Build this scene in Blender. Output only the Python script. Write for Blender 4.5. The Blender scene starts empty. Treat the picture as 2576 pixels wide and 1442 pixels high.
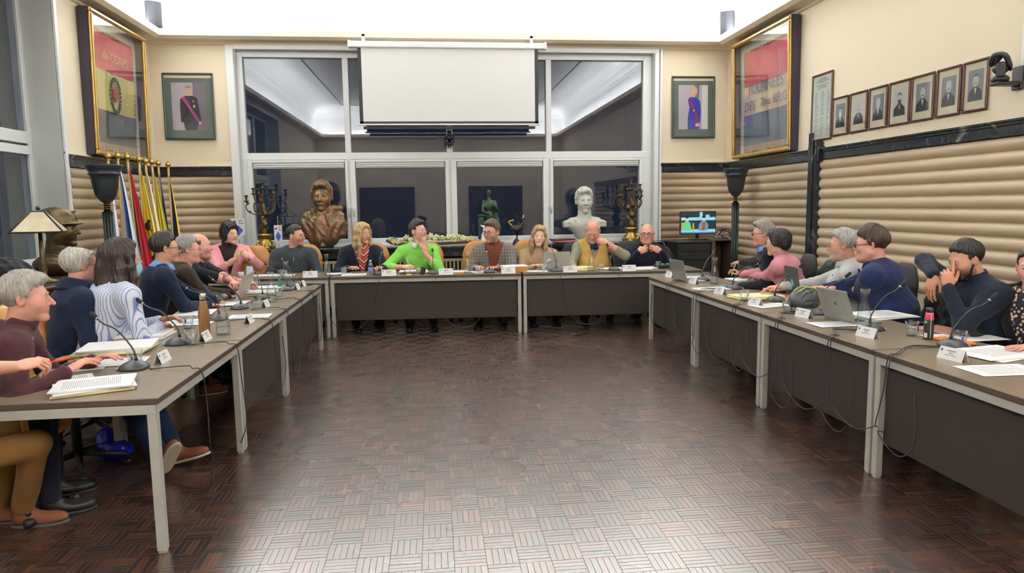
import bpy, math, random
import numpy as np
from mathutils import Vector, Matrix

random.seed(7)
SC = bpy.context.scene
COL = SC.collection

# ---------------------------------------------------------------- camera
F_PX, PITCH, YAW, ROLL, EYE = 1740.0, 0.11603387, 0.11043152, 0.01427792, 1.59
_cp, _sp, _cy, _sy, _cr, _sr = math.cos(PITCH), math.sin(PITCH), math.cos(YAW), math.sin(YAW), math.cos(ROLL), math.sin(ROLL)
CF = np.array([_sy*_cp, _cy*_cp, -_sp])
_ri = np.array([_cy, -_sy, 0.0]); _dn = np.cross(CF, _ri)
CR = _cr*_ri + _sr*_dn
CD = -_sr*_ri + _cr*_dn
cam_data = bpy.data.cameras.new('camera'); cam = bpy.data.objects.new('camera', cam_data); COL.objects.link(cam)
cam_data.sensor_fit = 'HORIZONTAL'; cam_data.sensor_width = 36.0; cam_data.lens = F_PX/2576*36
cam_data.clip_start = 0.05; cam_data.clip_end = 200
cam.matrix_world = Matrix(((CR[0], -CD[0], -CF[0], 0), (CR[1], -CD[1], -CF[1], 0), (CR[2], -CD[2], -CF[2], EYE), (0, 0, 0, 1)))
SC.camera = cam

# ---------------------------------------------------------------- world, exposure
w = bpy.data.worlds.new('night'); SC.world = w; w.use_nodes = True
w.node_tree.nodes['Background'].inputs[0].default_value = (0.05, 0.08, 0.14, 1)
w.node_tree.nodes['Background'].inputs[1].default_value = 0.25
SC.view_settings.view_transform = 'Standard'; SC.view_settings.look = 'None'
SC.view_settings.gamma = 1.0; SC.view_settings.use_curve_mapping = False
SC.view_settings.exposure = 0.12
cy = SC.cycles
cy.max_bounces = 10; cy.diffuse_bounces = 5; cy.glossy_bounces = 4; cy.transmission_bounces = 6; cy.transparent_max_bounces = 24
cy.caustics_reflective = False; cy.caustics_refractive = False
cy.sample_clamp_indirect = 6.0; cy.use_denoising = True

# ---------------------------------------------------------------- room constants
XL, XR, YB, YF = -3.95, 4.60, 10.60, -3.2          # inner faces of the walls
LEDGE_Z0, LEDGE_Z1, LEDGE_D = 3.97, 4.09, 0.26     # the cornice ledge that hides the light strips
CEIL = 4.95

def area_light(name, loc, rot, sx, sy, power, col=(1, 0.98, 0.95)):
    l = bpy.data.lights.new(name, 'AREA'); l.shape = 'RECTANGLE'; l.size = sx; l.size_y = sy; l.energy = power; l.color = col
    o = bpy.data.objects.new(name, l); o.location = loc; o.rotation_euler = rot; COL.objects.link(o); return o
# indirect cove lighting: strips lying in the channel behind the cornice, shining up
PI = math.pi
LW = (0.97, 0.985, 1.0)
area_light('cove_light_back', ((XL+XR)/2, YB-0.11, 4.11), (PI-0.1, 0, 0), XR-XL-0.6, 0.07, 260, LW)
area_light('cove_light_front', ((XL+XR)/2, YF+0.11, 4.11), (PI+0.1, 0, 0), XR-XL-0.6, 0.07, 260, LW)
area_light('cove_light_left', (XL+0.11, (YB+YF)/2, 4.11), (PI, -0.1, 0), 0.07, YB-YF-0.6, 400, LW)
area_light('cove_light_right', (XR-0.11, (YB+YF)/2, 4.11), (PI, 0.1, 0), 0.07, YB-YF-0.6, 400, LW)
# ---------------------------------------------------------------- camera-ray helpers: where a point of the photo lies on a real plane
CO = np.array([0.0, 0.0, EYE])
def ray(x, y): return (x-1288)*CR + (y-721)*CD + F_PX*CF
def atz(x, y, z): v = ray(x, y); return CO + v*((z-EYE)/v[2])
def aty(x, y, Y): v = ray(x, y); return CO + v*(Y/v[1])
def atx(x, y, X): v = ray(x, y); return CO + v*(X/v[0])
def atd(x, y, d): return CO + ray(x, y)*(d/F_PX)

# ---------------------------------------------------------------- materials
MATS = {}
def M(name, col, rough=.6, metal=0., spec=.5, var=0., vscale=8., bump=0., bscale=60., coat=0., emit=None, sheen=0., stretch=None, attr=None, col2=None, trans=0., alpha=1.):
    if name in MATS: return MATS[name]
    m = bpy.data.materials.new(name); m.use_nodes = True; nt = m.node_tree; N = nt.nodes; L = nt.links
    b = N['Principled BSDF']; b.inputs['Base Color'].default_value = (*col, 1); b.inputs['Roughness'].default_value = rough
    b.inputs['Metallic'].default_value = metal; b.inputs['Specular IOR Level'].default_value = spec
    b.inputs['Coat Weight'].default_value = coat; b.inputs['Coat Roughness'].default_value = .12
    if sheen: b.inputs['Sheen Weight'].default_value = sheen
    if trans: b.inputs['Transmission Weight'].default_value = trans
    if emit: b.inputs['Emission Color'].default_value = (*emit[:3], 1); b.inputs['Emission Strength'].default_value = emit[3]
    tc = N.new('ShaderNodeTexCoord'); vec = tc.outputs['Object']
    if stretch:
        mp = N.new('ShaderNodeMapping'); mp.inputs['Scale'].default_value = stretch; L.new(vec, mp.inputs['Vector']); vec = mp.outputs['Vector']
    src = None
    if attr:
        a = N.new('ShaderNodeAttribute'); a.attribute_name = attr; src = a.outputs['Color']; L.new(src, b.inputs['Base Color'])
    if var:
        n = N.new('ShaderNodeTexNoise'); n.inputs['Scale'].default_value = vscale; n.inputs['Detail'].default_value = 4; L.new(vec, n.inputs['Vector'])
        mx = N.new('ShaderNodeMix'); mx.data_type = 'RGBA'
        c2 = col2 if col2 else tuple(max(0, c*(1-var)) for c in col)
        rmp = N.new('ShaderNodeMapRange'); rmp.inputs['From Min'].default_value = .3; rmp.inputs['From Max'].default_value = .7
        L.new(n.outputs['Fac'], rmp.inputs['Value']); L.new(rmp.outputs['Result'], mx.inputs['Factor'])
        if attr:
            mx.blend_type = 'MULTIPLY'; L.new(src, mx.inputs['A']); mx.inputs['B'].default_value = (1-var, 1-var, 1-var, 1)
        else:
            mx.inputs['A'].default_value = (*col, 1); mx.inputs['B'].default_value = (*c2, 1)
        L.new(mx.outputs['Result'], b.inputs['Base Color'])
    if bump:
        n = N.new('ShaderNodeTexNoise'); n.inputs['Scale'].default_value = bscale; n.inputs['Detail'].default_value = 3; L.new(vec, n.inputs['Vector'])
        bp = N.new('ShaderNodeBump'); bp.inputs['Strength'].default_value = bump; bp.inputs['Distance'].default_value = .004
        L.new(n.outputs['Fac'], bp.inputs['Height']); L.new(bp.outputs['Normal'], b.inputs['Normal'])
    MATS[name] = m; return m

def nodes_of(m): return m.node_tree.nodes, m.node_tree.links, m.node_tree.nodes['Principled BSDF']
def stripes(name, c1, c2, scale, axis='X', width=.5, rough=.7, dist=0., coords='Object', rot=None):
    """two-colour bands along one axis of the thing (woven or printed pattern)"""
    m = M(name, c1, rough); N, L, b = nodes_of(m)
    tc = N.new('ShaderNodeTexCoord'); mp = N.new('ShaderNodeMapping'); L.new(tc.outputs[coords], mp.inputs['Vector'])
    if rot: mp.inputs['Rotation'].default_value = rot
    wv = N.new('ShaderNodeTexWave'); wv.bands_direction = axis; wv.inputs['Scale'].default_value = scale; wv.inputs['Distortion'].default_value = dist
    L.new(mp.outputs['Vector'], wv.inputs['Vector'])
    cr = N.new('ShaderNodeValToRGB'); cr.color_ramp.interpolation = 'LINEAR'
    cr.color_ramp.elements[0].position = max(0, width-.08); cr.color_ramp.elements[0].color = (*c1, 1)
    cr.color_ramp.elements[1].position = min(1, width+.08); cr.color_ramp.elements[1].color = (*c2, 1)
    L.new(wv.outputs['Fac'], cr.inputs['Fac']); L.new(cr.outputs['Color'], b.inputs['Base Color']); return m
def clear_glass(name, tint=(1, 1, 1), base=.06, rough=.02, fres=1.45):
    if name in MATS: return MATS[name]
    m = bpy.data.materials.new(name); m.use_nodes = True; nt = m.node_tree; N = nt.nodes; L = nt.links
    N.remove(N['Principled BSDF']); out = N['Material Output']
    t = N.new('ShaderNodeBsdfTransparent'); t.inputs['Color'].default_value = (*tint, 1)
    g = N.new('ShaderNodeBsdfGlossy'); g.inputs['Roughness'].default_value = rough
    fr = N.new('ShaderNodeLayerWeight'); pw = N.new('ShaderNodeMath'); pw.operation = 'POWER'; pw.inputs[1].default_value = 4.0; L.new(fr.outputs['Facing'], pw.inputs[0])
    ad = N.new('ShaderNodeMath'); ad.operation = 'MULTIPLY_ADD'; ad.use_clamp = True; ad.inputs[1].default_value = .85; ad.inputs[2].default_value = base; L.new(pw.outputs[0], ad.inputs[0])
    mx = N.new('ShaderNodeMixShader'); L.new(ad.outputs[0], mx.inputs['Fac']); L.new(t.outputs[0], mx.inputs[1]); L.new(g.outputs[0], mx.inputs[2])
    L.new(mx.outputs[0], out.inputs['Surface']); MATS[name] = m; return m

# ---------------------------------------------------------------- object helpers
def tag(o, label=None, cat=None, group=None, kind=None):
    if label: o['label'] = label
    if cat: o['category'] = cat
    if group: o['group'] = group
    if kind: o['kind'] = kind
    return o
def empty(name, loc=(0, 0, 0), rz=0.):
    o = bpy.data.objects.new(name, None); o.location = loc; o.rotation_euler = (0, 0, rz); o.empty_display_size = .1; COL.objects.link(o); return o
def link(name, me, parent=None, loc=None, rot=None):
    o = bpy.data.objects.new(name, me); COL.objects.link(o)
    if parent is not None: o.parent = parent
    if loc is not None: o.location = loc
    if rot is not None: o.rotation_euler = rot
    return o
def mesh_from(name, V, F, mats, mi=None, smooth=True, col=None):
    me = bpy.data.meshes.new(name)
    me.from_pydata(V.tolist() if hasattr(V, 'tolist') else V, [], F.tolist() if hasattr(F, 'tolist') else F)
    for m in (mats if isinstance(mats, (list, tuple)) else [mats]): me.materials.append(m)
    if mi is not None: me.polygons.foreach_set('material_index', np.asarray(mi, dtype=np.int32))
    if smooth: me.polygons.foreach_set('use_smooth', np.ones(len(me.polygons), dtype=bool))
    if col is not None:
        a = me.color_attributes.new('Col', 'FLOAT_COLOR', 'POINT')
        c = np.ones((len(me.vertices), 4), dtype=np.float32); c[:, :3] = col; a.data.foreach_set('color', c.ravel())
    me.update(); return me

class MB:
    """collects shapes into one mesh; mi = material slot of what is added next"""
    def __init__(s): s.v = []; s.f = []; s.mi = []; s.cur = 0; s.sm = []; s.smooth = False
    def add(s, vs, fs, smooth=None):
        n = len(s.v); s.v += [tuple(v) for v in vs]; s.f += [tuple(i+n for i in f) for f in fs]
        s.mi += [s.cur]*len(fs); s.sm += [s.smooth if smooth is None else smooth]*len(fs); return s
    def box(s, x0, x1, y0, y1, z0, z1, T=None):
        vs = [(x, y, z) for z in (z0, z1) for y in (y0, y1) for x in (x0, x1)]
        if T is not None: vs = [tuple(T @ Vector(v)) for v in vs]
        return s.add(vs, [(0, 2, 3, 1), (4, 5, 7, 6), (0, 1, 5, 4), (2, 6, 7, 3), (0, 4, 6, 2), (1, 3, 7, 5)], False)
    def bbox(s, x0, x1, y0, y1, z0, z1, b=.004, T=None):
        """box with chamfered edges"""
        P = []
        for z, i in ((z0, b), (z0+b, 0), (z1-b, 0), (z1, b)):
            a0, a1, c0, c1 = x0+i, x1-i, y0+i, y1-i
            P += [(a0+b, c0, z), (a1-b, c0, z), (a1, c0+b, z), (a1, c1-b, z), (a1-b, c1, z), (a0+b, c1, z), (a0, c1-b, z), (a0, c0+b, z)]
        if T is not None: P = [tuple(T @ Vector(v)) for v in P]
        F = [tuple(range(7, -1, -1)), tuple(range(24, 32))]
        for k in range(3):
            for j in range(8): F.append((k*8+j, k*8+(j+1) % 8, k*8+8+(j+1) % 8, k*8+8+j))
        return s.add(P, F, False)
    def lathe(s, prof, seg=24, c=(0, 0, 0), T=None, cap0=True, cap1=True, sq=None):
        vs = []; fs = []
        for r, z in prof:
            for j in range(seg):
                a = 2*PI*j/seg; x, y = math.cos(a), math.sin(a)
                if sq: k = (abs(x)**sq+abs(y)**sq)**(-1/sq); x *= k; y *= k
                vs.append((c[0]+r*x, c[1]+r*y, c[2]+z))
        if T is not None: vs = [tuple(T @ Vector(v)) for v in vs]
        for i in range(len(prof)-1):
            for j in range(seg): fs.append((i*seg+j, i*seg+(j+1) % seg, (i+1)*seg+(j+1) % seg, (i+1)*seg+j))
        if cap0: fs.append(tuple(range(seg-1, -1, -1)))
        if cap1: k = (len(prof)-1)*seg; fs.append(tuple(range(k, k+seg)))
        return s.add(vs, fs, True)
    def cyl(s, a, b, r, r2=None, seg=12): return s.tube([a, b], [r, r if r2 is None else r2], seg)
    def tube(s, pts, r, seg=8, closed=False, caps=True):
        P = [Vector(p) for p in pts]; n = len(P); R = r if isinstance(r, (list, tuple)) else [r]*n
        vs = []; fs = []; prev = None
        for i, p in enumerate(P):
            if closed: d = P[(i+1) % n]-P[i-1]
            else: d = P[min(i+1, n-1)]-P[max(i-1, 0)]
            d = d.normalized() if d.length > 1e-9 else Vector((0, 0, 1))
            if prev is None: u = d.orthogonal().normalized()
            else:
                u = prev-d*prev.dot(d); u = u.normalized() if u.length > 1e-6 else d.orthogonal().normalized()
            prev = u; v = d.cross(u)
            for j in range(seg):
                a = 2*PI*j/seg; vs.append(tuple(p+(u*math.cos(a)+v*math.sin(a))*R[i]))
        m = n if closed else n-1
        for i in range(m):
            k = (i+1) % n
            for j in range(seg): fs.append((i*seg+j, i*seg+(j+1) % seg, k*seg+(j+1) % seg, k*seg+j))
        if caps and not closed: fs.append(tuple(range(seg-1, -1, -1))); fs.append(tuple(range((n-1)*seg, n*seg)))
        return s.add(vs, fs, True)
    def ball(s, c, r, seg=10, rings=6, T=None):
        r = r if isinstance(r, (tuple, list)) else (r, r, r)
        vs = [(0, 0, -1)]; fs = []
        for i in range(1, rings):
            t = -PI/2+PI*i/rings
            for j in range(seg): a = 2*PI*j/seg; vs.append((math.cos(t)*math.cos(a), math.cos(t)*math.sin(a), math.sin(t)))
        vs.append((0, 0, 1)); n = len(vs)-1
        for j in range(seg): fs.append((0, 1+(j+1) % seg, 1+j)); fs.append((n, n-seg+j, n-seg+(j+1) % seg))
        for i in range(rings-2):
            for j in range(seg): a = 1+i*seg; fs.append((a+j, a+(j+1) % seg, a+seg+(j+1) % seg, a+seg+j))
        vs = [Vector((v[0]*r[0], v[1]*r[1], v[2]*r[2])) for v in vs]
        if T is not None: vs = [T @ v for v in vs]
        return s.add([tuple(Vector(c)+v) for v in vs], fs, True)
    def prism(s, poly, z0, z1, T=None):
        """extrude an xy polygon from z0 to z1"""
        n = len(poly); vs = [(x, y, z0) for x, y in poly]+[(x, y, z1) for x, y in poly]
        if T is not None: vs = [tuple(T @ Vector(v)) for v in vs]
        return s.add(vs, [tuple(range(n-1, -1, -1)), tuple(range(n, 2*n))]+[(j, (j+1) % n, n+(j+1) % n, n+j) for j in range(n)], False)
    def grid(s, fn, nu, nv, smooth=True):
        vs = [fn(i/nu, j/nv) for j in range(nv+1) for i in range(nu+1)]
        return s.add(vs, [(j*(nu+1)+i, j*(nu+1)+i+1, (j+1)*(nu+1)+i+1, (j+1)*(nu+1)+i) for j in range(nv) for i in range(nu)], smooth)
    def mesh(s, name, mats):
        me = bpy.data.meshes.new(name); me.from_pydata(s.v, [], s.f)
        for m in (mats if isinstance(mats, (list, tuple)) else [mats]): me.materials.append(m)
        if s.f:
            me.polygons.foreach_set('material_index', np.array(s.mi, dtype=np.int32)); me.polygons.foreach_set('use_smooth', np.array(s.sm, dtype=bool))
        me.update(); return me
    def build(s, name, mats, parent=None, loc=None, rot=None): return link(name, s.mesh(name, mats), parent, loc, rot)

def copy_tree(o, parent=None):
    c = o.copy(); COL.objects.link(c)
    if parent is not None: c.parent = parent
    for ch in [x for x in KIDS.get(o.name, [])] if False else list(o.children): copy_tree(ch, c)
    return c
def smooth_path(pts, n=6):
    P = [np.array(p, float) for p in pts]; out = []
    for i in range(len(P)-1):
        p0, p1, p2, p3 = P[max(i-1, 0)], P[i], P[i+1], P[min(i+2, len(P)-1)]
        for k in range(n):
            t = k/n; out.append(tuple(.5*((2*p1)+(-p0+p2)*t+(2*p0-5*p1+4*p2-p3)*t*t+(-p0+3*p1-3*p2+p3)*t**3)))
    out.append(tuple(P[-1])); return out
def text_mesh(name, s, size, mat, parent, loc, rot, depth=.0006, align='CENTER', sx=1.):
    cu = bpy.data.curves.new(name, 'FONT'); cu.body = s; cu.size = size; cu.align_x = align; cu.align_y = 'CENTER'; cu.extrude = depth; cu.resolution_u = 2
    t = bpy.data.objects.new(name, cu); COL.objects.link(t)
    dg = bpy.context.evaluated_depsgraph_get(); me = bpy.data.meshes.new_from_object(t.evaluated_get(dg)); bpy.data.objects.remove(t); bpy.data.curves.remove(cu)
    me.materials.clear(); me.materials.append(mat); o = link(name, me, parent, loc, rot); o.scale = (sx, 1, 1); return o

# ---------------------------------------------------------------- smooth implicit surfaces (bodies, hair, cloth, statues)
class SDF:
    def __init__(s): s.p = []; s.lo = np.full(3, 1e9); s.hi = np.full(3, -1e9)
    def _bb(s, a, r): a = np.asarray(a, float); s.lo = np.minimum(s.lo, a-r); s.hi = np.maximum(s.hi, a+r)
    def cap(s, a, b, ra, rb=None, k=.02, op='+'):
        rb = ra if rb is None else rb; a = np.array(a, float); b = np.array(b, float)
        if op == '+': s._bb(a, ra); s._bb(b, rb)
        s.p.append(('c', a, b, ra, rb, k, op)); return s
    def ell(s, c, r, R=None, k=.02, op='+'):
        r = np.array(r if hasattr(r, '__len__') else (r, r, r), float)
        if op == '+': s._bb(c, r.max())
        s.p.append(('e', np.array(c, float), r, R, k, op)); return s
    def fn(s, f, k=.01, op='-', bb=None):
        if bb: s._bb(bb[0], 0); s._bb(bb[1], 0)
        s.p.append(('f', f, k, op)); return s
    def chain(s, pts, rs, k=.02):
        for i in range(len(pts)-1): s.cap(pts[i], pts[i+1], rs[i], rs[i+1], k)
        return s
    def ev(s, P):
        d = np.full(len(P), 10.0)
        for q in s.p:
            if q[0] == 'c':
                _, a, b, ra, rb, k, op = q; ab = b-a; pa = P-a
                t = np.clip(pa@ab/max(ab@ab, 1e-12), 0, 1); di = np.linalg.norm(pa-t[:, None]*ab, axis=1)-(ra+(rb-ra)*t)
            elif q[0] == 'e':
                _, c, r, R, k, op = q; x = P-c
                if R is not None: x = x@R
                k0 = np.linalg.norm(x/r, axis=1); k1 = np.linalg.norm(x/(r*r), axis=1); di = k0*(k0-1)/np.maximum(k1, 1e-6)
                di = np.where(k0 < 1e-4, -r.min(), di)
            else:
                _, f, k, op = q
                if op == 'n': d = d+f(P); continue
                di = f(P)
            if op == '-': di = -di
            if op == '+':
                h = np.clip(.5+.5*(di-d)/k, 0, 1); d = di+(d-di)*h-k*h*(1-h)
            else:
                h = np.clip(.5-.5*(di-d)/k, 0, 1); d = di+(d-di)*h+k*h*(1-h)
        return d
    def mesh(s, cell, B=6):
        lo = s.lo-2.5*cell; nb = np.maximum(1, np.ceil((s.hi+2.5*cell-lo)/(cell*B)).astype(int)); n = nb*B
        bi = np.stack(np.meshgrid(*[np.arange(m) for m in nb], indexing='ij'), -1)
        bc = lo+(bi+.5)*B*cell; dc = s.ev(bc.reshape(-1, 3)).reshape(nb)
        act = np.abs(dc) < B*cell*.95+1.5*cell+.006
        D = np.repeat(np.repeat(np.repeat(np.where(dc < 0, -1., 1.), B, 0), B, 1), B, 2)
        ab = np.argwhere(act); off = np.stack(np.meshgrid(*[np.arange(B)]*3, indexing='ij'), -1).reshape(-1, 3)
        idx = (ab[:, None, :]*B+off[None]).reshape(-1, 3)
        for i in range(0, len(idx), 400000):
            q = idx[i:i+400000]; D[q[:, 0], q[:, 1], q[:, 2]] = s.ev(lo+q*cell)
        I = D < 0
        cs = [(0, 0, 0), (1, 0, 0), (0, 1, 0), (1, 1, 0), (0, 0, 1), (1, 0, 1), (0, 1, 1), (1, 1, 1)]
        sl = lambda A, c: A[c[0]:A.shape[0]-1+c[0], c[1]:A.shape[1]-1+c[1], c[2]:A.shape[2]-1+c[2]]
        cnt = sum(sl(I, c).astype(np.int8) for c in cs); cells = np.argwhere((cnt > 0) & (cnt < 8))
        if len(cells) == 0: return np.zeros((0, 3)), np.zeros((0, 4), int)
        cid = np.full(cnt.shape, -1, dtype=np.int64); cid[cells[:, 0], cells[:, 1], cells[:, 2]] = np.arange(len(cells))
        vals = [D[cells[:, 0]+c[0], cells[:, 1]+c[1], cells[:, 2]+c[2]] for c in cs]
        acc = np.zeros((len(cells), 3)); num = np.zeros(len(cells))
        for a, b in ((0, 1), (2, 3), (4, 5), (6, 7), (0, 2), (1, 3), (4, 6), (5, 7), (0, 4), (1, 5), (2, 6), (3, 7)):
            va, vb = vals[a], vals[b]; m = (va < 0) != (vb < 0); t = np.where(m, va/np.where(m, va-vb, 1), 0)
            ca, cb = np.array(cs[a], float), np.array(cs[b], float)
            acc += np.where(m[:, None], ca+(cb-ca)*t[:, None], 0); num += m
        V = lo+(cells+acc/num[:, None])*cell
        F = []
        for ax in range(3):
            o = [0, 0, 0]; o[ax] = 1; a, b = (ax+1) % 3, (ax+2) % 3
            A0 = I[:I.shape[0]-o[0], :I.shape[1]-o[1], :I.shape[2]-o[2]]; A1 = I[o[0]:, o[1]:, o[2]:]
            e = np.argwhere(A0 != A1); e = e[(e[:, a] > 0) & (e[:, b] > 0)]
            e = e[(e[:, a] < cnt.shape[a]) & (e[:, b] < cnt.shape[b]) & (e[:, ax] < cnt.shape[ax])]
            q = []
            for da, db in ((-1, -1), (0, -1), (0, 0), (-1, 0)):
                c = e.copy(); c[:, a] += da; c[:, b] += db; q.append(cid[c[:, 0], c[:, 1], c[:, 2]])
            q = np.stack(q, 1); inside = I[e[:, 0], e[:, 1], e[:, 2]]; q[~inside] = q[~inside][:, ::-1]; F.append(q[(q >= 0).all(1)])
        return V, np.concatenate(F)
def wob(P, f=1., seed=0.):
    x, y, z = P[:, 0]*f+seed, P[:, 1]*f+seed*1.7, P[:, 2]*f+seed*.6
    return (np.sin(x*31+3*np.sin(z*17+y*9))*np.cos(y*27+2*np.sin(x*13)) + .6*np.sin(z*43+2.5*np.sin(y*21+x*15)) + .4*np.sin((x+y)*61+z*37))*.5
def rotm(yaw=0, pitch=0, roll=0):
    """columns right, forward, up. yaw clockwise from +Y (deg), pitch up, roll towards own right"""
    a, p, r = np.radians([yaw, pitch, roll])
    f0 = np.array([math.sin(a), math.cos(a), 0]); r0 = np.array([math.cos(a), -math.sin(a), 0]); u0 = np.array([0, 0, 1.])
    f = f0*math.cos(p)+u0*math.sin(p); u = u0*math.cos(p)-f0*math.sin(p)
    rr = r0*math.cos(r)-u*math.sin(r); uu = u*math.cos(r)+r0*math.sin(r)
    return np.stack([rr, f, uu], 1)
def S(r, g, b): return tuple((c/255/12.92 if c/255 <= .04045 else ((c/255+.055)/1.055)**2.4) for c in (r, g, b))
wallpaint = M('cream_wall_paint', S(228, 214, 188), .75, var=.03, vscale=1.5)
whitewall = M('white_cove_paint', (.86, .86, .85), .8)
ledgepaint = M('cream_cornice_paint', S(232, 218, 190), .6)
whitepvc = M('white_window_frame', S(226, 230, 230), .35)
greypvc = M('grey_reveal_paint', S(196, 200, 196), .5)
marble = M('black_veined_marble', (.018, .02, .024), .22)
def _marble():
    N, L, b = nodes_of(marble); tc = N.new('ShaderNodeTexCoord')
    n = N.new('ShaderNodeTexNoise'); n.inputs['Scale'].default_value = 5; n.inputs['Detail'].default_value = 9; n.inputs['Roughness'].default_value = .65; n.inputs['Distortion'].default_value = 1.6
    L.new(tc.outputs['Object'], n.inputs['Vector']); cr = N.new('ShaderNodeValToRGB'); e = cr.color_ramp.elements
    e[0].position = .52; e[0].color = (.016, .02, .024, 1); e[1].position = .72; e[1].color = (.28, .25, .2, 1); x = cr.color_ramp.elements.new(.6); x.color = (.03, .033, .036, 1)
    L.new(n.outputs['Fac'], cr.inputs['Fac']); L.new(cr.outputs['Color'], b.inputs['Base Color'])
_marble()
vinyl = M('tan_padded_vinyl', S(190, 170, 142), .5, var=.05, vscale=3, bump=.05, bscale=220)
pane_m = clear_glass('window_pane_glass', (.8, .84, .9), .085, .0, 1.5)
darkwood = M('dark_door_wood', S(66, 42, 32), .4, var=.4, vscale=3, stretch=(8, 8, 1))

def struct(o): o['kind'] = 'structure'; return o
WX0, WX1, WZ0, WZ1, YW = -2.79, 3.42, 1.0, 3.88, 10.74         # back window opening and glazing plane
LY0, LY1, LX = 2.6, 8.06, -4.30                               # left window opening and glazing plane
# ---- walls
m = MB(); m.box(XL-.6, WX0, YB, YB+.3, 0, CEIL+.2); m.box(WX1, XR+.3, YB, YB+.3, 0, CEIL+.2)
m.box(WX0, WX1, YB, YB+.3, WZ1, CEIL+.2); m.box(WX0, WX1, YB, YB+.3, 0, WZ0)
wall_back = struct(m.build('wall_back', wallpaint))
m = MB(); m.box(XR, XR+.3, YF-.3, YB, 0, CEIL+.2); wall_right = struct(m.build('wall_right', wallpaint))
m = MB(); m.box(XL-.6, XL, LY1, YB, 0, CEIL+.2); m.box(XL-.6, XL, YF-.3, LY0, 0, CEIL+.2); m.box(XL-.6, XL, LY0, LY1, 3.88, CEIL+.2); m.box(XL-.6, XL, LY0, LY1, 0, 1.0)
wall_left = struct(m.build('wall_left', wallpaint))
m = MB(); m.box(XL, XR, YF-.3, YF, 0, CEIL+.2); wall_front = struct(m.build('wall_front', wallpaint))
# upper cove walls: white paint above the cornice
m = MB(); e_ = .004
m.box(XL, XR, YB-e_, YB, LEDGE_Z1-.03, 4.6); m.box(XL, XR, YF, YF+e_, LEDGE_Z1-.03, 4.6); m.box(XL, XL+e_, YF, YB, LEDGE_Z1-.03, 4.6); m.box(XR-e_, XR, YF, YB, LEDGE_Z1-.03, 4.6)
struct(m.build('trim_5', whitewall))
# ceiling with curved cove and a thin crown line
m = MB(); prof = [(0, 4.55), (.02, 4.66), (.03, 4.67), (.045, 4.70), (.08, 4.78), (.16, 4.86), (.28, 4.915), (.45, 4.945), (.8, CEIL), (1.0, CEIL), (1.01, CEIL-.02), (1.06, CEIL-.02), (1.07, CEIL)]
vs = []; fs = []
for i, z in prof: vs += [(XL+i, YF+i, z), (XR-i, YF+i, z), (XR-i, YB-i, z), (XL+i, YB-i, z)]
for k in range(len(prof)-1):
    for j in range(4): fs.append((4*k+j, 4*k+4+j, 4*k+4+(j+1) % 4, 4*k+(j+1) % 4))
k = 4*(len(prof)-1); fs.append((k+3, k+2, k+1, k)); m.add(vs, fs, False); m.box(XL-.6, XR+.3, YF-.3, YB+.3, CEIL+.2, CEIL+.3)
struct(m.build('ceiling', whitewall))
# cornice ledge, one run per wall, moulded section
def ledge(name, a, b, n):
    """a->b along the wall at floor plan; n = inward normal"""
    a, b, n = Vector(a), Vector(b), Vector(n); m = MB()
    pr = [(0, 3.93), (.03, 3.93), (.05, 3.955), (.20, 3.965), (.235, 3.985), (LEDGE_D, 4.0), (LEDGE_D, LEDGE_Z1), (LEDGE_D-.03, LEDGE_Z1+.005), (LEDGE_D-.03, 4.055), (0, 4.055)]
    vs = []; d = (b-a).normalized()
    for p, s_ in ((a, 1), (b, -1)):
        for i, z in pr: q = p+n*i+d*(i*s_); vs.append((q.x, q.y, z))
    k = len(pr); m.add(vs, [(j, (j+1) % k, k+(j+1) % k, k+j) for j in range(k)], False); struct(m.build(name, ledgepaint))
ledge('trim_1', (XL, YB, 0), (XR, YB, 0), (0, -1, 0)); ledge('trim_2', (XR, YB, 0), (XR, YF, 0), (-1, 0, 0))
ledge('trim_3', (XR, YF, 0), (XL, YF, 0), (0, 1, 0)); ledge('trim_4', (XL, YF, 0), (XL, YB, 0), (1, 0, 0))
# ---- floor: mosaic parquet, every finger a piece with its own height, tone and joint
parq = M('parquet_finger_wood', (.1, .05, .035), .24, attr='Col', var=.3, vscale=14, spec=.6, bump=.04, bscale=30, coat=.9)
parq.node_tree.nodes['Principled BSDF'].inputs['Coat Roughness'].default_value = .28; parq.node_tree.nodes['Principled BSDF'].inputs['Coat IOR'].default_value = 2.2
def _parq():
    N, L, b = nodes_of(parq); tc = N.new('ShaderNodeTexCoord'); n = N.new('ShaderNodeTexNoise'); n.inputs['Scale'].default_value = 1.1; n.inputs['Detail'].default_value = 5
    L.new(tc.outputs['Object'], n.inputs['Vector']); r = N.new('ShaderNodeMapRange'); r.inputs['From Min'].default_value = .35; r.inputs['From Max'].default_value = .65; r.inputs['To Min'].default_value = .25; r.inputs['To Max'].default_value = .30
    L.new(n.outputs['Fac'], r.inputs['Value']); L.new(r.outputs['Result'], b.inputs['Roughness'])
_parq()
joint = M('parquet_joint', S(112, 86, 72), .5)
m = MB(); m.box(XL-.3, XR, YF-.3, YB, -.12, -.0014); floor = struct(m.build('floor', joint))
rf = random.Random(11); T_ = .145; w_ = T_/5; fingers = []
bases = [S(74, 46, 38), S(62, 38, 32), S(88, 56, 44), S(54, 40, 38), S(98, 60, 44), S(66, 50, 46), S(80, 50, 42)]
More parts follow.
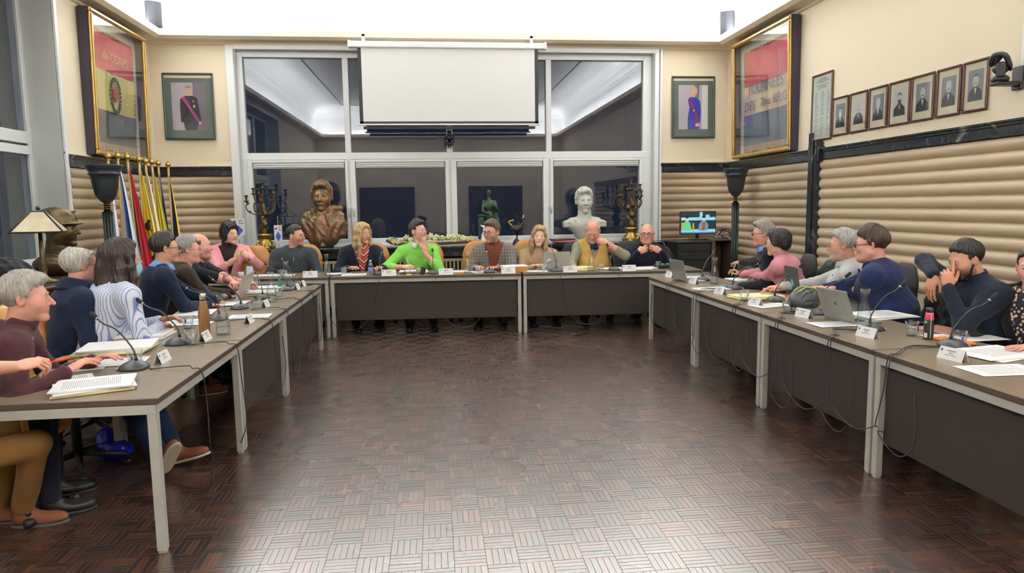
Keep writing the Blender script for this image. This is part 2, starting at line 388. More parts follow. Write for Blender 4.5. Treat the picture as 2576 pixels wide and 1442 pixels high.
for j in range(int((YB-1.9)/T_)+1):
    for i in range(-28, 33):
        x0, y0 = i*T_+.05, 1.9+j*T_
        if x0+T_ > XR or x0 < XL or y0+T_ > YB: continue
        if abs(x0-0.11*y0)-.25 > .78*y0+.4: continue
        sq = rf.uniform(.8, 1.2)
        for k in range(5):
            c = rf.choice(bases); f = rf.uniform(.75, 1.3)*sq; g = .0007
            if (i+j) % 2: r = (x0+g, x0+T_-g, y0+k*w_+g, y0+(k+1)*w_-g)
            else: r = (x0+k*w_+g, x0+(k+1)*w_-g, y0+g, y0+T_-g)
            fingers.append((r, rf.uniform(-.0005, .0005), tuple(min(1, q*f) for q in c)))
def fkey(f): r = f[0]; return r[2]+.0*r[0] if False else math.hypot((r[0]+r[1])/2-.9, (r[2]+r[3])/2-2.2)
fingers.sort(key=fkey)
def finger_geo(fl):
    V = []; F = []; Cc = []
    for (x0, x1, y0, y1), h, c in fl:
        n = len(V); b = .0008
        V += [(x0, y0, -.004), (x1, y0, -.004), (x1, y1, -.004), (x0, y1, -.004), (x0+b, y0+b, h), (x1-b, y0+b, h), (x1-b, y1-b, h), (x0+b, y1-b, h)]; Cc += [c]*8
        F += [(n+4, n+5, n+6, n+7), (n, n+1, n+5, n+4), (n+1, n+2, n+6, n+5), (n+2, n+3, n+7, n+6), (n+3, n, n+4, n+7)]
    return V, F, np.array(Cc)
for f in fingers[:300]:
    V, F, Cc = finger_geo([f]); link('parquet_finger', mesh_from('parquet_finger', V, F, parq, smooth=False, col=Cc), floor)
V, F, Cc = finger_geo(fingers[300:]); o = link('parquet_fingers', mesh_from('parquet_fingers', V, F, parq, smooth=False, col=Cc), floor); o['kind'] = 'stuff'
# ---- padded rolls, marble rail and pilaster
def roll(parent, a, b, n, z1, h=.115, dep=.035):
    a, b, n = Vector(a), Vector(b), Vector(n); m = MB(); vs = []; K = 9
    for p in (a, b):
        for k in range(K):
            t = k/(K-1); vs.append(tuple(p+n*(.004+dep*math.sin(PI*min(1, t*1.02))**.6)+Vector((0, 0, z1-t*h))))
    m.add(vs, [(k, k+1, K+k+1, K+k) for k in range(K-1)]+[tuple(range(K)), tuple(range(2*K-1, K-1, -1))], True); return m.build('padded_roll', vinyl, parent)
PIL = 7.93
for k in range(12):
    z1 = 2.085-k*.115
    roll(wall_back, (XL, YB, 0), (-2.9, YB, 0), (0, -1, 0), z1); roll(wall_back, (3.52, YB, 0), (XR, YB, 0), (0, -1, 0), z1)
    roll(wall_left, (XL, LY1+.05, 0), (XL, YB, 0), (1, 0, 0), z1)
    roll(wall_right, (XR, YB, 0), (XR, PIL+.08, 0), (-1, 0, 0), z1); roll(wall_right, (XR, PIL-.08, 0), (XR, 2.0, 0), (-1, 0, 0), z1)
def rail(name, a, b, n):
    a, b, n = Vector(a), Vector(b), Vector(n); m = MB(); vs = []
    pr = [(0, 2.085), (.045, 2.085), (.045, 2.165), (.055, 2.175), (.055, 2.19), (.07, 2.2), (.07, 2.215), (0, 2.215)]
    for p in (a, b): vs += [tuple(p+n*i+Vector((0, 0, z))) for i, z in pr]
    m.add(vs, [(j, (j+1) % 8, 8+(j+1) % 8, 8+j) for j in range(8)]+[tuple(range(7, -1, -1)), tuple(range(8, 16))], False); return struct(m.build(name, marble))
rail('trim_6', (XL, YB, 0), (-2.9, YB, 0), (0, -1, 0)); rail('trim_7', (3.52, YB, 0), (XR, YB, 0), (0, -1, 0))
rail('trim_8', (XL, LY1+.05, 0), (XL, YB, 0), (1, 0, 0)); rail('trim_9', (XR, YB, 0), (XR, 2.0, 0), (-1, 0, 0))
m = MB(); m.bbox(XR-.10, XR, PIL-.08, PIL+.08, 0, 2.30, .006); m.bbox(XR-.12, XR-.10, PIL-.045, PIL+.045, 0, 2.40, .005); m.bbox(XR-.085, XR, PIL-.12, PIL+.12, 2.05, 2.24, .006)
struct(m.build('trim_10', marble))
m = MB(); m.box(3.5, XR, YB-.03, YB, 2.22, 2.24); m.box(XL, -2.9, YB-.02, YB, 2.22, 2.24); m.box(XL, XL+.02, LY1, YB, 2.22, 2.24); struct(m.build('trim_11', ledgepaint))
m = MB(); m.bbox(XR-.03, XR, 2, YB, 0, .12); struct(m.build('baseboard_right', marble)); m = MB(); m.bbox(XL, XR, YB-.03, YB, 0, .12); struct(m.build('baseboard_back', marble))
# vertical white conduit trim at the right of the window, corner cover strips
m = MB(); m.bbox(3.50, 3.535, YB-.05, YB, 1.0, 3.93, .006); struct(m.build('trim_12', whitepvc))
m = MB(); m.bbox(XL, XL+.03, LY1, LY1+.06, 1.0, 3.93, .006); m.box(XL, XL+.012, LY0, LY1, 3.88, 3.93); struct(m.build('trim_13', whitepvc))
# ---- back window
win = struct(empty('window_1', ((WX0+WX1)/2, YW, WZ0)))
def wpart(mb, name, mat, parent=win):
    o = mb.build(name, mat, parent); o.matrix_parent_inverse = Matrix.Translation(-parent.location) if parent.parent is None else Matrix(); return o
m = MB()   # wall trim round the opening
for a in ((WX0-.11, WX0, 1.0, 3.97), (WX1, WX1+.07, 1.0, 3.97)): m.bbox(a[0], a[1], YB-.03, YB+.02, a[2], a[3], .005)
m.bbox(WX0, WX1, YB-.03, YB+.02, 3.87, 3.97, .005); wpart(m, 'window_surround', whitepvc)
m = MB(); m.box(WX0-.01, WX0+.012, YB, YW+.1, WZ0, WZ1); m.box(WX1-.012, WX1+.01, YB, YW+.1, WZ0, WZ1); m.box(WX0, WX1, YB, YW+.1, WZ1-.012, WZ1+.01); m.box(WX0, WX1, YB, YW+.1, WZ0-.01, WZ0+.02); wpart(m, 'reveal', greypvc)
GX = [(-2.70, -1.285), (-1.20, .22), (.31, 1.745), (1.83, 3.27)]          # upper panes
CXs = [(-2.635, -1.30), (-1.15, .19), (.36, 1.69), (1.85, 3.215)]         # lower panes
ZU0, ZU1, ZL0, ZL1 = 2.415, 3.785, 1.13, 2.18
m = MB(); y0, y1 = YW-.05, YW+.05
m.bbox(WX0, GX[0][0], y0, y1, WZ0, WZ1, .006); m.bbox(GX[3][1], WX1, y0, y1, WZ0, WZ1, .006); m.bbox(GX[0][0], GX[3][1], y0+.002, y1, ZU1, WZ1, .006)
for k in range(3): m.bbox(GX[k][1], GX[k+1][0], y0, y1, ZU0, ZU1, .006); m.bbox((GX[k][1]+GX[k+1][0])/2-.035, (GX[k][1]+GX[k+1][0])/2+.035, y0, y1, WZ0, ZU0, .006)
m.bbox(WX0, WX1, y0-.004, y1, 2.315, ZU0, .006); m.bbox(WX0, WX1, y0-.03, y1, WZ0+.018, 1.065, .006); wpart(m, 'window_frame', whitepvc)
for k in range(4):
    m = MB(); x0, x1 = GX[k]; m.box(x0-.01, x1+.01, YW, YW+.024, ZU0-.01, ZU1+.01); wpart(m, 'pane', pane_m)
    a0 = GX[k][0]-.005 if k == 0 else (GX[k-1][1]+GX[k][0])/2+.012; a1 = GX[k][1]+.005 if k == 3 else (GX[k][1]+GX[k+1][0])/2-.012
    x0, x1 = CXs[k]; y0, y1 = YW-.075, YW+.03; m = MB()
    m.bbox(a0, x0, y0, y1, 1.06, 2.31, .008); m.bbox(x1, a1, y0, y1, 1.06, 2.31, .008); m.bbox(x0, x1, y0, y1, 2.27, 2.31, .005); m.bbox(x0, x1, y0, y1, 1.06, ZL0, .008)
    c = wpart(m, 'casement_frame', whitepvc)
    m = MB(); m.box(x0-.01, x1+.01, YW-.01, YW+.014, ZL0-.01, 2.28); wpart(m, 'pane', pane_m)
    m = MB(); m.bbox(x0+.01, x1-.01, YW-.06, YW-.02, 2.185, 2.27, .006); m.bbox(x0+.03, x1-.03, YW-.072, YW-.06, 2.205, 2.225, .003); m.bbox(x0+.03, x1-.03, YW-.072, YW-.06, 2.235, 2.255, .003); wpart(m, 'blind_cassette', M('blind_cassette_grey', S(205, 208, 206), .4))
    if k in (0, 1, 3):
        hx = {0: CXs[0][1]+.05, 1: CXs[1][0]-.04, 3: CXs[3][0]-.04}[k]
        m = MB(); m.bbox(hx-.013, hx+.013, YW-.085, YW-.07, 1.52, 1.62, .005); m.tube([(hx, YW-.08, 1.60), (hx, YW-.12, 1.60), (hx, YW-.125, 1.57), (hx, YW-.12, 1.46)], .009, 8); wpart(m, 'handle', whitepvc)
# ---- left window
win2 = struct(empty('window_2', (LX, (LY0+LY1)/2, 1.0)))
m = MB(); m.box(LX-.05, XL, LY1-.012, LY1+.01, 1.0, 3.88); m.box(LX-.05, XL, LY0-.01, LY0+.012, 1.0, 3.88); m.box(LX-.05, XL, LY0, LY1, 3.87, 3.89); m.box(LX-.05, XL+.05, LY0, LY1, .97, 1.006); wpart(m, 'reveal', greypvc, win2)
m = MB(); my = [LY1, 6.68, 5.3, 3.92, LY0]; x0, x1 = LX-.05, LX+.05
for y in my: m.bbox(x0, x1, y-.07, y+.07, 1.007, 3.868, .006)
m.bbox(x0, x1+.004, LY0+.013, LY1-.013, 3.79, 3.867, .006); m.bbox(x0, x1+.004, LY0+.013, LY1-.013, 2.315, 2.44, .006); m.bbox(x0, x1+.004, LY0+.013, LY1-.013, 1.008, 1.1, .006); wpart(m, 'window_frame', whitepvc, win2)
for k in range(4):
    a, b = my[k+1]+.07, my[k]-.07
    m = MB(); m.box(LX, LX+.02, a, b, 2.43, 3.8); wpart(m, 'pane', pane_m, win2); m = MB(); m.box(LX, LX+.02, a, b, 1.08, 2.33); wpart(m, 'pane', pane_m, win2)
    m = MB(); m.bbox(LX+.02, LX+.06, a+.01, b-.01, 2.2, 2.29, .005); wpart(m, 'blind_cassette', whitepvc, win2)
# ---- rear wall (seen mirrored in the panes): doors and a framed print
for i, x in enumerate((-1.6, 2.2)):
    d = struct(empty('door_%d' % (i+1), (x, YF, 0))); m = MB(); m.bbox(-.95, .95, 0, .05, 0, 2.3, .01); m.build('door_frame', darkwood, d)
    for sx in (-1, 1):
        m = MB(); a, b = sorted((sx*.02, sx*.86)); m.bbox(a, b, .03, .08, .02, 2.2, .008)
        for z in ((.2, 1.0), (1.15, 2.05)): m.bbox(a+.12, b-.12, .075, .095, z[0], z[1], .012)
        m.build('door_leaf', darkwood, d)
# ---- sill shelf with marble front and radiators
sh = empty('marble_radiator_cover', (.3, 10.35, 0)); tag(sh, 'black veined marble sill shelf with radiator grilles running under the big window', 'sill')
m = MB(); m.bbox(-3.0-.3, 3.55-.3, -.18, .25, .985, 1.02, .006); m.bbox(-3.3, 3.25, -.16, .25, .965, .985, .004); m.build('shelf_slab', marble, sh)
m = MB(); m.bbox(-3.25, 3.2, -.12, -.09, .86, .966, .004); m.build('shelf_apron', marble, sh)
for k in range(8):
    x = -3.22+k*.905; m = MB(); m.bbox(x-.1, x+.1, -.14, -.09, 0, .965, .006); m.build('marble_post', marble, sh)
grille = M('beige_radiator_enamel', S(190, 180, 150), .4)
for k in range(7):
    x = -3.12+k*.905; m = MB(); m.bbox(x, x+.7, -.085, -.07, .79, .83, .003); m.bbox(x, x+.7, -.085, -.07, .15, .19, .003)
    for j in range(12): m.bbox(x+.02+j*.058, x+.052+j*.058, -.10, -.05, .17, .80, .012)
    m.build('radiator', grille, sh)
m = MB(); m.box(-3.25, 3.2, 0, .02, 0, .97); m.build('back_panel', M('dark_recess_board', (.02, .02, .02), .8), sh)
# ---------------------------------------------------------------- conference tables
lam = M('taupe_table_laminate', S(126, 112, 92), .3, var=.12, vscale=40, spec=.6)
edge_m = M('brown_table_edge', S(84, 68, 58), .4)
steel = M('grey_painted_steel', S(178, 178, 170), .4, var=.08, vscale=12)
panel_m = M('dark_brown_modesty_panel', S(50, 42, 37), .6, var=.15, vscale=20, stretch=(.2, .2, 3))
TZ = .745
def table(loc, ang, L, Wd, label, panel=True, top=TZ, group='conference tables'):
    """local x along the row, y away from the room's middle; origin at the inner corner"""
    t = empty('conference_table', (loc[0], loc[1], 0), ang); tag(t, label, 'table', group); g = .003
    m = MB(); m.bbox(g, L-g, 0, Wd, top-.03, top, .003)
    m.mi = [0]*len(m.f); me = m.mesh('tabletop', [lam, edge_m])
    for p in me.polygons:
        if abs(p.normal.z) < .9: p.material_index = 1
    link('tabletop', me, t)
    b = .042; m = MB(); m.bbox(.007, L-.007, .010, .012+b, top-.075, top-.031, .002); m.bbox(.007, L-.007, Wd-.012-b, Wd-.010, top-.075, top-.031, .002); m.bbox(.004, .006+b, .011, Wd-.011, top-.076, top-.0315, .002); m.bbox(L-.006-b, L-.004, .011, Wd-.011, top-.076, top-.0315, .002); m.build('apron_frame', steel, t)
    for x in (.006, L-.006-b):
        for y in (.012, Wd-.012-b): m = MB(); m.bbox(x, x+b, y, y+b, .012, top-.05, .003); m.bbox(x+.004, x+b-.004, y+.004, y+b-.004, 0, .014, .002); m.build('leg', steel, t)
    if panel: m = MB(); m.bbox(.055, L-.055, .05, .066, .21, top-.08, .002); m.build('modesty_panel', panel_m, t)
    return t
XI_L, XI_R = -1.27, 2.47
# left row: local x -> -Y?  row runs along +Y; outward is -X
def ltable(y0, y1, lab, panel): return table((XI_L, y0), PI/2, y1-y0, .82, lab, panel)
def rtable(y0, y1, lab, panel=True): return table((XI_R, y1), -PI/2, y1-y0, .74, lab, panel)
ltable(3.22, 4.60, 'grey-legged table without front panel at the near end of the left row', False)
ltable(4.61, 5.98, 'second table of the left row, dark panel, carafes and a wood-look bottle on it', True)
ltable(5.99, 7.90, 'far table of the left row, next to the row under the screen', True)
rtable(6.42, 7.82, 'far table of the right row with the silver laptop on it')
rtable(5.02, 6.41, 'right-row table under the bike helmet and the dark laptop')
rtable(3.63, 5.01, 'right-row table under the open grey laptop and water carafe')
rtable(2.23, 3.62, 'nearest table of the right row with papers at the photo\'s edge')
BA = math.radians(-3.0)
def btable(x0, x1, lab): y0 = 8.58-(x0+1.26)*math.tan(math.radians(3.0)); return table((x0, y0), BA, (x1-x0)/math.cos(BA), .72, lab, True, .757)
btable(-3.1, -1.30, 'table in the far left corner in front of the woman in the pink blazer')
btable(-1.285, 1.06, 'wide table in the middle of the far row under the screen')
btable(1.075, 3.35, 'wide table at the right end of the far row')
BZ = .757
def by(x): return 8.58-(x+1.26)*math.tan(math.radians(3.0))     # front edge of the far row

# ---------------------------------------------------------------- chairs
tan_l = M('tan_chair_leather', S(184, 130, 66), .38, var=.12, vscale=6, bump=.12, bscale=24)
blk_l = M('black_chair_fabric', (.018, .018, .02), .7, bump=.1, bscale=90)
blk_p = M('black_plastic', (.02, .02, .022), .4)
CHAIR_CACHE = {}
def chair(x, y, face, mat, key, label, group, sc=1.0, tuft=True):
    """swivel chair; face = direction the sitter looks (deg clockwise from +Y)"""
    if key not in CHAIR_CACHE:
        s = SDF(); s.ell((0, .24, .455), (.25, .25, .055), k=.03); s.fn(lambda P: np.abs(P[:, 2]-.455)-.05, .02, '&')
        V, F = s.mesh(.016); seat = mesh_from('seat', V, F, mat)
        s = SDF(); s.ell((0, -.03, .79), (.245, .065, .31), k=.03); s.ell((0, .0, .6), (.23, .05, .12), k=.05)
        s.fn(lambda P: ((np.abs(P[:, 0])/.235)**4+(np.abs(P[:, 2]-.78)/.28)**4)**.25*.24-.24, .03, '&')
        if tuft: s.fn(lambda P: .012*(np.exp(-((P[:, 0]/.02)**2+((P[:, 2]-.80)/.02)**2))+.7*np.exp(-(((P[:, 2]-.80-.15*np.abs(P[:, 0]))/.012)**2))), 0, 'n')
        V, F = s.mesh(.014); V[:, 1] += -(V[:, 2]-.45)*.12; back = mesh_from('backrest', V, F, mat)
        m = MB(); m.lathe([(.028, .1), (.028, .40), (.05, .41), (.05, .42)], 10, (0, .2, 0)); m.tube([(0, .2, .41), (0, -.02, .43), (0, -.06, .55)], .018, 8); col = m.mesh('gas_column', blk_p)
        legs = []
        for k in range(5):
            a = 2*PI*k/5+.3; c, s_ = math.cos(a), math.sin(a); m = MB(); m.tube([(0, .2, .11), (.14*c, .2+.14*s_, .095), (.27*c, .2+.27*s_, .075)], [.022, .018, .014], 8); m.lathe([(.0, -.026), (.02, -.024), (.026, 0), (.02, .024), (0, .026)], 10, T=Matrix.Translation((.27*c, .2+.27*s_, .027)) @ Matrix.Rotation(a, 4, 'Z') @ Matrix.Rotation(PI/2, 4, 'X'), cap0=False, cap1=False); legs.append(m.mesh('leg', blk_p))
        arms = []
        for sx in (-1, 1): m = MB(); m.tube(smooth_path([(sx*.23, .3, .46), (sx*.27, .3, .56), (sx*.27, .28, .65), (sx*.265, .1, .66), (sx*.23, -.06, .60)], 4), .017, 8); arms.append(m.mesh('armrest', mat))
        CHAIR_CACHE[key] = (seat, back, col, legs, arms)
    seat, back, col, legs, arms = CHAIR_CACHE[key]
    t = empty('swivel_chair', (x, y, 0), -math.radians(face)); t.scale = (sc, sc, sc); tag(t, label, 'chair', group)
    link('seat', seat, t); link('backrest', back, t); link('gas_column', col, t)
    for l in legs: link('leg', l, t)
    for l in arms: link('armrest', l, t)
    return t
# ---------------------------------------------------------------- people
skin_m = M('skin', (.8, .5, .4), .5, attr='Col', spec=.35, bump=.03, bscale=140)
eyew = M('eye_white', (.75, .73, .7), .2); iris_m = M('dark_iris', (.03, .02, .015), .15)
black_frame = M('black_spectacle_frame', (.015, .015, .018), .3); metal_frame = M('thin_metal_frame', (.35, .33, .3), .3, metal=.8)
blue_frame = M('blue_spectacle_frame', (.05, .06, .3), .3); lens_m = clear_glass('spectacle_lens', (.95, .96, .98), .02)
SK = {'fair': S(214, 168, 146), 'pink': S(212, 156, 138), 'tan': S(200, 150, 122), 'pale': S(222, 180, 160)}

def head_sdf(fem=False, nose=1., fat=0., jaw=1., age=0.):
    s = SDF(); j = (.9 if fem else 1.)*jaw
    s.ell((0, -.018, .038), (.075, .095, .082), k=.01); s.ell((0, .022, -.02), (.062*j+fat*.01, .070, .085), k=.03)
    s.cap((-.041*j-fat*.016, .0, -.056), (0, .066, -.096), .020+fat*.014, .0165+fat*.008, .03); s.cap((.041*j+fat*.016, .0, -.056), (0, .066, -.096), .020+fat*.014, .0165+fat*.008, .03)
    if fat: s.ell((0, .03, -.09), (.05+fat*.015, .05, .025+fat*.01), k=.03)
    s.cap((-.034, .074, .024), (.034, .074, .024), .0125 if not fem else .009, k=.018)
    s.ell((-.040, .050, -.024), (.024, .030, .030), k=.03); s.ell((.040, .050, -.024), (.024, .030, .030), k=.03)
    s.ell((-.032, .104, .004), .0165, k=.012, op='-'); s.ell((.032, .104, .004), .0165, k=.012, op='-')
    s.cap((0, .083, .018), (0, .083+.026*nose, -.026), .0075, .0118, .010)
    s.ell((-.012, .092, -.030), (.0085, .011, .0085), k=.006); s.ell((.012, .092, -.030), (.0085, .011, .0085), k=.006)
    s.ell((0, .078, -.056), (.026, .017, .016), k=.014)
    s.cap((-.019, .083, -.0535), (.019, .083, -.0535), .0055, k=.005); s.cap((-.016, .082, -.0645), (.016, .082, -.0645), .0068 if fem else .006, k=.005)
    s.cap((-.017, .0935, -.0590), (.017, .0935, -.0590), .0018, k=.003, op='-')
    s.ell((0, .078, -.096), (.017, .014, .013), k=.015)
    for sx in (-1, 1):
        R = rotm(-sx*28, 0, 0); s.ell((sx*.0785, -.008, .000), (.0085, .020, .032), R, k=.008); s.ell((sx*.085, -.002, .003), (.006, .009, .017), R, k=.006, op='-')
        s.ell((sx*.032, .0775, .0055), .0142, k=.003)
        s.ell((sx*.032, .088, .0030), (.0120, .012, .0050), k=.002, op='-')
    nr = .047 if fem else .056+fat*.01
    s.cap((0, -.022, -.06), (0, -.042, -.20), nr, nr+.006, .025)
    return s
def head_cols(V, base, stub=0., stubc=(.12, .09, .07), fem=False, red=0., bald=0.):
    b = np.array(base); c = np.tile(b, (len(V), 1)); x, y, z = V[:, 0], V[:, 1], V[:, 2]
    g = lambda cx, cy_, cz, r: np.exp(-(((x-cx)**2+(y-cy_)**2+(z-cz)**2)/(r*r)))
    rd = (.22+red)*(g(0, .11, -.025, .018)+g(.042, .07, -.025, .024)+g(-.042, .07, -.025, .024))+(.4+red)*(g(.085, -.01, 0, .02)+g(-.085, -.01, 0, .02))+bald*g(0, .02, .12, .07)
    c = c*(1-np.clip(rd, 0, .8)[:, None]*np.array([.06, .34, .34]))
    lip = np.clip((np.exp(-((z+.0585)/.0095)**2)*np.exp(-(x/.022)**4)*(y > .08))*1.4, 0, 1)[:, None]
    lc = b*np.array([.86, .45, .48] if fem else [.85, .6, .6]); c = c*(1-lip)+lc*lip
    if stub:
        m = 1/(1+np.exp((z+.035+.25*np.maximum(0, .03-y))/.006)); m = m*(y > -.01)*(z > -.125)*(1-lip[:, 0]); m = (stub*m)[:, None]; c = c*(1-m)+np.array(stubc)*m
    return c
def seg3(root, d, up, lens, curls, r0, r1, s, k=.004):
    """finger chain: bends towards -up"""
    p = root; pts = [p]; side = np.cross(d, up); a = 0
    for L, cu in zip(lens, curls): a += math.radians(cu); q = p+(d*math.cos(a)-up*math.sin(a))*L; pts.append(q); p = q
    n = len(pts)-1; s.chain(pts, [r0+(r1-r0)*i/n for i in range(n+1)], k)
HP = {'relax': (18, 22, 12, 'o'), 'flat': (4, 6, 4, 'o'), 'curl': (50, 65, 35, 'c'), 'fist': (75, 90, 55, 'c'), 'pen': (45, 55, 25, 'p'), 'clasp': (38, 55, 25, 'c'), 'point': (55, 75, 40, 'i'), 'steep': (28, 30, 15, 'o')}
def hand_sdf(s, W, d, up, right, pose, sc):
    """W wrist, d along the hand, up = back of hand, right True for right hand"""
    d = d/np.linalg.norm(d); up = up-d*(up@d); up /= np.linalg.norm(up); x = np.cross(d, up); x = -x if right else x   # x -> thumb side
    R = np.stack([x, d, up], 1); P = lambda a, b, c: W+(x*a+d*b+up*c)*sc
    s.ell(P(0, .048, 0), np.array((.040, .052, .0155))*sc, R, k=.012*sc); s.ell(P(.02, .03, -.008), np.array((.02, .032, .014))*sc, R, k=.012*sc)
    m, p_, t_, th = HP[pose]
    for i, (fx, fy, L) in enumerate(((.029, .086, (.042, .026, .020)), (.0100, .091, (.046, .029, .021)), (-.0095, .087, (.043, .027, .020)), (-.028, .079, (.033, .020, .018)))):
        cu = (m+i*3, p_, t_)
        if th == 'i' and i == 0: cu = (6, 8, 5)
        if th == 'p' and i == 0: cu = (38, 45, 15)
        sp = (1.5-i)*.055; dd = d*math.cos(sp)+x*math.sin(sp)
        seg3(P(fx, fy, 0), dd, up, [l*sc for l in L], cu, (.0092-.0006*i)*sc, (.0068-.0004*i)*sc, s, .004*sc)
    if th in ('o', 'i'): pts = [P(.024, .016, -.004), P(.048, .046, -.012), P(.060, .076, -.014), P(.064, .100, -.016)]
    elif th == 'p': pts = [P(.024, .016, -.006), P(.045, .046, -.026), P(.040, .076, -.040), P(.030, .098, -.046)]
    else: pts = [P(.024, .016, -.006), P(.044, .044, -.028), P(.034, .072, -.042), P(.014, .088, -.046)]
    s.chain(pts, [.0135*sc, .0115*sc, .0098*sc, .0078*sc], .006*sc)
def ik(Sh, W, l1, l2, pole):
    v = W-Sh; L = np.linalg.norm(v); mx = (l1+l2)*.985
    if L > mx: W = Sh+v*(mx/L); v = W-Sh; L = mx
    u = v/L; a = (l1*l1-l2*l2+L*L)/(2*L); h = math.sqrt(max(l1*l1-a*a, 1e-6)); p = pole-u*(pole@u); p /= max(np.linalg.norm(p), 1e-6)
    return Sh+u*a+p*h, W
# hair styles, in head space
def hair_sdf(st, th=.006):
    s = SDF(); kind = st.get('kind', 'short'); th = st.get('th', th); back = st.get('back', -.085); hl = st.get('line', .068)+.028; rec = st.get('rec', .012)
    def region(P):
        x, y, z = P[:, 0], P[:, 1], P[:, 2]; ax = np.abs(x)
        a = -(z-hl-.35*(ax-.03)*0 - (y-.082)*1.12 - rec*np.clip((ax-.028)/.02, 0, 1))*.66      # above hairline plane
        b = np.maximum(y-st.get('side', .012)-.012*np.sin(z*60), -(z-back-(y+.1)*.55)*.87)
        a = a+.004*np.sin(x*90+y*50)+.003*np.sin(x*230)
        return np.minimum(a, b)
    if kind in ('short', 'bob', 'long', 'curly'):
        tp = st.get('top', .012)
        s.ell((0, -.020, .040), (.0755+th, .0965+th, .082+th), k=.01)
        s.ell((0, -.005, .078+tp*.4), (.056+th, .076+th*.5, .048+tp), k=.025)
        if st.get('quiff'): s.ell((0, .06, .098), (.05, .035, .024+st['quiff']), k=.02)
        s.fn(region, .006, '&')
        if kind == 'short': s.fn(lambda P: (th+.0025)*np.clip((.03-P[:, 2])/.12, 0, 1)**1.2, 0, 'n')
    if kind == 'bald':                       # horseshoe fringe
        s.ell((0, -.020, .034), (.0785+th, .0985+th, .078+th), k=.01); s.fn(region, .006, '&')
        tz = st.get('ring', .045); s.fn(lambda P: P[:, 2]-tz-.1*np.maximum(0, -P[:, 1]-.02), .01, '&')
    if kind == 'crown':                      # thinning on top
        s.ell((0, -.020, .036), (.079+th, .0995+th, .083+th), k=.01); s.fn(region, .006, '&'); s.ell((0, .02, .125), (.052, .085, .035), k=.012, op='-')
    if kind == 'bob':
        for sx in (-1, 1): s.ell((sx*.070, -.005, -.025), (.026, .045, .062), k=.025); s.cap((sx*.05, .062, .07), (sx*.078, .035, -.005), .017, .014, .015)
        s.ell((0, -.070, -.02), (.070, .045, .068), k=.03); s.ell((0, .0, .1), (.07, .085, .045), k=.03)
    if kind == 'long':
        L = st.get('len', .30); f = st.get('front', .02)
        for sx in (-1, 1):
            s.chain([(sx*.040, .060, .088), (sx*.073, .045, .03), (sx*.082, .02+f*.4, -.05), (sx*.080, .01+f, -.12), (sx*.078, .0+f, -L)], [.018, .018, .022, .026, .013], .02)
            s.chain([(sx*.06, -.03, .03), (sx*.078, -.03, -.06), (sx*.08, -.04, -.14), (sx*.065, -.045, -L*.95)], [.03, .032, .036, .02], .03)
        s.chain([(0, -.08, .03), (0, -.098, -.06), (0, -.105, -.15), (0, -.10, -L)], [.045, .046, .05, .03], .05)
        s.ell((0, -.0, .095), (.066, .083, .038), k=.02)
    if kind == 'curly':
        s.ell((0, -.03, .055), (.098, .105, .088), k=.03); s.ell((0, -.075, -.005), (.082, .055, .07), k=.03)
        for sx in (-1, 1): s.ell((sx*.07, -.01, .02), (.03, .05, .05), k=.02)
        s.fn(lambda P: np.maximum(P[:, 1]-.062-.55*(P[:, 2]-.05), P[:, 1]-.12), .01, '&')
        s.fn(lambda P: .0055*np.sin(P[:, 0]*210+3*np.sin(P[:, 2]*90))*np.sin(P[:, 1]*200+P[:, 2]*60)*np.sin(P[:, 2]*190), 0, 'n')
    fr = st.get('freq', 26); am = st.get('amp', .0019)
    def strands(P):
        a = np.arctan2(P[:, 0], P[:, 1]+.03+.25*np.maximum(0, P[:, 2]-.05)); return am*np.sin(a*fr+3*np.sin(P[:, 2]*22+a*3)+P[:, 1]*50)+am*.8*np.sin(a*fr*2.3+P[:, 2]*50+2*np.sin(P[:, 1]*40))+am*.7*np.sin(P[:, 0]*95+np.sin(P[:, 1]*70)*2+P[:, 2]*30)
    s.fn(strands, 0, 'n')
    if st.get('beard'):
        q = st['beard']
        s.chain([(-.064, .008, -.028), (-.050, .035, -.075), (-.022, .072, -.100), (0, .082, -.106), (.022, .072, -.100), (.050, .035, -.075), (.064, .008, -.028)], [.009+q*.2, .015+q, .016+q, .017+q, .016+q, .015+q, .009+q*.2], .012)
        s.cap((-.026, .088, -.050), (.026, .088, -.050), .0045, k=.004); s.chain([(-.026, .088, -.05), (-.032, .075, -.085)], [.005, .008], .006); s.chain([(.026, .088, -.05), (.032, .075, -.085)], [.005, .008], .006)
    br = st.get('brow', .0034)
    for sx in (-1, 1): s.chain([(sx*.015, .0915, .0225), (sx*.032, .0895, .0275), (sx*.048, .077, .022)], [br, br, br*.6], .003)
    return s
def glasses_mesh(kind, mat):
    m = MB(); rx, rz, t = {'thick': (.024, .017, .0026), 'thin': (.023, .015, .0013), 'round': (.022, .020, .0022)}[kind]
    for sx in (-1, 1):
        pts = []
        for k in range(18):
            a = 2*PI*k/18; ca, sa = math.cos(a), math.sin(a); q = (abs(ca)**4+abs(sa)**4)**-.25 if kind != 'round' else 1
            x = sx*.033+rx*ca*q*.92; pts.append((x, .104-abs(x)*.10, .002+rz*sa*q*.92))
        m.cur = 0; m.tube(pts, t, 6, closed=True); m.cur = 1; m.add(pts, [tuple(range(18))], False); m.cur = 0
        m.tube([(sx*.057, .098, .008), (sx*.074, .085, .008), (sx*.080, .03, .009), (sx*.083, -.005, .010), (sx*.082, -.022, -.008)], t, 6)
    m.tube([(-.011, .103, .006), (0, .105, .009), (.011, .103, .006)], t, 6)
    return m, [mat, lens_m]

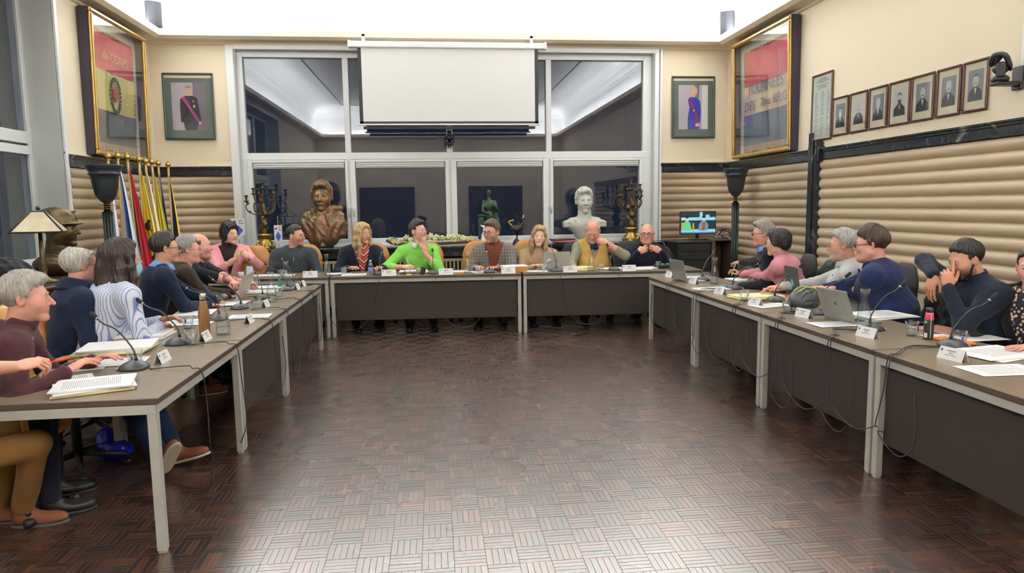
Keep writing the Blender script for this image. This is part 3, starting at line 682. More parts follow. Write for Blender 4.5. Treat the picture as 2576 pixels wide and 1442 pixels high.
PEOPLE = []
def person(label, px, py, H, Y=None, dep=None, body=180, look=180, pitch=0, roll=0, lf=.12, ls=0., wr=None, wl=None, pr='relax', pl='relax', dr=None, dl=None, ur=None, ul=None, er=None, el=None,
           hair=None, hc=(.03, .02, .015), skin='fair', top=None, tm=None, inner=None, legs=None, lv=None, fem=False, fat=0., nose=1., jaw=1., stub=0., stubc=(.10, .08, .07), red=0., bald=0., specs=None, sleeve='long',
           belly=0., shw=1., legyaw=None, shoes=True, sc=None, cell=.0048, group=None, extras=None, collar=None, colm=None, hipz=.53):
    d0 = dep if dep else None
    hp = np.array(px, float) if H is None else (atd(px, py, dep) if dep else aty(px, py, Y))
    dpt = float((hp-CO)@CF); s = sc or H*dpt/F_PX/.245
    Rh = rotm(look, pitch, roll)*s; toW = lambda V: V@Rh.T+hp
    Fb = rotm(body)[:, 1]; Rb = rotm(body)[:, 0]; Z = np.array([0, 0, 1.])
    nb = hp+Rh@np.array([0, -.038, -.145])            # base of neck
    hip = np.array([nb[0], nb[1], 0])-Fb*lf-Rb*ls; hip[2] = hipz
    foot0 = np.array([hip[0], hip[1], 0.0])
    if lv is not None: hip = np.array([nb[0]+lv[0], nb[1]+lv[1], hipz])
    foot0 = np.array([hip[0], hip[1], 0.0]); up = nb-hip; L = np.linalg.norm(up); u = up/L
    Pt = lambda t, r=0., f=0.: hip+up*t+(Rb*r+Fb*f)*s
    shz = -.074*s
    shR = nb+Rb*.178*s*shw+Z*shz-Fb*.005; shL = nb-Rb*.178*s*shw+Z*shz-Fb*.005
    arms = []
    for right, Sh, W, pz, pose, dv, upv, ev in ((True, shR, wr, pr, pr, dr, ur, er), (False, shL, wl, pl, pl, dl, ul, el)):
        sg = 1 if right else -1
        if W is None: W = Sh+Fb*.28*s+Z*(-.30*s)-Rb*sg*.02
        if len(W) == 4: W = hp+np.array(W[1:], float)*s
        W = np.array(W, float); pole = (Rb*sg*.55-Z*.8-Fb*.25) if ev is None else np.array(ev, float)
        E, W = ik(Sh, W, .285*s, .265*s, pole); fd = (W-E)/np.linalg.norm(W-E)
        dv = fd if dv is None else np.array(dv, float)/np.linalg.norm(dv); upv = Z*1. if upv is None else np.array(upv, float)
        arms.append((Sh, E, W, dv, upv, pose, right))
    # skin: head and neck
    hs = head_sdf(fem, nose, fat, jaw); V, F = hs.mesh(cell/s*1.0); Cc = head_cols(V, SK[skin], stub, stubc, fem, red, bald); V = toW(V)
    Vs, Fs, Cs, MI = [V], [F.tolist()], [Cc], [0]*len(F); n = len(V)
    # hands and forearms
    for (Sh, E, W, dv, upv, pose, right) in arms:
        a = SDF(); fd = (W-E)/np.linalg.norm(W-E); st = E if sleeve in ('short', 'three') else W-fd*.10*s
        if sleeve == 'short': a.cap(Sh+(E-Sh)*.45, E, .046*s, .041*s, .02)
        k = .041 if fem else .045
        a.cap(st, st+(W-st)*.5, (k if sleeve in ('short', 'three') else .033)*s, (.036 if sleeve in ('short', 'three') else .03)*s, .02); a.cap(st+(W-st)*.5, W, .036*s if sleeve in ('short', 'three') else .03*s, .026*s, .02)
        hand_sdf(a, W, dv, upv, right, pose, s*(.93 if fem else 1.0)); V, F = a.mesh(min(.0046, cell)); Vs.append(V); Fs.append((F+n).tolist()); n += len(V); MI += [0]*len(F)
        c = np.tile(np.array(SK[skin])*np.array([.97, .88, .86]), (len(V), 1)); Cs.append(c)
    # hidden trunk and limbs, coarse
    hipR, hipL = hip+Rb*.095*s, hip-Rb*.095*s; Fl = rotm(legyaw if legyaw is not None else body)[:, 1]; Rl = rotm(legyaw if legyaw is not None else body)[:, 0]
    if legs is None: legs = (.40, .40, 0, 0)
    knees = [hipR+Fl*.43*s+Rl*.05-Z*.02, hipL+Fl*.43*s-Rl*.05-Z*.02]
    feet = [np.array([*(kn+Fl*o)[:2], .09]) for kn, o in zip(knees, (legs[2], legs[3]))]
    if extras and 'knees' in extras: knees = [np.array(k, float) for k in extras['knees']]
    if extras and 'feet' in extras: feet = [np.array(k, float) for k in extras['feet']]
    b = SDF(); b.ell(Pt(.68), np.array((.14, .09, .18))*s, rotm(body), k=.05); b.ell(Pt(.2), np.array((.13, .1, .16))*s, rotm(body), k=.05); b.cap(shR, shL, .045*s, k=.05); b.cap(Pt(.8), nb+Z*.03, .05*s, .05*s, .05)
    for (Sh, E, W, *_r) in arms: b.cap(Sh, E, .04*s, .034*s, .03); b.cap(E, W, .032*s, .022*s, .03)
    for i in (0, 1): b.cap((hipR, hipL)[i], knees[i], .065*s, .045*s, .04); b.cap(knees[i], feet[i], .042*s, .03*s, .03)
    V, F = b.mesh(.024); Vs.append(V); Fs.append((F+n).tolist()); n += len(V); MI += [0]*len(F); Cs.append(np.tile(np.array(SK[skin]), (len(V), 1)))
    # eyes
    m = MB()
    for sx in (-1, 1):
        m.cur = 1; m.ball((sx*.032, .0768, .0045), .0125, 12, 8); m.cur = 2; m.ball((sx*.032+(extras or {}).get('gaze', 0), .0848, .0042), (.0062, .0052, .0062), 10, 6)
    V = toW(np.array(m.v)); Vs.append(V); Fs.append([tuple(i+n for i in f) for f in m.f]); MI += m.mi; Cs.append(np.ones((len(V), 3))*.5)
    V = np.concatenate(Vs)-foot0; F = [tuple(f) for q in Fs for f in q]
    ob = link('person', mesh_from('person', V, F, [skin_m, eyew, iris_m], MI, col=np.concatenate(Cs))); ob.location = foot0.tolist(); tag(ob, label, 'person', group)
    def child(name, V, F, mat, **k): return link(name, mesh_from(name, np.asarray(V)-foot0, F, mat, **k), ob)
    def hchild(name, mb, mats):
        V = toW(np.array(mb.v))-foot0; mb2 = MB(); mb2.v = [tuple(v) for v in V]; mb2.f, mb2.mi, mb2.sm = mb.f, mb.mi, mb.sm; return mb2.build(name, mats, ob)
    # hair
    if hair is not None:
        if fem: hair.setdefault('brow', .0023)
        V, F = hair_sdf(hair).mesh(.0042/ (s if s > 1 else 1)); hm = M('hair_%d' % (len(PEOPLE)), hc, .45, var=.45, vscale=60, bump=.5, bscale=160, stretch=(1, 1, .25), col2=hair.get('c2'))
        child('hair', toW(V), F, hm)
    # top garment
    def garment(off, cut=None, fold=.004, short=False, armless=False, cuff=.0, cellg=.0095):
        g = SDF(); R = rotm(body); o = off
        g.ell(Pt(.70, 0, .005), np.array((.172*shw+o, .112+o+belly*.15, .19))*s, R, k=.05); g.ell(Pt(.34, 0, .015+belly*.4), np.array((.158+o+belly, .120+o+belly, .19))*s, R, k=.08)
        g.ell(Pt(.06), np.array((.175+o+belly*.5, .135+o+belly*.4, .13))*s, R, k=.06)
        g.ell(nb-u*.10*s-Fb*.01, np.array((.172*shw+o, .092+o, .080))*s, R, k=.07)
        if fem: g.cap(Pt(.62, .07, .06), Pt(.62, .075, .07), .045*s+o, k=.06); g.cap(Pt(.62, -.07, .06), Pt(.62, -.075, .07), .045*s+o, k=.06)
        g.cap(shR-Z*.005, nb+Z*.0, .056*s+o, .052*s+o, .045); g.cap(shL-Z*.005, nb+Z*.0, .056*s+o, .052*s+o, .045)
        if not armless:
            for (Sh, E, W, *_r) in arms:
                if sleeve == 'short' or short: g.cap(Sh, Sh+(E-Sh)*.78, .062*s+o, .060*s+o, .05)
                elif sleeve == 'three': g.cap(Sh, E, .058*s+o, .052*s+o, .05); g.cap(E, E+(W-E)*.45, .05*s+o, .047*s+o, .03)
                else: g.cap(Sh, E, .052*s+o, .046*s+o, .08); g.cap(E, W-(W-E)*(.06+cuff), .045*s+o, .035*s+o, .035)
        hd = nb+Z*.055*s+Fb*.012*s; g.ell(hd, np.array((.066, .066, .07))*s, k=.02, op='-')
        if cut: g.fn(cut, .012, '-')
        sd = len(PEOPLE)*1.3
        def folds(P):
            q = fold*.75*wob(P, 1.25, sd)+fold*.35*wob(P, 2.6, sd+2)
            for (Sh, E, W, *_r) in arms: r = np.linalg.norm(P-E, axis=1); q = q+fold*1.1*np.exp(-(r/.10)**2)*np.sin((P-E)@((W-Sh)/np.linalg.norm(W-Sh))*110+sd)
            return q
        g.fn(folds, 0, 'n'); return g.mesh(cellg)
    tm = tm or M('grey_knit', (.1, .1, .1)); kind = top or 'sweater'
    def vcut(depth, wide):
        def f(P):
            q = P-nb; r = np.abs(q@Rb)/s; fz = (q@Z)/s; fw = (q@Fb)/s; hw = np.clip((fz+depth)*wide, -.2, .12)
            return np.maximum(r-hw, -(fw-.035))*s
        return f
    if kind in ('blazer', 'cardigan', 'vest'):
        dpv, wd = {'blazer': (.36, .28), 'cardigan': (.42, .25), 'vest': (.22, .35)}[kind]
        V, F = garment(.012 if kind != 'vest' else .010, vcut(dpv, wd), armless=(kind == 'vest')); child({'vest': 'vest'}.get(kind, 'blazer'), V, F, tm)
        if inner is not None: V, F = garment(-.002 if kind != 'vest' else .0, None, .003, armless=(kind != 'vest')); child('shirt', V, F, inner)
        if kind == 'blazer':   # lapels
            for sg in (-1, 1):
                m = MB(); prev = []
                for k in range(7):
                    t = k/6; z = -.03-t*.32; hw = (z+dpv)*wd; r0 = sg*(hw+.002); r1 = sg*(hw+.012+.045*math.sin(PI*min(1, .25+t*.72)));  fo = .128+.012*math.sin(PI*t)+belly*.5-abs(.035*(1-t))
                    bsh = lambda r, f: nb+Rb*r*s+(-u)*(-z)*s+Fb*(f-r*r*1.6)*s
                    prev += [tuple(bsh(r0, fo-.006)-foot0), tuple(bsh((r0+r1)/2, fo+.004)-foot0), tuple(bsh(r1, fo-.003)-foot0)]
                m.add(prev, [(3*k+j, 3*k+j+1, 3*k+j+4, 3*k+j+3) for k in range(6) for j in (0, 1)], True); o = m.build('lapel', tm, ob); so = o.modifiers.new('t', 'SOLIDIFY'); so.thickness = .006
    else: V, F = garment(.006 if kind == 'sweater' else .002, None, .0045 if kind == 'sweater' else .0038); child({'tshirt': 't_shirt'}.get(kind, kind), V, F, tm)
    # collar band
    if collar:
        cm = colm or tm; m = MB(); hgt, rad, gap = {'shirt': (.036, .070, .22), 'turtle': (.055, .060, 0), 'crew': (.012, .066, 0), 'hood': (.05, .085, .5), 'stand': (.045, .068, .30)}[collar]
        N_ = 28; a0, a1 = gap, 2*PI-gap; rows = []; nd = (hp-nb); nd = nd/np.linalg.norm(nd); nd = nd*.35+u*.65; nd /= np.linalg.norm(nd)
        if collar == 'turtle': prof = [(0, 1.12), (.25, 1.03), (.6, 1.0), (.85, 1.03), (1, 1.0), (1, .9)]
        elif collar == 'shirt': prof = [(0, 1.0), (.6, .98), (1, .95), (.9, 1.08), (.2, 1.28), (-.35, 1.5)]
        elif collar == 'hood': prof = [(-.4, 1.4), (0, 1.35), (.6, 1.2), (1, .95), (.9, .8)]
        else: prof = [(0, 1.1), (.5, 1.05), (1, 1.0), (1, .9)]
        cen = nb+Z*.004+Fb*.008
        for h, r in prof:
            for k in range(N_+1):
                a = a0+(a1-a0)*k/N_; fwd = math.cos(a); tip = (1+.5*max(0, fwd)**3) if (collar == 'shirt' and h < .5) else 1
                q = cen+(Rb*math.sin(a)*rad*r+Fb*fwd*rad*r*1.02)*s+nd*(h*hgt*tip-(.022*fwd if collar != 'crew' else .03*fwd))*s; rows.append(tuple(q-foot0))
        m.add(rows, [(j*(N_+1)+k, j*(N_+1)+k+1, (j+1)*(N_+1)+k+1, (j+1)*(N_+1)+k) for j in range(len(prof)-1) for k in range(N_)], True)
        o = m.build('collar', cm, ob); so = o.modifiers.new('t', 'SOLIDIFY'); so.thickness = .004
    # trousers and shoes
    tr = SDF(); tr.ell(hip+Z*.01, np.array((.165, .14, .12))*s, rotm(body), k=.05)
    for i in (0, 1): tr.cap((hipR, hipL)[i], knees[i], .088*s, .066*s, .05); an = feet[i]+(knees[i]-feet[i])*.06; tr.cap(knees[i], an, .066*s, .052*s, .03)
    tr.fn(lambda P: .006*wob(P, .5, 3.), 0, 'n'); V, F = tr.mesh(.014); tmx = (extras or {}).get('trousers', M('dark_trousers', (.02, .022, .03), .8, bump=.1)); child('trousers', V, F, tmx)
    shm = (extras or {}).get('shoem', M('black_shoe', (.015, .014, .013), .4))
    for i in (0, 1):
        if extras and extras.get('noshoe'): break
        f = feet[i]; fd = extras['footdir'][i] if extras and 'footdir' in extras else Fl; fd = np.array(fd, float); fd /= np.linalg.norm(fd); upf = np.array(extras['footup'][i], float) if extras and 'footup' in extras else Z; upf = upf-fd*(upf@fd); upf /= np.linalg.norm(upf); rt = np.cross(fd, upf)
        R = np.stack([rt, fd, upf], 1); c = f-upf*.045; sh_ = SDF()
        sh_.ell(c+fd*.02, (.040, .075, .045), R, k=.03); sh_.ell(c+fd*.12-upf*.012, (.046, .085, .034), R, k=.03); sh_.cap(f-upf*.02, f+upf*.015, .042, .045, .03); sh_.fn(lambda P: -(P-c)@upf-.030, .004, '&')
        V, F = sh_.mesh(.009); child('shoe', V, F, shm)
        so_ = SDF(); so_.ell(c+fd*.01-upf*.037, (.043, .072, .02), R, k=.04); so_.ell(c+fd*.12-upf*.037, (.049, .09, .02), R, k=.04); so_.fn(lambda P: np.abs((P-c)@upf+.036)-.008, .003, '&'); V, F = so_.mesh(.008); child('sole', V, F, (extras or {}).get('solem', M('dark_sole', (.03, .03, .03), .7)))
    if specs: mb, mt = glasses_mesh(*specs); hchild('glasses', mb, mt)
    PEOPLE.append(ob); ob['_'] = 0; del ob['_']
    return dict(ob=ob, toW=toW, hp=hp, s=s, arms=arms, nb=nb, Fb=Fb, Rb=Rb, foot0=foot0, child=child, hchild=hchild, Pt=Pt)
# ---------------------------------------------------------------- cloth materials
def fab(name, rgb, var=.12, bump=.25, bs=260, rough=.9, vs=12): return M(name, S(*rgb), rough, var=var, vscale=vs, bump=bump, bscale=bs, spec=.2, sheen=.1)
def plaid(name, base, line, sc=20.):
    m = fab(name, base); N, L, b = nodes_of(m); tc = N.new('ShaderNodeTexCoord'); out = None
    for i, ax in enumerate('XZ'):
        wv = N.new('ShaderNodeTexWave'); wv.bands_direction = ax; wv.inputs['Scale'].default_value = sc*(.22 if i else .25); L.new(tc.outputs['Object'], wv.inputs['Vector'])
        r = N.new('ShaderNodeMapRange'); r.inputs['From Min'].default_value = .88; r.inputs['From Max'].default_value = .97; L.new(wv.outputs['Fac'], r.inputs['Value'])
        if out is None: out = r.outputs['Result']
        else: a = N.new('ShaderNodeMath'); a.operation = 'MAXIMUM'; L.new(out, a.inputs[0]); L.new(r.outputs['Result'], a.inputs[1]); out = a.outputs[0]
    mx = N.new('ShaderNodeMix'); mx.data_type = 'RGBA'; src = b.inputs['Base Color'].links[0].from_socket; L.new(out, mx.inputs['Factor']); L.new(src, mx.inputs['A']); mx.inputs['B'].default_value = (*S(*line), 1); L.new(mx.outputs['Result'], b.inputs['Base Color']); return m
def chevron(name):
    m = M(name, (.4, .1, .1), .8); N, L, b = nodes_of(m); tc = N.new('ShaderNodeTexCoord'); sp = N.new('ShaderNodeSeparateXYZ'); L.new(tc.outputs['Object'], sp.inputs[0])
    pp = N.new('ShaderNodeMath'); pp.operation = 'PINGPONG'; pp.inputs[1].default_value = .07; L.new(sp.outputs['X'], pp.inputs[0])
    a = N.new('ShaderNodeMath'); a.operation = 'ADD'; L.new(pp.outputs[0], a.inputs[0]); L.new(sp.outputs['Z'], a.inputs[1])
    f = N.new('ShaderNodeMath'); f.operation = 'MULTIPLY'; f.inputs[1].default_value = 11; L.new(a.outputs[0], f.inputs[0]); g = N.new('ShaderNodeMath'); g.operation = 'FRACT'; L.new(f.outputs[0], g.inputs[0])
    cr = N.new('ShaderNodeValToRGB'); cr.color_ramp.interpolation = 'CONSTANT'; e = cr.color_ramp.elements; e[0].color = (*S(150, 30, 40), 1); e[1].position = .25; e[1].color = (*S(225, 205, 170), 1)
    for p_, c in ((.4, S(200, 80, 40)), (.6, S(120, 24, 44)), (.8, S(230, 150, 140)), (.9, S(60, 20, 50))): x = e.new(p_); x.color = (*c, 1)
    L.new(g.outputs[0], cr.inputs['Fac']); L.new(cr.outputs['Color'], b.inputs['Base Color']); return m
def floral(name):
    m = M(name, (.02, .02, .04), .8); N, L, b = nodes_of(m); tc = N.new('ShaderNodeTexCoord'); v = N.new('ShaderNodeTexVoronoi'); v.inputs['Scale'].default_value = 45; L.new(tc.outputs['Object'], v.inputs['Vector'])
    cr = N.new('ShaderNodeValToRGB'); cr.color_ramp.interpolation = 'CONSTANT'; e = cr.color_ramp.elements; e[0].color = (*S(225, 190, 160), 1); e[1].position = .4; e[1].color = (*S(30, 30, 48), 1); L.new(v.outputs['Distance'], cr.inputs['Fac']); L.new(cr.outputs['Color'], b.inputs['Base Color']); return m
white_shirt = fab('white_shirt_cotton', (215, 215, 215), .03)
navy_tr = fab('navy_trousers', (28, 34, 52)); dark_tr = fab('charcoal_trousers', (36, 36, 40)); jeans = fab('dark_blue_jeans', (32, 48, 84)); tan_tr = fab('tan_corduroy_trousers', (150, 112, 62), vs=5); brown_shoe = M('brown_suede_shoe', S(136, 84, 56), .75, bump=.2)
grey_sole = M('grey_rubber_sole', S(92, 90, 86), .7); cream_sole = M('cream_crepe_sole', S(205, 200, 176), .7)
T3 = .775   # wrist height for a hand resting on a side table
# ---- left row
person('person cut off at near left with bare forearm, red pen, tan trousers and brown shoes', (-2.20, 2.95, 1.30), 0, None, sc=1.0, body=55, look=60, lv=(-.30, -.06), wr=atz(72, 926, .90), wl=(-2.5, 2.9, .60), pr='pen', dr=(.85, .45, .12), ur=(-.2, -.55, .8), er=(.1, -.8, -1), sleeve='short', cell=.0042,
       hair=dict(kind='short'), hc=S(70, 62, 55), top='tshirt', tm=fab('olive_shirt', (80, 84, 70)), extras=dict(trousers=tan_tr, shoem=brown_shoe, solem=grey_sole, knees=[atz(88, 1120, .47), atz(40, 1080, .50)], feet=[atz(62, 1322, .0)+np.array([0, 0, .085]), atz(8, 1318, .0)+np.array([-.03, .02, .085])], footdir=[(1, .12, 0), (1, .1, 0)]))
person('grey-haired man in a maroon half-zip sweater at near left', 66, 752, 124, dep=3.50, body=66, look=72, pitch=-2, lv=(-.40, -.02), wr=(-1.84, 3.60, .80), wl=(-1.86, 3.92, .785), pr='relax', er=(.3, -.5, -.9), skin='pink', red=.15, nose=1.15, cell=.0042,
       hair=dict(kind='short', th=.013, top=.014, line=.058, back=-.085, quiff=.006, amp=.0028, freq=30), hc=S(176, 172, 162), tm=fab('maroon_wool', (78, 44, 50), .2), collar='stand', colm=fab('maroon_wool', (78, 44, 50), .2), inner=None, extras=dict(trousers=navy_tr))
p3 = person('balding white-haired man in a navy jacket leaning back, behind the empty tan chair back', 206, 668, 92, dep=4.66, body=50, look=52, pitch=-4, lv=(-.12, -.05), wr=(-2.28, 4.98, .66), wl=(-2.42, 5.12, .66), skin='pink', red=.25, bald=.35, cell=.0045,
       hair=dict(kind='crown', th=.014, back=-.10, line=.075, amp=.0026), hc=S(200, 196, 184), tm=fab('navy_softshell', (26, 38, 66), .25, .15), collar='hood', specs=('thin', black_frame), extras=dict(trousers=dark_tr))
bl = stripes('blue_striped_blouse', S(214, 220, 236), S(120, 138, 190), 17, 'X', .84, .8, .6, rot=(0, 0, math.radians(44)))
p4 = person('woman with long brown hair, face mask and blue-striped blouse', 306, 652, 95, dep=4.66, body=46, look=57, lv=(-.22, -.04), wr=atz(402, 822, .79), wl=atz(405, 806, .83), pr='relax', pl='relax', ur=(0, -.7, .7), ul=(-.3, .5, .8), fem=True, skin='tan', cell=.0042,
       hair=dict(kind='long', len=.42, th=.012, amp=.0022, freq=34, front=.035), hc=S(58, 44, 38), top='blouse', tm=bl, collar='crew', belly=.02, extras=dict(trousers=jeans, shoem=brown_shoe, solem=cream_sole, knees=[(-1.98, 4.42, .52), (-1.95, 4.66, .52)], feet=[(-1.66, 4.20, .13), (-1.66, 4.42, .10)], footdir=[(.45, -.35, .8), (.95, -.1, .25)], footup=[(-.5, .5, .5), (0, 0, 1)]))
m = MB(); m.grid(lambda u, v: ((u-.5)*.118, .116-abs((u-.5)*.118)**1.6*5.2-(v-.5)**2*.05, -.018-.085*v), 12, 8); p4['hchild']('face_mask', m, M('light_blue_mask', S(150, 200, 224), .8))
p6 = person('bearded dark-haired man in a navy sweater over a light blue collar', 416, 626, 75, dep=5.75, body=62, look=62, pitch=0, lv=(-.22, 0), wr=(-1.95, 6.16, T3), wl=(-1.93, 6.40, T3), skin='tan', red=.1,
       hair=dict(kind='short', th=.009, top=.018, line=.062, beard=.0), hc=S(44, 34, 30), tm=fab('navy_knit', (24, 36, 60), .15, .2), collar='shirt', colm=fab('light_blue_cotton', (120, 160, 220)), specs=('thick', black_frame), extras=dict(trousers=dark_tr, shoem=brown_shoe, solem=cream_sole))
p7 = person('grey-haired man with glasses in a dark brown jacket, left row', 473, 629, 68, dep=6.25, body=66, look=68, pitch=-2, lv=(-.22, 0), wr=(-1.95, 6.72, T3), wl=(-1.96, 6.92, T3), skin='pink', red=.3,
       hair=dict(kind='short', th=.009, top=.012, line=.07, amp=.0025), hc=S(160, 156, 152), top='blazer', tm=fab('dark_brown_suede', (62, 50, 42), .25, .2), inner=fab('black_polo', (24, 22, 22)), fat=.3, specs=('thin', black_frame))
p8 = person('shaven-headed man in a black T-shirt with tattooed crossed arms', 503, 620, 65, dep=6.85, body=96, look=84, pitch=-2, lv=(-.16, 0), wr=(-1.86, 7.28, .84), wl=(-1.84, 6.82, .86), pr='curl', pl='curl', er=(.6, -.5, -.4), el=(.6, .5, -.4), sleeve='short', skin='pink', red=.35, fat=.7, bald=.3, belly=.04,
       hair=dict(kind='bald', th=.003, ring=.06, amp=.0006), hc=S(90, 66, 56), top='tshirt', tm=fab('black_cotton_tshirt', (24, 28, 34), .15, .12), stub=.25)
m = MB()
for (Sh, E, W, *_r) in p8['arms']:
    R_ = Matrix.Identity(4); c = E+(W-E)*.30; ax = (W-E)/np.linalg.norm(W-E)
    for k in range(5): q = c+ax*(k*.028-.05); m.tube([tuple(q-p8['foot0']-ax*.008), tuple(q-p8['foot0']+ax*.008)], [.0475, .0468], 14, caps=False)
m.build('tattoo', M('grey_tattoo_ink', S(96, 104, 116), .5, var=.6, vscale=40, col2=S(190, 140, 120)), p8['ob'])
# ---- far row
BW = .79
person('woman with a black bob in a pink blazer, hands folded before her chest', 577, 588, 53, Y=9.42, body=158, look=124, pitch=-3, lf=.10, wr=aty(592, 652, 9.12), wl=aty(629, 648, 9.10), dr=(.5, -.2, .75), dl=(-.6, -.1, .55), ur=(-.4, -.8, .2), ul=(.5, -.8, .2), pr='steep', pl='steep', er=(-.7, 0, -.8), el=(.7, 0, -.8), fem=True, skin='pale',
       hair=dict(kind='bob', th=.010, line=.045, amp=.0015), hc=(.012, .01, .012), top='blazer', tm=fab('pink_blazer_wool', (222, 150, 158), .06, .12), inner=fab('dark_brown_knit', (48, 38, 36)), collar='turtle', colm=fab('dark_brown_knit', (48, 38, 36)))
p_ = person('dark-haired man with glasses in a charcoal zip sweater, left of the blonde woman', 744, 594, 52, Y=9.42, body=172, look=112, lf=.10, wr=(-2.0, 9.10, BW-.06), wl=(-1.62, 9.10, BW-.06), skin='tan', stub=.3, shw=1.1, nose=1.1,
       hair=dict(kind='short', th=.006, top=.010, line=.068), hc=S(52, 48, 46), tm=fab('charcoal_jersey', (62, 68, 74), .08, .1), collar='crew', specs=('thin', metal_frame))
m = MB(); c = p_['Pt']; m.tube([tuple(c(t, 0, f)-p_['foot0']) for t, f in ((.80, .125), (.7, .135), (.56, .145))], .004, 6); m.build('zip', metal_frame, p_['ob'])
person('long-haired blonde woman in a navy blazer over a red chevron top', 912, 589, 52, Y=9.38, body=165, look=134, pitch=-2, lf=.10, wr=aty(878, 676, 9.02), wl=aty(958, 674, 9.02), fem=True, skin='tan', red=.1,
       hair=dict(kind='long', len=.27, th=.010, line=.066, front=.03, amp=.002), hc=S(192, 164, 116), top='blazer', tm=fab('navy_blazer_crepe', (26, 32, 46), .08, .1), inner=chevron('red_chevron_print'), extras=dict(trousers=dark_tr))
p_ = person('short-haired woman in a bright green sweater, hand to her mouth, writing', 1052, 583, 53, Y=9.38, body=176, look=128, pitch=10, lf=.10, wr=aty(1014, 672, 9.05), wl=aty(1069, 638, 9.16), dr=(.75, -.4, .1), dl=(-.08, .03, 1), ul=(.55, -.85, .1), ur=(.1, -.5, .8), pr='pen', pl='flat', el=(.5, -.2, -.9), er=(-.8, 0, -.5), sleeve='three', fem=True, skin='fair', red=.15,
       hair=dict(kind='short', th=.007, top=.022, line=.056, amp=.003, quiff=.004), hc=S(62, 44, 38), tm=fab('bright_green_knit', (128, 200, 84), .08, .2), collar='shirt', colm=white_shirt, specs=('thin', metal_frame))
person('man with blue glasses in a grey plaid blazer over a rust turtleneck, speaking', 1237, 585, 55, Y=9.30, body=192, look=222, pitch=-2, lf=.08, wr=(.52, 8.98, BW), wl=(.80, 8.86, BW), skin='tan', stub=.35, red=.1,
       hair=dict(kind='short', th=.007, top=.022, line=.064, quiff=.01, amp=.0026), hc=S(92, 78, 64), top='blazer', tm=plaid('grey_plaid_tweed', (100, 98, 94), (134, 126, 112), 34), inner=fab('rust_knit', (112, 58, 44), .1, .2), collar='turtle', colm=fab('rust_knit', (112, 58, 44), .1, .2), specs=('thick', blue_frame))
person('woman with long dark-blond hair in a beige knit sweater behind the open laptop', 1356, 596, 52, Y=9.38, body=178, look=184, pitch=3, roll=-5, lf=.10, wr=(1.28, 8.95, BW), wl=(1.62, 8.93, BW), fem=True, skin='pale', red=.12,
       hair=dict(kind='long', len=.26, th=.009, line=.070, front=.035, amp=.002), hc=S(172, 142, 102), tm=stripes('beige_cable_knit', S(178, 150, 122), S(150, 124, 98), 14, 'X', .6, .9, 1.5), collar='crew')
p_ = person('bald man in a yellow vest and sage shirt resting his forehead on his hand', 1491, 583, 54, Y=9.30, body=186, look=196, pitch=-30, lf=.06, wr=aty(1448, 680, 8.92), wl=aty(1526, 612, 9.10), dl=(-.85, .25, .35), ul=(-.2, -.9, .4), pl='curl', el=(.9, -.3, -.6), sleeve='three', skin='pink', red=.5, bald=.5, fat=.3, belly=.05,
       hair=dict(kind='bald', th=.006, ring=.055, amp=.002), hc=S(176, 168, 158), top='vest', inner=fab('sage_shirt_cotton', (142, 140, 116), .1, .12), tm=fab('mustard_vest_knit', (190, 152, 84), .08, .15), collar='shirt', colm=fab('sage_shirt_cotton', (142, 140, 116), .1, .12))
s_ = SDF(); nb = p_['nb']; f_ = p_['Fb']; s_.ell(nb+f_*.09+np.array([0, 0, -.02]), (.075, .05, .045), k=.03); s_.ell(nb+f_*.125+np.array([-.0, 0, -.085]), (.055, .03, .05), k=.03); s_.fn(lambda P: .006*wob(P, 2.2), 0, 'n'); V, F = s_.mesh(.007); p_['child']('scarf', V, F, fab('navy_scarf', (40, 56, 96), .3))
p_ = person('bald man with black-rimmed glasses in a navy sweater, hands folded under his chin', 1627, 589, 52, Y=9.36, body=192, look=200, pitch=-2, lf=.06, wr=aty(1606, 634, 9.04), wl=aty(1662, 632, 9.02), dr=(.85, -.1, .35), dl=(-.85, -.1, .35), ur=(-.2, -.9, .2), ul=(.2, -.9, .2), pr='clasp', pl='clasp', er=(-.45, -.2, -.9), el=(.45, -.2, -.9), shw=1.12, skin='pink', red=.2, bald=.2, fat=.6, belly=.03, jaw=1.05,
       hair=dict(kind='bald', th=.001, ring=.03, amp=.0004), hc=S(140, 100, 84), tm=fab('dark_navy_jersey', (24, 30, 42), .1, .1), collar='shirt', colm=white_shirt, specs=('thick', black_frame))
# ---- right row
p_ = person('grey-haired man in a black sweater over a light blue collar, arm stretched over the table', 1919, 589, 62, dep=6.95, body=-70, look=-68, pitch=-3, lv=(.22, 0), wr=atz(1803, 679, .79), wl=None, skin='pink', red=.3,
       hair=dict(kind='short', th=.009, top=.014, line=.068, quiff=.006, amp=.0026), hc=S(150, 146, 138), tm=fab('black_wool_sweater', (26, 28, 32), .12, .15), collar='shirt', colm=fab('light_blue_cotton', (120, 160, 220)), specs=('thick', M('dark_red_frame', S(80, 30, 34), .3)), belly=.03, fat=.2)
p_ = person('woman with short dark curly hair in a pink turtleneck, holding a pen', 1955, 612, 63, dep=6.62, body=-52, look=-50, pitch=-4, lv=(.24, -.02), wr=atz(1851, 694, .83), wl=atz(1878, 704, .79), pr='pen', pl='relax', dr=(-.6, .2, .5), fem=True, skin='fair', red=.1,
       hair=dict(kind='curly', amp=.001), hc=S(22, 17, 16), tm=fab('dusty_pink_knit', (196, 132, 142), .08, .15), collar='turtle', colm=fab('dusty_pink_knit', (196, 132, 142), .08, .15), specs=('thin', black_frame))
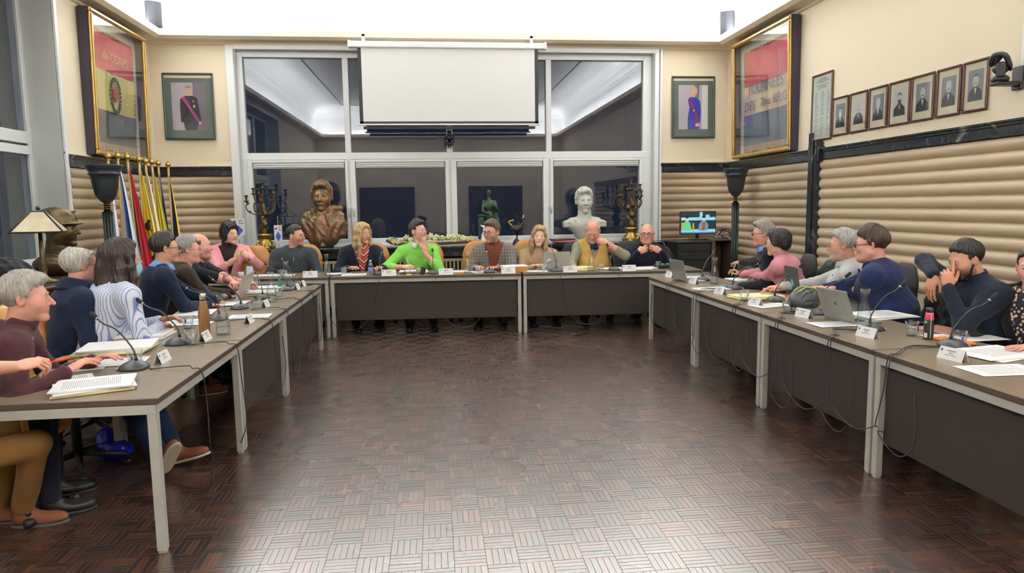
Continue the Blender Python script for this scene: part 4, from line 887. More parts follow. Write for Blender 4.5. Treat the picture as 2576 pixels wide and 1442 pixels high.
m = MB(); m.lathe([(.0, -.012), (.030, -.012), (.034, 0), (.030, .014), (.02, .018), (0, .018)], 18, T=Matrix.Translation((-.082, .0, .012)) @ Matrix.Rotation(-PI/2, 4, 'Y')); m.tube([(-.08, 0, .04), (-.085, -.01, .08), (-.05, -.01, .125), (0, -.01, .135)], .006, 6); p_['hchild']('headset', m, blk_p)
p_ = person('white-haired man in a light grey shirt behind the dark laptop', 2120, 618, 78, dep=5.92, body=-58, look=-60, pitch=-3, lv=(.22, -.02), wr=(2.95, 5.92, .80), wl=atz(2048, 716, .80), ul=(-.2, -.8, .5), pl='curl', skin='tan', red=.25, stub=.3, stubc=(.5, .48, .45), fat=.35, belly=.06,
       hair=dict(kind='short', th=.008, top=.012, line=.072, amp=.0024), hc=S(178, 176, 172), top='shirt', tm=fab('light_grey_cotton', (188, 190, 188), .04, .12), collar='shirt', colm=fab('light_grey_cotton', (188, 190, 188), .04, .12), specs=('thin', M('amber_frame', S(150, 110, 60), .3)))
m = MB()
for t, f in ((.80, .128), (.66, .150), (.50, .175), (.36, .19)): m.ball(tuple(p_['Pt'](t, 0, f+.02)-p_['foot0']), .006, 8, 5)
m.build('shirt_buttons', M('dark_button', (.03, .03, .035), .4), p_['ob'])
person('stout brown-haired man with black glasses in a navy blazer, right row', 2190, 616, 85, dep=5.45, body=-46, look=-56, pitch=-4, lv=(.24, -.03), wr=(2.90, 5.45, .80), wl=atz(2094, 738, .79), el=(.3, -.7, -.7), skin='pink', red=.3, fat=.9, belly=.07, shw=1.14, cell=.0045,
       hair=dict(kind='short', th=.014, top=.022, line=.052, back=-.095, amp=.0032, freq=18), hc=S(76, 58, 44), top='blazer', tm=fab('navy_blazer_twill', (34, 46, 84), .15, .12), inner=fab('grey_blue_shirt', (150, 156, 164)), collar='shirt', colm=fab('navy_blazer_twill', (34, 46, 84), .15, .12), specs=('thick', black_frame))
person('dark-haired bearded man in a navy sweater pinching his nose, elbow on a chair back', 2430, 655, 95, dep=4.40, body=-88, look=-84, pitch=-18, lv=(.12, 0), wr=atd(2350, 694, 4.55), wl=('h', -.155, -.045, -.165), dr=(-.35, -.1, -.9), ur=(-.8, -.3, .3), dl=(.08, .14, 1.), ul=(-.35, -.9, .1), pr='relax', pl='point', er=(0, .9, .5), el=(-.7, .1, -.8), skin='tan', cell=.0042,
       hair=dict(kind='short', th=.007, top=.014, line=.072, beard=.002), hc=S(34, 28, 26), tm=fab('midnight_knit', (30, 38, 54), .12, .2), collar='stand', belly=.01, stub=.5, extras=dict(trousers=jeans))
person('woman at the right photo edge in a black cardigan with a floral sleeve', 2596, 674, 96, dep=4.10, body=-100, look=-128, pitch=-3, lv=(.1, 0), wr=None, wl=atz(2600, 872, .775), pl='flat', fem=True, skin='pink', red=.35, shw=1.05,
       hair=dict(kind='short', th=.008, top=.010, line=.074), hc=S(50, 40, 36), top='cardigan', tm=fab('black_knit_cardigan', (28, 26, 26), .15, .2), inner=floral('floral_blouse_print'))
# ---- chairs: one behind every sitter
for i, (x, lab) in enumerate(((-2.50, 'tan leather chair behind the pink-blazer woman'), (-1.80, 'tan leather chair behind the charcoal-sweater man'), (-.86, 'tan leather chair behind the blonde woman'), (-.10, 'tan leather chair behind the green-sweater woman'), (.62, 'tan leather chair behind the plaid-blazer man'), (1.33, 'tan leather chair behind the beige-sweater woman'))):
    chair(x, 9.80, 180+(8, 0, -6, -8, 4, 6)[i], tan_l, 'tan', lab, 'tan leather meeting chairs', 1.04)
chair(2.03, 9.76, 184, blk_l, 'black', 'black chair behind the yellow-vest man', 'black meeting chairs'); chair(2.80, 9.78, 190, blk_l, 'black', 'black chair behind the bald man in navy, under the right window edge', 'black meeting chairs')
chair(-2.62, 3.18, 78, tan_l, 'tan', 'tan leather chair of the sitter cut off at the near left', 'tan leather meeting chairs')
chair(-2.44, 3.72, 66, tan_l, 'tan', 'tan leather chair under the maroon-sweater man', 'tan leather meeting chairs')
chair(-2.42, 4.36, 78, tan_l, 'tan', 'tan leather chair back showing between the maroon sweater and striped blouse', 'tan leather meeting chairs')
chair(-2.62, 5.02, 62, tan_l, 'tan', 'tan leather chair under the balding man in the navy jacket', 'tan leather meeting chairs')
for y, lab in ((5.98, 'tan leather chair under the bearded man in navy'), (6.56, 'tan leather chair under the brown-jacket man'), (7.14, 'tan leather chair under the tattooed man')): chair(-2.62, y, 86, tan_l, 'tan', lab, 'tan leather meeting chairs')
for x, y, a, lab in ((3.72, 6.72, -80, 'black chair behind the black-sweater man of the right row'), (3.68, 6.12, -74, 'black chair behind the pink-turtleneck woman'), (3.86, 4.98, -74, 'black chair behind the navy-blazer man'), (3.90, 5.50, -80, 'black chair behind the light-grey-shirt man'), (3.86, 4.06, -88, 'black chair under the grey jacket'), (4.05, 3.45, -96, 'black chair at the right photo edge')):
    chair(x, y, a, blk_l, 'black', lab, 'black meeting chairs')
# ---------------------------------------------------------------- things on the walls
gold = M('gilt_frame', S(196, 160, 92), .32, metal=.6, var=.2, vscale=10); plum = M('dark_plum_frame_side', S(52, 44, 58), .5)
brass = M('polished_brass', S(176, 146, 84), .36, metal=.9); bronze_dk = M('dark_bronze', S(70, 58, 40), .42, metal=.7, var=.5, vscale=14, col2=S(110, 92, 60), bump=.2, bscale=40)
pic_glass = clear_glass('picture_glass', (.98, .98, .98), .025, .01)
blk = M('matt_black', (.012, .012, .014), .5); white_m = M('white_enamel', (.8, .8, .8), .35)
def flatpoly(m, pts, z, slot): m.cur = slot; m.add([(x, y, z) for x, y in pts], [tuple(range(len(pts)))], False)
def oval(cx, cy_, rx, ry, n=20): return [(cx+rx*math.cos(2*PI*k/n), cy_+ry*math.sin(2*PI*k/n)) for k in range(n)]
def frame_parts(t, w, h, fw, fd, mat, glass=True):
    """local: x right, y up, z out of the wall"""
    for (x0, x1, y0, y1) in ((-w/2, w/2, h/2-fw, h/2), (-w/2, w/2, -h/2, -h/2+fw), (-w/2, -w/2+fw, -h/2+fw, h/2-fw), (w/2-fw, w/2, -h/2+fw, h/2-fw)):
        m = MB(); m.bbox(x0, x1, y0, y1, 0, fd, min(fw, fd)*.3); m.build('frame_side', mat, t)
    if glass: m = MB(); m.box(-w/2+fw, w/2-fw, -h/2+fw, h/2-fw, fd*.45, fd*.45+.002); m.build('glass', pic_glass, t)
def wall_thing(name, wall, a, z, lab, cat, group=None, tilt=0.):
    """a = position along the wall, z = centre height; local z points into the room"""
    t = empty(name); tag(t, lab, cat, group)
    R = {'back': Matrix(((1, 0, 0), (0, 0, -1), (0, 1, 0))), 'right': Matrix(((0, 0, -1), (-1, 0, 0), (0, 1, 0))), 'left': Matrix(((0, 0, 1), (1, 0, 0), (0, 1, 0)))}[wall]
    loc = {'back': (a, YB-.004, z), 'right': (XR-.004, a, z), 'left': (XL+.004, a, z)}[wall]
    t.matrix_world = Matrix.Translation(loc) @ R.to_4x4() @ Matrix.Rotation(tilt, 4, 'X'); return t
# official portraits
gp = M('dark_green_portrait_frame', S(66, 78, 72), .35); gm = M('green_grey_mat_board', S(98, 110, 98), .7)
PM = [M('print_lilac_backdrop', S(186, 178, 190), .5), M('print_skin', S(214, 168, 140), .5), M('print_dark_uniform', S(38, 38, 50), .5), M('print_magenta_sash', S(170, 60, 130), .5), M('print_grey_hair', S(150, 140, 130), .5), M('print_gold', S(200, 175, 110), .5), M('print_royal_blue', S(36, 50, 170), .5), M('print_red_sash', S(150, 36, 60), .5), M('print_blond', S(200, 178, 130), .5), M('print_grey_column', S(120, 112, 124), .5), M('print_white', S(225, 225, 222), .5)]
def portrait(x, lab, king):
    t = wall_thing('framed_portrait', 'back', x, 3.07, lab, 'picture', None, -.03); frame_parts(t, .70, .94, .028, .03, gp)
    m = MB(); m.box(-.33, .33, -.45, .45, .002, .008); m.build('mat_board', gm, t); m = MB(); m.box(-.235, .235, -.335, .335, .008, .0095)
    if king:
        flatpoly(m, [(.06, -.335), (.235, -.335), (.235, .335), (.06, .335)], .0098, 9)
        flatpoly(m, [(-.12, .10), (-.05, .15), (.06, .15), (.12, .11), (.135, -.02), (.16, -.20), (.12, -.24), (.09, -.335), (-.06, -.335), (-.09, -.24), (-.12, -.22), (-.125, -.05)], .0100, 2)
        flatpoly(m, oval(0, .225, .04, .055), .0102, 1); flatpoly(m, [(-.042, .235), (-.04, .28), (0, .292), (.04, .28), (.042, .235), (.03, .262), (-.03, .262)], .0104, 4); flatpoly(m, [(-.02, .15), (.02, .15), (.018, .19), (-.018, .19)], .0101, 1)
        flatpoly(m, [(-.10, .125), (-.06, .145), (.135, -.20), (.11, -.225)], .0105, 3); flatpoly(m, [(-.03, .148), (.03, .148), (.025, .165), (-.025, .165)], .0106, 5); flatpoly(m, oval(.07, .0, .014, .022, 8), .0107, 10); flatpoly(m, oval(.06, .07, .012, .012, 6), .0107, 5)
        flatpoly(m, oval(-.10, -.25, .022, .03, 10), .0106, 1); flatpoly(m, oval(.14, -.235, .02, .026, 10), .0106, 1)
        for k in range(5): flatpoly(m, oval(-.005+k*.004, .12-k*.035, .004, .004, 6), .0106, 5)
    else:
        flatpoly(m, [(.14, -.335), (.235, -.335), (.235, .335), (.14, .335)], .0098, 10); flatpoly(m, [(.02, .12), (.09, .12), (.10, .335), (.02, .335)], .0098, 9)
        flatpoly(m, [(-.07, .14), (0, .165), (.06, .14), (.11, .09), (.125, -.05), (.115, -.22), (.10, -.335), (-.09, -.335), (-.085, -.15), (-.06, .0), (-.085, .10)], .0100, 6)
        flatpoly(m, oval(.012, .245, .056, .07), .0101, 8); flatpoly(m, oval(.008, .235, .038, .052), .0103, 1); flatpoly(m, [(-.012, .15), (.028, .15), (.028, .20), (-.01, .20)], .0102, 1)
        flatpoly(m, [(-.07, .10), (-.045, .125), (.085, -.16), (.07, -.335), (.03, -.30), (.05, -.18)], .0105, 7); flatpoly(m, oval(.085, -.27, .022, .03, 10), .0107, 1); flatpoly(m, oval(.012, -.05, .014, .014, 8), .0108, 10); flatpoly(m, oval(.05, -.27, .015, .022, 8), .0108, 10)
    m.build('portrait_print', PM, t)
portrait(-3.44, 'framed portrait of a person in dark uniform with magenta sash, left of the window', True)
portrait(4.04, 'framed portrait of a person in a blue dress with red sash, right of the window', False)
# large glazed frames with old banners
backing = M('pale_grey_mount', S(188, 190, 186), .8); bred = M('faded_red_silk', S(176, 66, 76), .8, var=.2, vscale=5); byel = M('faded_yellow_silk', S(196, 186, 118), .8, var=.15, vscale=5); bblk = M('faded_black_silk', S(84, 88, 96), .8, var=.2, vscale=5)
bcream = M('faded_cream_silk', S(196, 180, 150), .8, var=.12, vscale=5); bblue = M('faded_blue_silk', S(86, 100, 122), .8, var=.2, vscale=4); fringe_m = M('faded_gold_fringe', S(158, 138, 112), .9); olive_m = M('laurel_green', S(84, 96, 72), .8)
letter_gold = M('gilt_lettering', S(190, 150, 100), .6); letter_blue = M('blue_grey_lettering', S(88, 98, 118), .7)
def banner(wall, y0, y1, z0, z1, lab, cols, left):
    w, h = y1-y0, z1-z0; t = wall_thing('framed_banner', wall, (y0+y1)/2, (z0+z1)/2, lab, 'picture', None, .022)
    for (a, b, c, d) in ((-w/2, w/2, h/2-.03, h/2), (-w/2, w/2, -h/2, -h/2+.03), (-w/2, -w/2+.03, -h/2+.03, h/2-.03), (w/2-.03, w/2, -h/2+.03, h/2-.03)):
        m = MB(); m.box(a, b, c, d, 0, .11); m.build('box_side', plum, t)
    q = .055
    for (a, b, c, d) in ((-w/2, w/2, h/2-q, h/2), (-w/2, w/2, -h/2, -h/2+q), (-w/2, -w/2+q, -h/2+q, h/2-q), (w/2-q, w/2, -h/2+q, h/2-q)):
        m = MB(); m.bbox(a, b, c, d, .11, .135, .008); m.bbox(a+.012, b-.012, c+.012, d-.012, .135, .15, .006); m.build('gilt_moulding', gold, t)
    m = MB(); m.box(-w/2+q, w/2-q, -h/2+q, h/2-q, .118, .121); m.build('glass', pic_glass, t)
    m = MB(); m.box(-w/2+.03, w/2-.03, -h/2+.03, h/2-.03, .004, .01); m.build('mount', backing, t)
    bw, bh = w*.76, h*.80; slope = .0; ys = (.5, .16, -.20, -.5) if left else (.5, .13, -.17, -.5)
    for k in range(3):
        m = MB(); a, b = ys[k]*bh, ys[k+1]*bh
        m.grid(lambda u, v: ((u-.5)*bw, a+(b-a)*v, .03+.008*math.sin(u*19+k)+.006*math.sin(u*7+v*5)), 26, 6); m.build('banner_band', cols[k], t)
    for (x0, x1, yy) in ((-.5*bw, .5*bw, -.5*bh),):
        n = 14
        for k in range(n):
            m = MB(); xa = x0+(x1-x0)*k/n; m.bbox(xa+.003, xa+(x1-x0)/n-.003, yy-.09-.012*math.sin(k*1.3), yy+.005, .03, .042, .004); m.build('tassel', fringe_m, t)
    m = MB()
    for sx in (-1, 1):
        for k in range(22): y = bh*(.5-k/22-.02); m.ball((sx*bw*.5, y, .035), (.022, .026, .008), 8, 4)
    for k in range(20): m.ball((-bw*.5+bw*(k+.5)/20, bh*.5, .035), (.026, .02, .008), 8, 4)
    m.build('fringe_border', fringe_m, t)
    if left:
        m = MB()
        for k in range(26):
            a = 2*PI*k/26; m.ball((.13*math.cos(a), -.05+.20*math.sin(a), .05), (.03, .02, .01), 8, 4, Matrix.Rotation(a+.5, 3, 'Z'))
        m.build('laurel_wreath', olive_m, t); m = MB(); m.ball((0, -.03, .045), (.07, .10, .012), 12, 6); m.build('emblem', bred, t)
        text_mesh('lettering', 'de CORPS', .16, letter_gold, t, (.02, h*.235, .055), (0, 0, 0))
    else:
        text_mesh('lettering', 'TOURNEES', .21, letter_blue, t, (.02, h*.065, .055), (0, 0, 0)); text_mesh('lettering', 'DES', .19, letter_blue, t, (-.42, -h*.07, .055), (0, 0, 0)); text_mesh('lettering', '7me BELG', .17, letter_blue, t, (.27, -h*.065, .055), (0, 0, 0))
banner('left', 8.58, 10.10, 2.25, 3.90, 'large gilt-framed banner in red, yellow and black with a wreath, left wall', [bred, byel, bblk], True)
banner('right', 8.43, 10.13, 2.24, 3.90, 'large gilt-framed banner in red, cream and blue with lettering, right wall', [bred, bcream, bblue], False)
# certificate and the seven old portraits
mah = M('mahogany_frame', S(98, 56, 44), .35, var=.3, vscale=20); cream_mat = M('cream_photo_mat', S(212, 204, 176), .7); sepia_bg = M('grey_photo_ground', S(120, 128, 132), .6); sepia_lt = M('pale_photo_ground', S(196, 196, 194), .6); sepia_dk = M('black_photo_coat', S(34, 38, 42), .6); sepia_sk = M('grey_photo_face', S(190, 188, 180), .6); sepia_hair = M('dark_photo_hair', S(70, 70, 70), .6); whiteprint = M('white_photo_shirt', S(225, 225, 220), .6)
inkg = M('grey_printed_ink', S(120, 128, 132), .8)
t = wall_thing('framed_certificate', 'right', 7.90, 2.70, 'tall framed printed list left of the seven small portraits', 'picture'); frame_parts(t, .44, .78, .022, .02, mah)
m = MB(); m.box(-.20, .20, -.37, .37, .002, .006); m.build('certificate_sheet', M('pale_green_paper', S(206, 216, 206), .7), t)
m = MB(); rr = random.Random(3)
for k in range(44):
    y = .33-k*.0155
    if k in (4, 8, 9, 28, 33): continue
    if k < 8: m.box(-.07-.03*(k % 3), .07+.03*(k % 3), y-.003, y+.003, .0062, .0066)
    else:
        for c in (-.15, -.02, .10): m.box(c, c+rr.uniform(.03, .08), y-.0022, y+.0022, .0062, .0066)
m.build('printed_lines', inkg, t)
descr = ['leftmost of the seven small portraits, white-bearded sitter in a dark ground', 'second small portrait from the left, sitter in profile on pale ground', 'third small portrait from the left, grey-bearded sitter', 'middle of the seven small portraits, dark-bearded sitter on pale ground', 'third small portrait from the right, bald moustached sitter', 'second small portrait from the right, white-haired sitter', 'small portrait with moustached sitter nearest the black wall camera']
edges = [(2096, 2138), (2139, 2186), (2187, 2236), (2237, 2293), (2292, 2353), (2355, 2419), (2420, 2488)]
for i, (a, b) in enumerate(edges):
    ya, yb = atx(a, 290, XR)[1], atx(b, 270, XR)[1]; wd = abs(ya-yb)*.97
    t = wall_thing('small_framed_portrait', 'right', (ya+yb)/2, 2.545, descr[i], 'picture', 'row of seven small old portraits'); frame_parts(t, wd, .43, .022, .022, mah)
    m = MB(); m.box(-wd/2+.02, wd/2-.02, -.195, .195, .002, .006); m.build('mat_board', cream_mat, t)
    m = MB(); pw = wd*.29; m.box(-pw, pw, -.125, .135, .006, .0072); m.mi = [4 if i in (1, 3) else 0]*len(m.f)
    flatpoly(m, [(-pw*.95, -.125), (pw*.95, -.125), (pw*.85, -.05), (pw*.3, -.01), (-pw*.3, -.01), (-pw*.85, -.05)], .0074, 1); flatpoly(m, [(-.012, -.02), (.012, -.02), (0, -.075)], .0076, 5)
    flatpoly(m, oval(0, .045, .034, .050), .0076, 2); flatpoly(m, [(-.034, .06), (-.03, .088), (0, .10), (.03, .088), (.034, .06), (.02, .08), (-.02, .08)] if i not in (4,) else oval(0, .02, .016, .005), .0078, 3 if i in (0, 3, 4, 6) else 2)
    if i in (0, 2, 3): flatpoly(m, [(-.028, .03), (.028, .03), (.022, -.005), (0, -.035), (-.022, -.005)], .0079, {0: 5, 2: 2, 3: 3}[i])
    else: flatpoly(m, [(-.015, .026), (.015, .026), (.018, .020), (-.018, .020)], .0079, 3)
    m.build('photograph', [sepia_bg, sepia_dk, sepia_sk, sepia_hair, sepia_lt, whiteprint], t)
# wall camera on bracket, conduit above it
def ptz(t, inv=False):
    m = MB(); m.lathe([(.055, 0), (.062, .008), (.062, .03), (.045, .045)], 20); m.build('base', blk, t)
    for sx in (-1, 1): m = MB(); m.bbox(sx*.062-.008, sx*.062+.008, -.03, .03, .03, .14, .006); m.build('yoke_arm', blk, t)
    m = MB(); m.ball((0, 0, .105), (.052, .058, .05), 16, 10); m.build('camera_head', blk_p, t)
    m = MB(); m.lathe([(.026, 0), (.028, .02), (.022, .024)], 16, T=Matrix.Translation((0, -.05, .105)) @ Matrix.Rotation(PI/2, 4, 'X')); m.build('lens', M('lens_glass', (.01, .01, .02), .05), t)
yc = atx(2520, 180, XR-.16)[1]
t = empty('wall_camera', (XR-.17, yc, 2.50), .9); tag(t, 'black video camera on a bracket at the top right of the right wall', 'camera'); ptz(t)
m = MB(); R_ = Matrix.Rotation(-.9, 4, 'Z'); m.bbox(-.06, .165, -.05, .05, -.03, .0, .01, R_); m.bbox(.14, .166, -.05, .05, -.06, .12, .006, R_); m.build('bracket', blk_p, t)
m = MB(); m.tube(smooth_path([(-.035, -.055, .11), (-.06, -.02, .19), (-.03, .05, .20), (.02, .06, .14), (.0, .0, .20)], 5), .02, 10); m.build('sun_shade', blk_p, t)
m = MB(); m.bbox(XR-.022, XR, yc-.03-.011, yc-.03+.011, 2.61, 3.94, .003); tag(m.build('cable_conduit', white_m), 'white cable conduit running up the right wall from the black camera', 'conduit')
t = empty('wall_camera', (.262, YB-.12, 2.50)); tag(t, 'black video camera hanging at the window post below the projection screen', 'camera'); ptz(t)
m = MB(); m.bbox(-.02, .02, .0, .20, -.03, .0, .006); m.bbox(-.03, .03, .06, .20, -.02, .22, .006); m.build('bracket', blk_p, t)
# loudspeakers on the cornice
for (px, py, z, X, a) in ((363, 66, 4.10, -3.80, .6), (1829, 88, 4.10, 4.43, -.5)):
    p = aty(px, py, YB-.2); t = empty('loudspeaker', (max(p[0], XL+.17), YB-.20, 4.096), a); tag(t, 'black loudspeaker on the cornice in the far left corner' if px < 500 else 'black loudspeaker on the cornice in the far right corner', 'speaker')
    m = MB(); m.prism([(-.11, -.06), (-.09, -.10), (0, -.115), (.09, -.10), (.11, -.06), (.07, .09), (-.07, .09)], 0, .34); m.build('cabinet', M('dark_grey_speaker', (.004, .005, .006), .5), t); m = MB(); m.prism([(-.10, -.07), (-.085, -.108), (0, -.122), (.085, -.108), (.10, -.07)], .012, .328); m.build('grille', M('speaker_mesh', (.02, .022, .03), .7), t)
# projection screen
t = empty('projection_screen', (.275, YB-.36, 3.88)); tag(t, 'white pull-down projection screen hanging in front of the window', 'screen')
m = MB(); m.tube([(-1.38, 0, 0), (1.38, 0, 0)], .047, 16); m.bbox(-1.38, 1.38, -.046, .04, -.047, .03, .012); m.build('case', white_m, t)
for sx in (-1.2, 1.2): m = MB(); m.box(sx-.02, sx+.02, .03, .115, .12, .15); m.box(sx-.02, sx+.02, .03, .045, .0, .15); m.build('bracket', white_m, t)
for sx in (-1, 1): m = MB(); m.bbox(sx*1.39-.02, sx*1.39+.02, -.052, .045, -.052, .05, .01); m.build('end_cap', white_m, t)
m = MB(); m.box(-1.235, 1.235, -.012, -.010, -1.065, -.04); m.build('fabric', M('matt_white_screen_fabric', (.72, .73, .72), .95), t)
m = MB(); m.box(-1.285, -1.235, -.012, -.0098, -1.10, -.04); m.box(1.235, 1.285, -.012, -.0098, -1.10, -.04); m.box(-1.285, 1.285, -.012, -.0098, -1.10, -1.065); m.build('black_border', blk, t)
m = MB(); m.tube([(-1.31, -.01, -1.11), (1.31, -.01, -1.11)], .013, 10); m.build('weight_bar', white_m, t); m = MB(); m.bbox(-1.24, 1.24, .02, .045, -1.17, -1.13, .004); m.build('rear_black_strip', blk, t)  # plain black strip behind and just below the weight bar
# ---------------------------------------------------------------- floor lamps, flags, cabinet, busts
lampg = M('dark_green_lamp_metal', S(46, 58, 56), .35, metal=.3); lampb = M('black_lamp_bowl', S(34, 40, 46), .4)
def torch(x, y, lab):
    t = empty('floor_lamp', (x, y, 0)); tag(t, lab, 'lamp', 'black bowl floor lamps')
    m = MB(); m.lathe([(.17, 0), (.17, .03), (.13, .05), (.06, .07), (.055, .10)], 28); m.build('base', lampb, t)
    m = MB(); m.lathe([(.036, .08), (.036, 1.60)], 20)
    for k in range(10): a = 2*PI*k/10; m.tube([(.042*math.cos(a), .042*math.sin(a), .09), (.042*math.cos(a), .042*math.sin(a), 1.59)], .010, 8)
    m.build('fluted_column', lampg, t)
    for k in range(3): m = MB(); m.lathe([(.02, 0), (.085, 0), (.09, .003), (.085, .006), (.02, .006)], 24, (0, 0, 1.615+k*.022)); m.build('ring', brass, t)
    m = MB(); m.lathe([(.03, 1.60), (.03, 1.68), (.06, 1.70), (.10, 1.76), (.118, 1.84), (.128, 1.92), (.135, 1.965), (.150, 1.97), (.152, 1.985), (.142, 1.99), (.158, 2.02), (.175, 2.06), (.175, 2.075), (.16, 2.07), (.10, 1.85)], 32, cap1=True); m.build('bowl', lampb, t)
p = atd(262, 430, 7.2); torch(p[0], p[1], 'black bowl floor lamp beside the flags at the left')
p = atd(1852, 430, 9.85); torch(p[0], p[1], 'black bowl floor lamp in the far right corner')
# flags
def flag(i, px, py, dpt, px2, py2, z2, lab, bands, wd, side=1, emblem=None):
    tp = atd(px, py, dpt); bt = atd(px2, py2, dpt-.15); bt = bt+(tp-bt)*((.12-bt[2])/(tp[2]-bt[2])) if False else tp+(bt-tp)*((tp[2]-.25)/(tp[2]-bt[2]))
    t = empty('flag', (bt[0], bt[1], 0)); tag(t, lab, 'flag', 'ceremonial flags in the left corner'); o = np.array([bt[0], bt[1], 0.])
    a, b = tp-o, bt-o; m = MB(); m.tube([tuple(b), tuple(a)], .014, 10); m.build('pole', M('varnished_pole', S(186, 158, 96), .35), t)
    m = MB(); c = tuple(a+np.array([0, 0, .02])); m.ball(c, (.036, .036, .034), 16, 10); m.lathe([(.016, -.05), (.026, -.04), (.016, -.025)], 14, c); m.lathe([(.012, .03), (.016, .036), (.004, .055)], 12, c); m.build('finial', brass, t)
    L = np.linalg.norm(a-b); ax = (b-a)/L; nf = 24; nv = 26; cl = L*.78
    def P(u, v):
        w = wd*(.10+.90*min(1, v*1.15)**.8); q = a+ax*(.12+cl*v); ph = i*1.7
        return tuple(q+np.array([side*(u-.12)*w, (.5-u)*.05+.035*math.sin(u*2*PI*3.1+ph+v*1.2)*(.25+v), -.10*u*v-.05*math.sin(u*5+ph)*v]))
    m = MB()
    for j in range(nf):
        u0, u1 = j/nf, (j+1)/nf; slot = 0
        for k, (lim, _c) in enumerate(bands):
            if u0 < lim: slot = k; break
        m.cur = slot; m.grid(lambda u, v: P(u0+(u1-u0)*u, v), 1, nv)
    mats = [M('flag_'+c, {'white': S(222, 224, 226), 'blue': S(52, 74, 140), 'red': S(206, 54, 60), 'green': S(52, 96, 74), 'yellow': S(226, 200, 62), 'olive': S(200, 190, 64), 'navy': S(40, 50, 84), 'royal': S(48, 74, 130), 'cream': S(226, 206, 150)}[c], .75, bump=.1, bscale=80) for _l, c in bands]
    m.build('cloth', mats, t)
    if emblem:
        for (u, v, r) in emblem:
            m = MB(); c = np.array(P(u, v)); y = -.02
            m.ball((c[0], c[1]-.03, c[2]), (r, .006, r*1.5), 8, 5); m.ball((c[0]+r*.5, c[1]-.03, c[2]+r*1.6), (r*.6, .006, r*.7), 8, 5); m.tube([(c[0]-r, c[1]-.03, c[2]-r), (c[0]-r*1.6, c[1]-.03, c[2]+r*.6)], r*.22, 6); m.tube([(c[0]+r*.6, c[1]-.03, c[2]-r), (c[0]+r*1.3, c[1]-.03, c[2]-r*1.8)], r*.22, 6); m.build('lion_emblem', blk, t)
FL = [((272, 398), (280, 640), 'flag pole with brass ball half hidden by the black bowl lamp', [(1, 'white')], .16, None),
      ((296, 397), (312, 640), 'white and blue flag, second pole from the left', [(.35, 'white'), (.7, 'blue'), (1, 'white')], .27, None),
      ((320, 400), (346, 640), 'red and green flag, third pole from the left', [(.35, 'green'), (1, 'red')], .26, None),
      ((350, 406), (364, 640), 'yellow flag with a black lion, fourth pole from the left', [(1, 'yellow')], .27, [(.6, .42, .035), (.66, .68, .045)]),
      ((366, 410), (384, 640), 'white flag fading to cream in the middle of the flag group', [(.6, 'white'), (1, 'cream')], .20, None),
      ((382, 412), (402, 640), 'olive-yellow flag, third pole from the right', [(.5, 'yellow'), (1, 'olive')], .24, None),
      ((398, 415), (418, 640), 'dark blue flag, second pole from the right', [(1, 'royal')], .13, None),
      ((423, 418), (438, 640), 'navy flag with a yellow edge, rightmost pole', [(.8, 'navy'), (1, 'yellow')], .17, None)]
for i, (a, b, lab, bands, wd, em) in enumerate(FL): flag(i, a[0], a[1], 8.02+i*.22, b[0], b[1], 1, lab, bands, wd, 1, em)
m = MB(); m.bbox(-.5, .5, -.10, .10, 0, .05, .01, Matrix.Rotation(1.1, 4, 'Z')); m.bbox(-.5, .5, -.03, .03, .22, .27, .006, Matrix.Rotation(1.1, 4, 'Z'))
for s_ in (-.45, .45): m.bbox(s_-.02, s_+.02, -.03, .03, .04, .24, .004, Matrix.Rotation(1.1, 4, 'Z'))
p = atd(362, 640, 8.9); tag(m.build('flag_stand', darkwood, None, (max(p[0], XL+.40), p[1], 0)), 'dark wooden stand holding the flag poles on the floor', 'stand')
# ---- left: sideboard with helmeted bronze, lamp and coat
sb = empty('sideboard', (-3.42, 6.15, 0)); tag(sb, 'dark sideboard by the left window under the lamp and the helmeted bronze', 'sideboard')
m = MB(); m.bbox(-.45, .42, -.95, .95, 0.06, .99, .01); m.build('body', M('ebony_sideboard', (.02, .016, .014), .4), sb); m = MB(); m.bbox(-.47, .45, -.98, .98, .99, 1.02, .008); m.build('top', darkwood, sb)
for k in range(3): m = MB(); m.bbox(.42, .435, -.92+k*.62, -.92+k*.62+.58, .1, .95, .006); d = m.build('door', darkwood, sb); m = MB(); m.ball((.45, -.92+k*.62+.5, .55), .014, 8, 6); m.build('knob', brass, d)
s = SDF(); hh = rotm(83, 0, 0); hc = atd(150, 577, 6.35); k_ = 1.42
hs = head_sdf(nose=1.15, jaw=1.1); V, F = hs.mesh(.0045); V = V@(hh*k_).T+hc
t = empty('bronze_bust', (hc[0], hc[1], 1.02)); tag(t, 'bronze soldier bust in a helmet facing right, behind the left row', 'bust'); o = np.array([hc[0], hc[1], 1.02])
link('head', mesh_from('head', V-o, F, bronze_dk), t)
s = SDF(); s.ell((0, -.02, .055), (.098, .125, .088), k=.01); s.ell((0, .0, .035), (.112, .140, .012), k=.012); s.fn(lambda P: -(P[:, 2]-.022+.10*P[:, 1]), .004, '&'); s.cap((0, -.13, .075), (0, .10, .115), .010, .006, .015); V, F = s.mesh(.005); V = V@(hh*k_).T+hc; link('helmet', mesh_from('helmet', V-o, F, bronze_dk), t)
s = SDF(); s.cap((0, 0, .02), (0, 0, .06), .16, .12, .05); s.ell((0, 0, .10), (.20, .30, .10), k=.08); s.cap((.0, -.02, .12), (.02, -.02, .22), .10, .08, .05); s.fn(lambda P: .010*np.sin(P[:, 1]*70+P[:, 2]*40), 0, 'n'); s.fn(lambda P: -P[:, 2], .004, '&'); V, F = s.mesh(.011); link('shoulders', mesh_from('shoulders', V, F, bronze_dk), t)
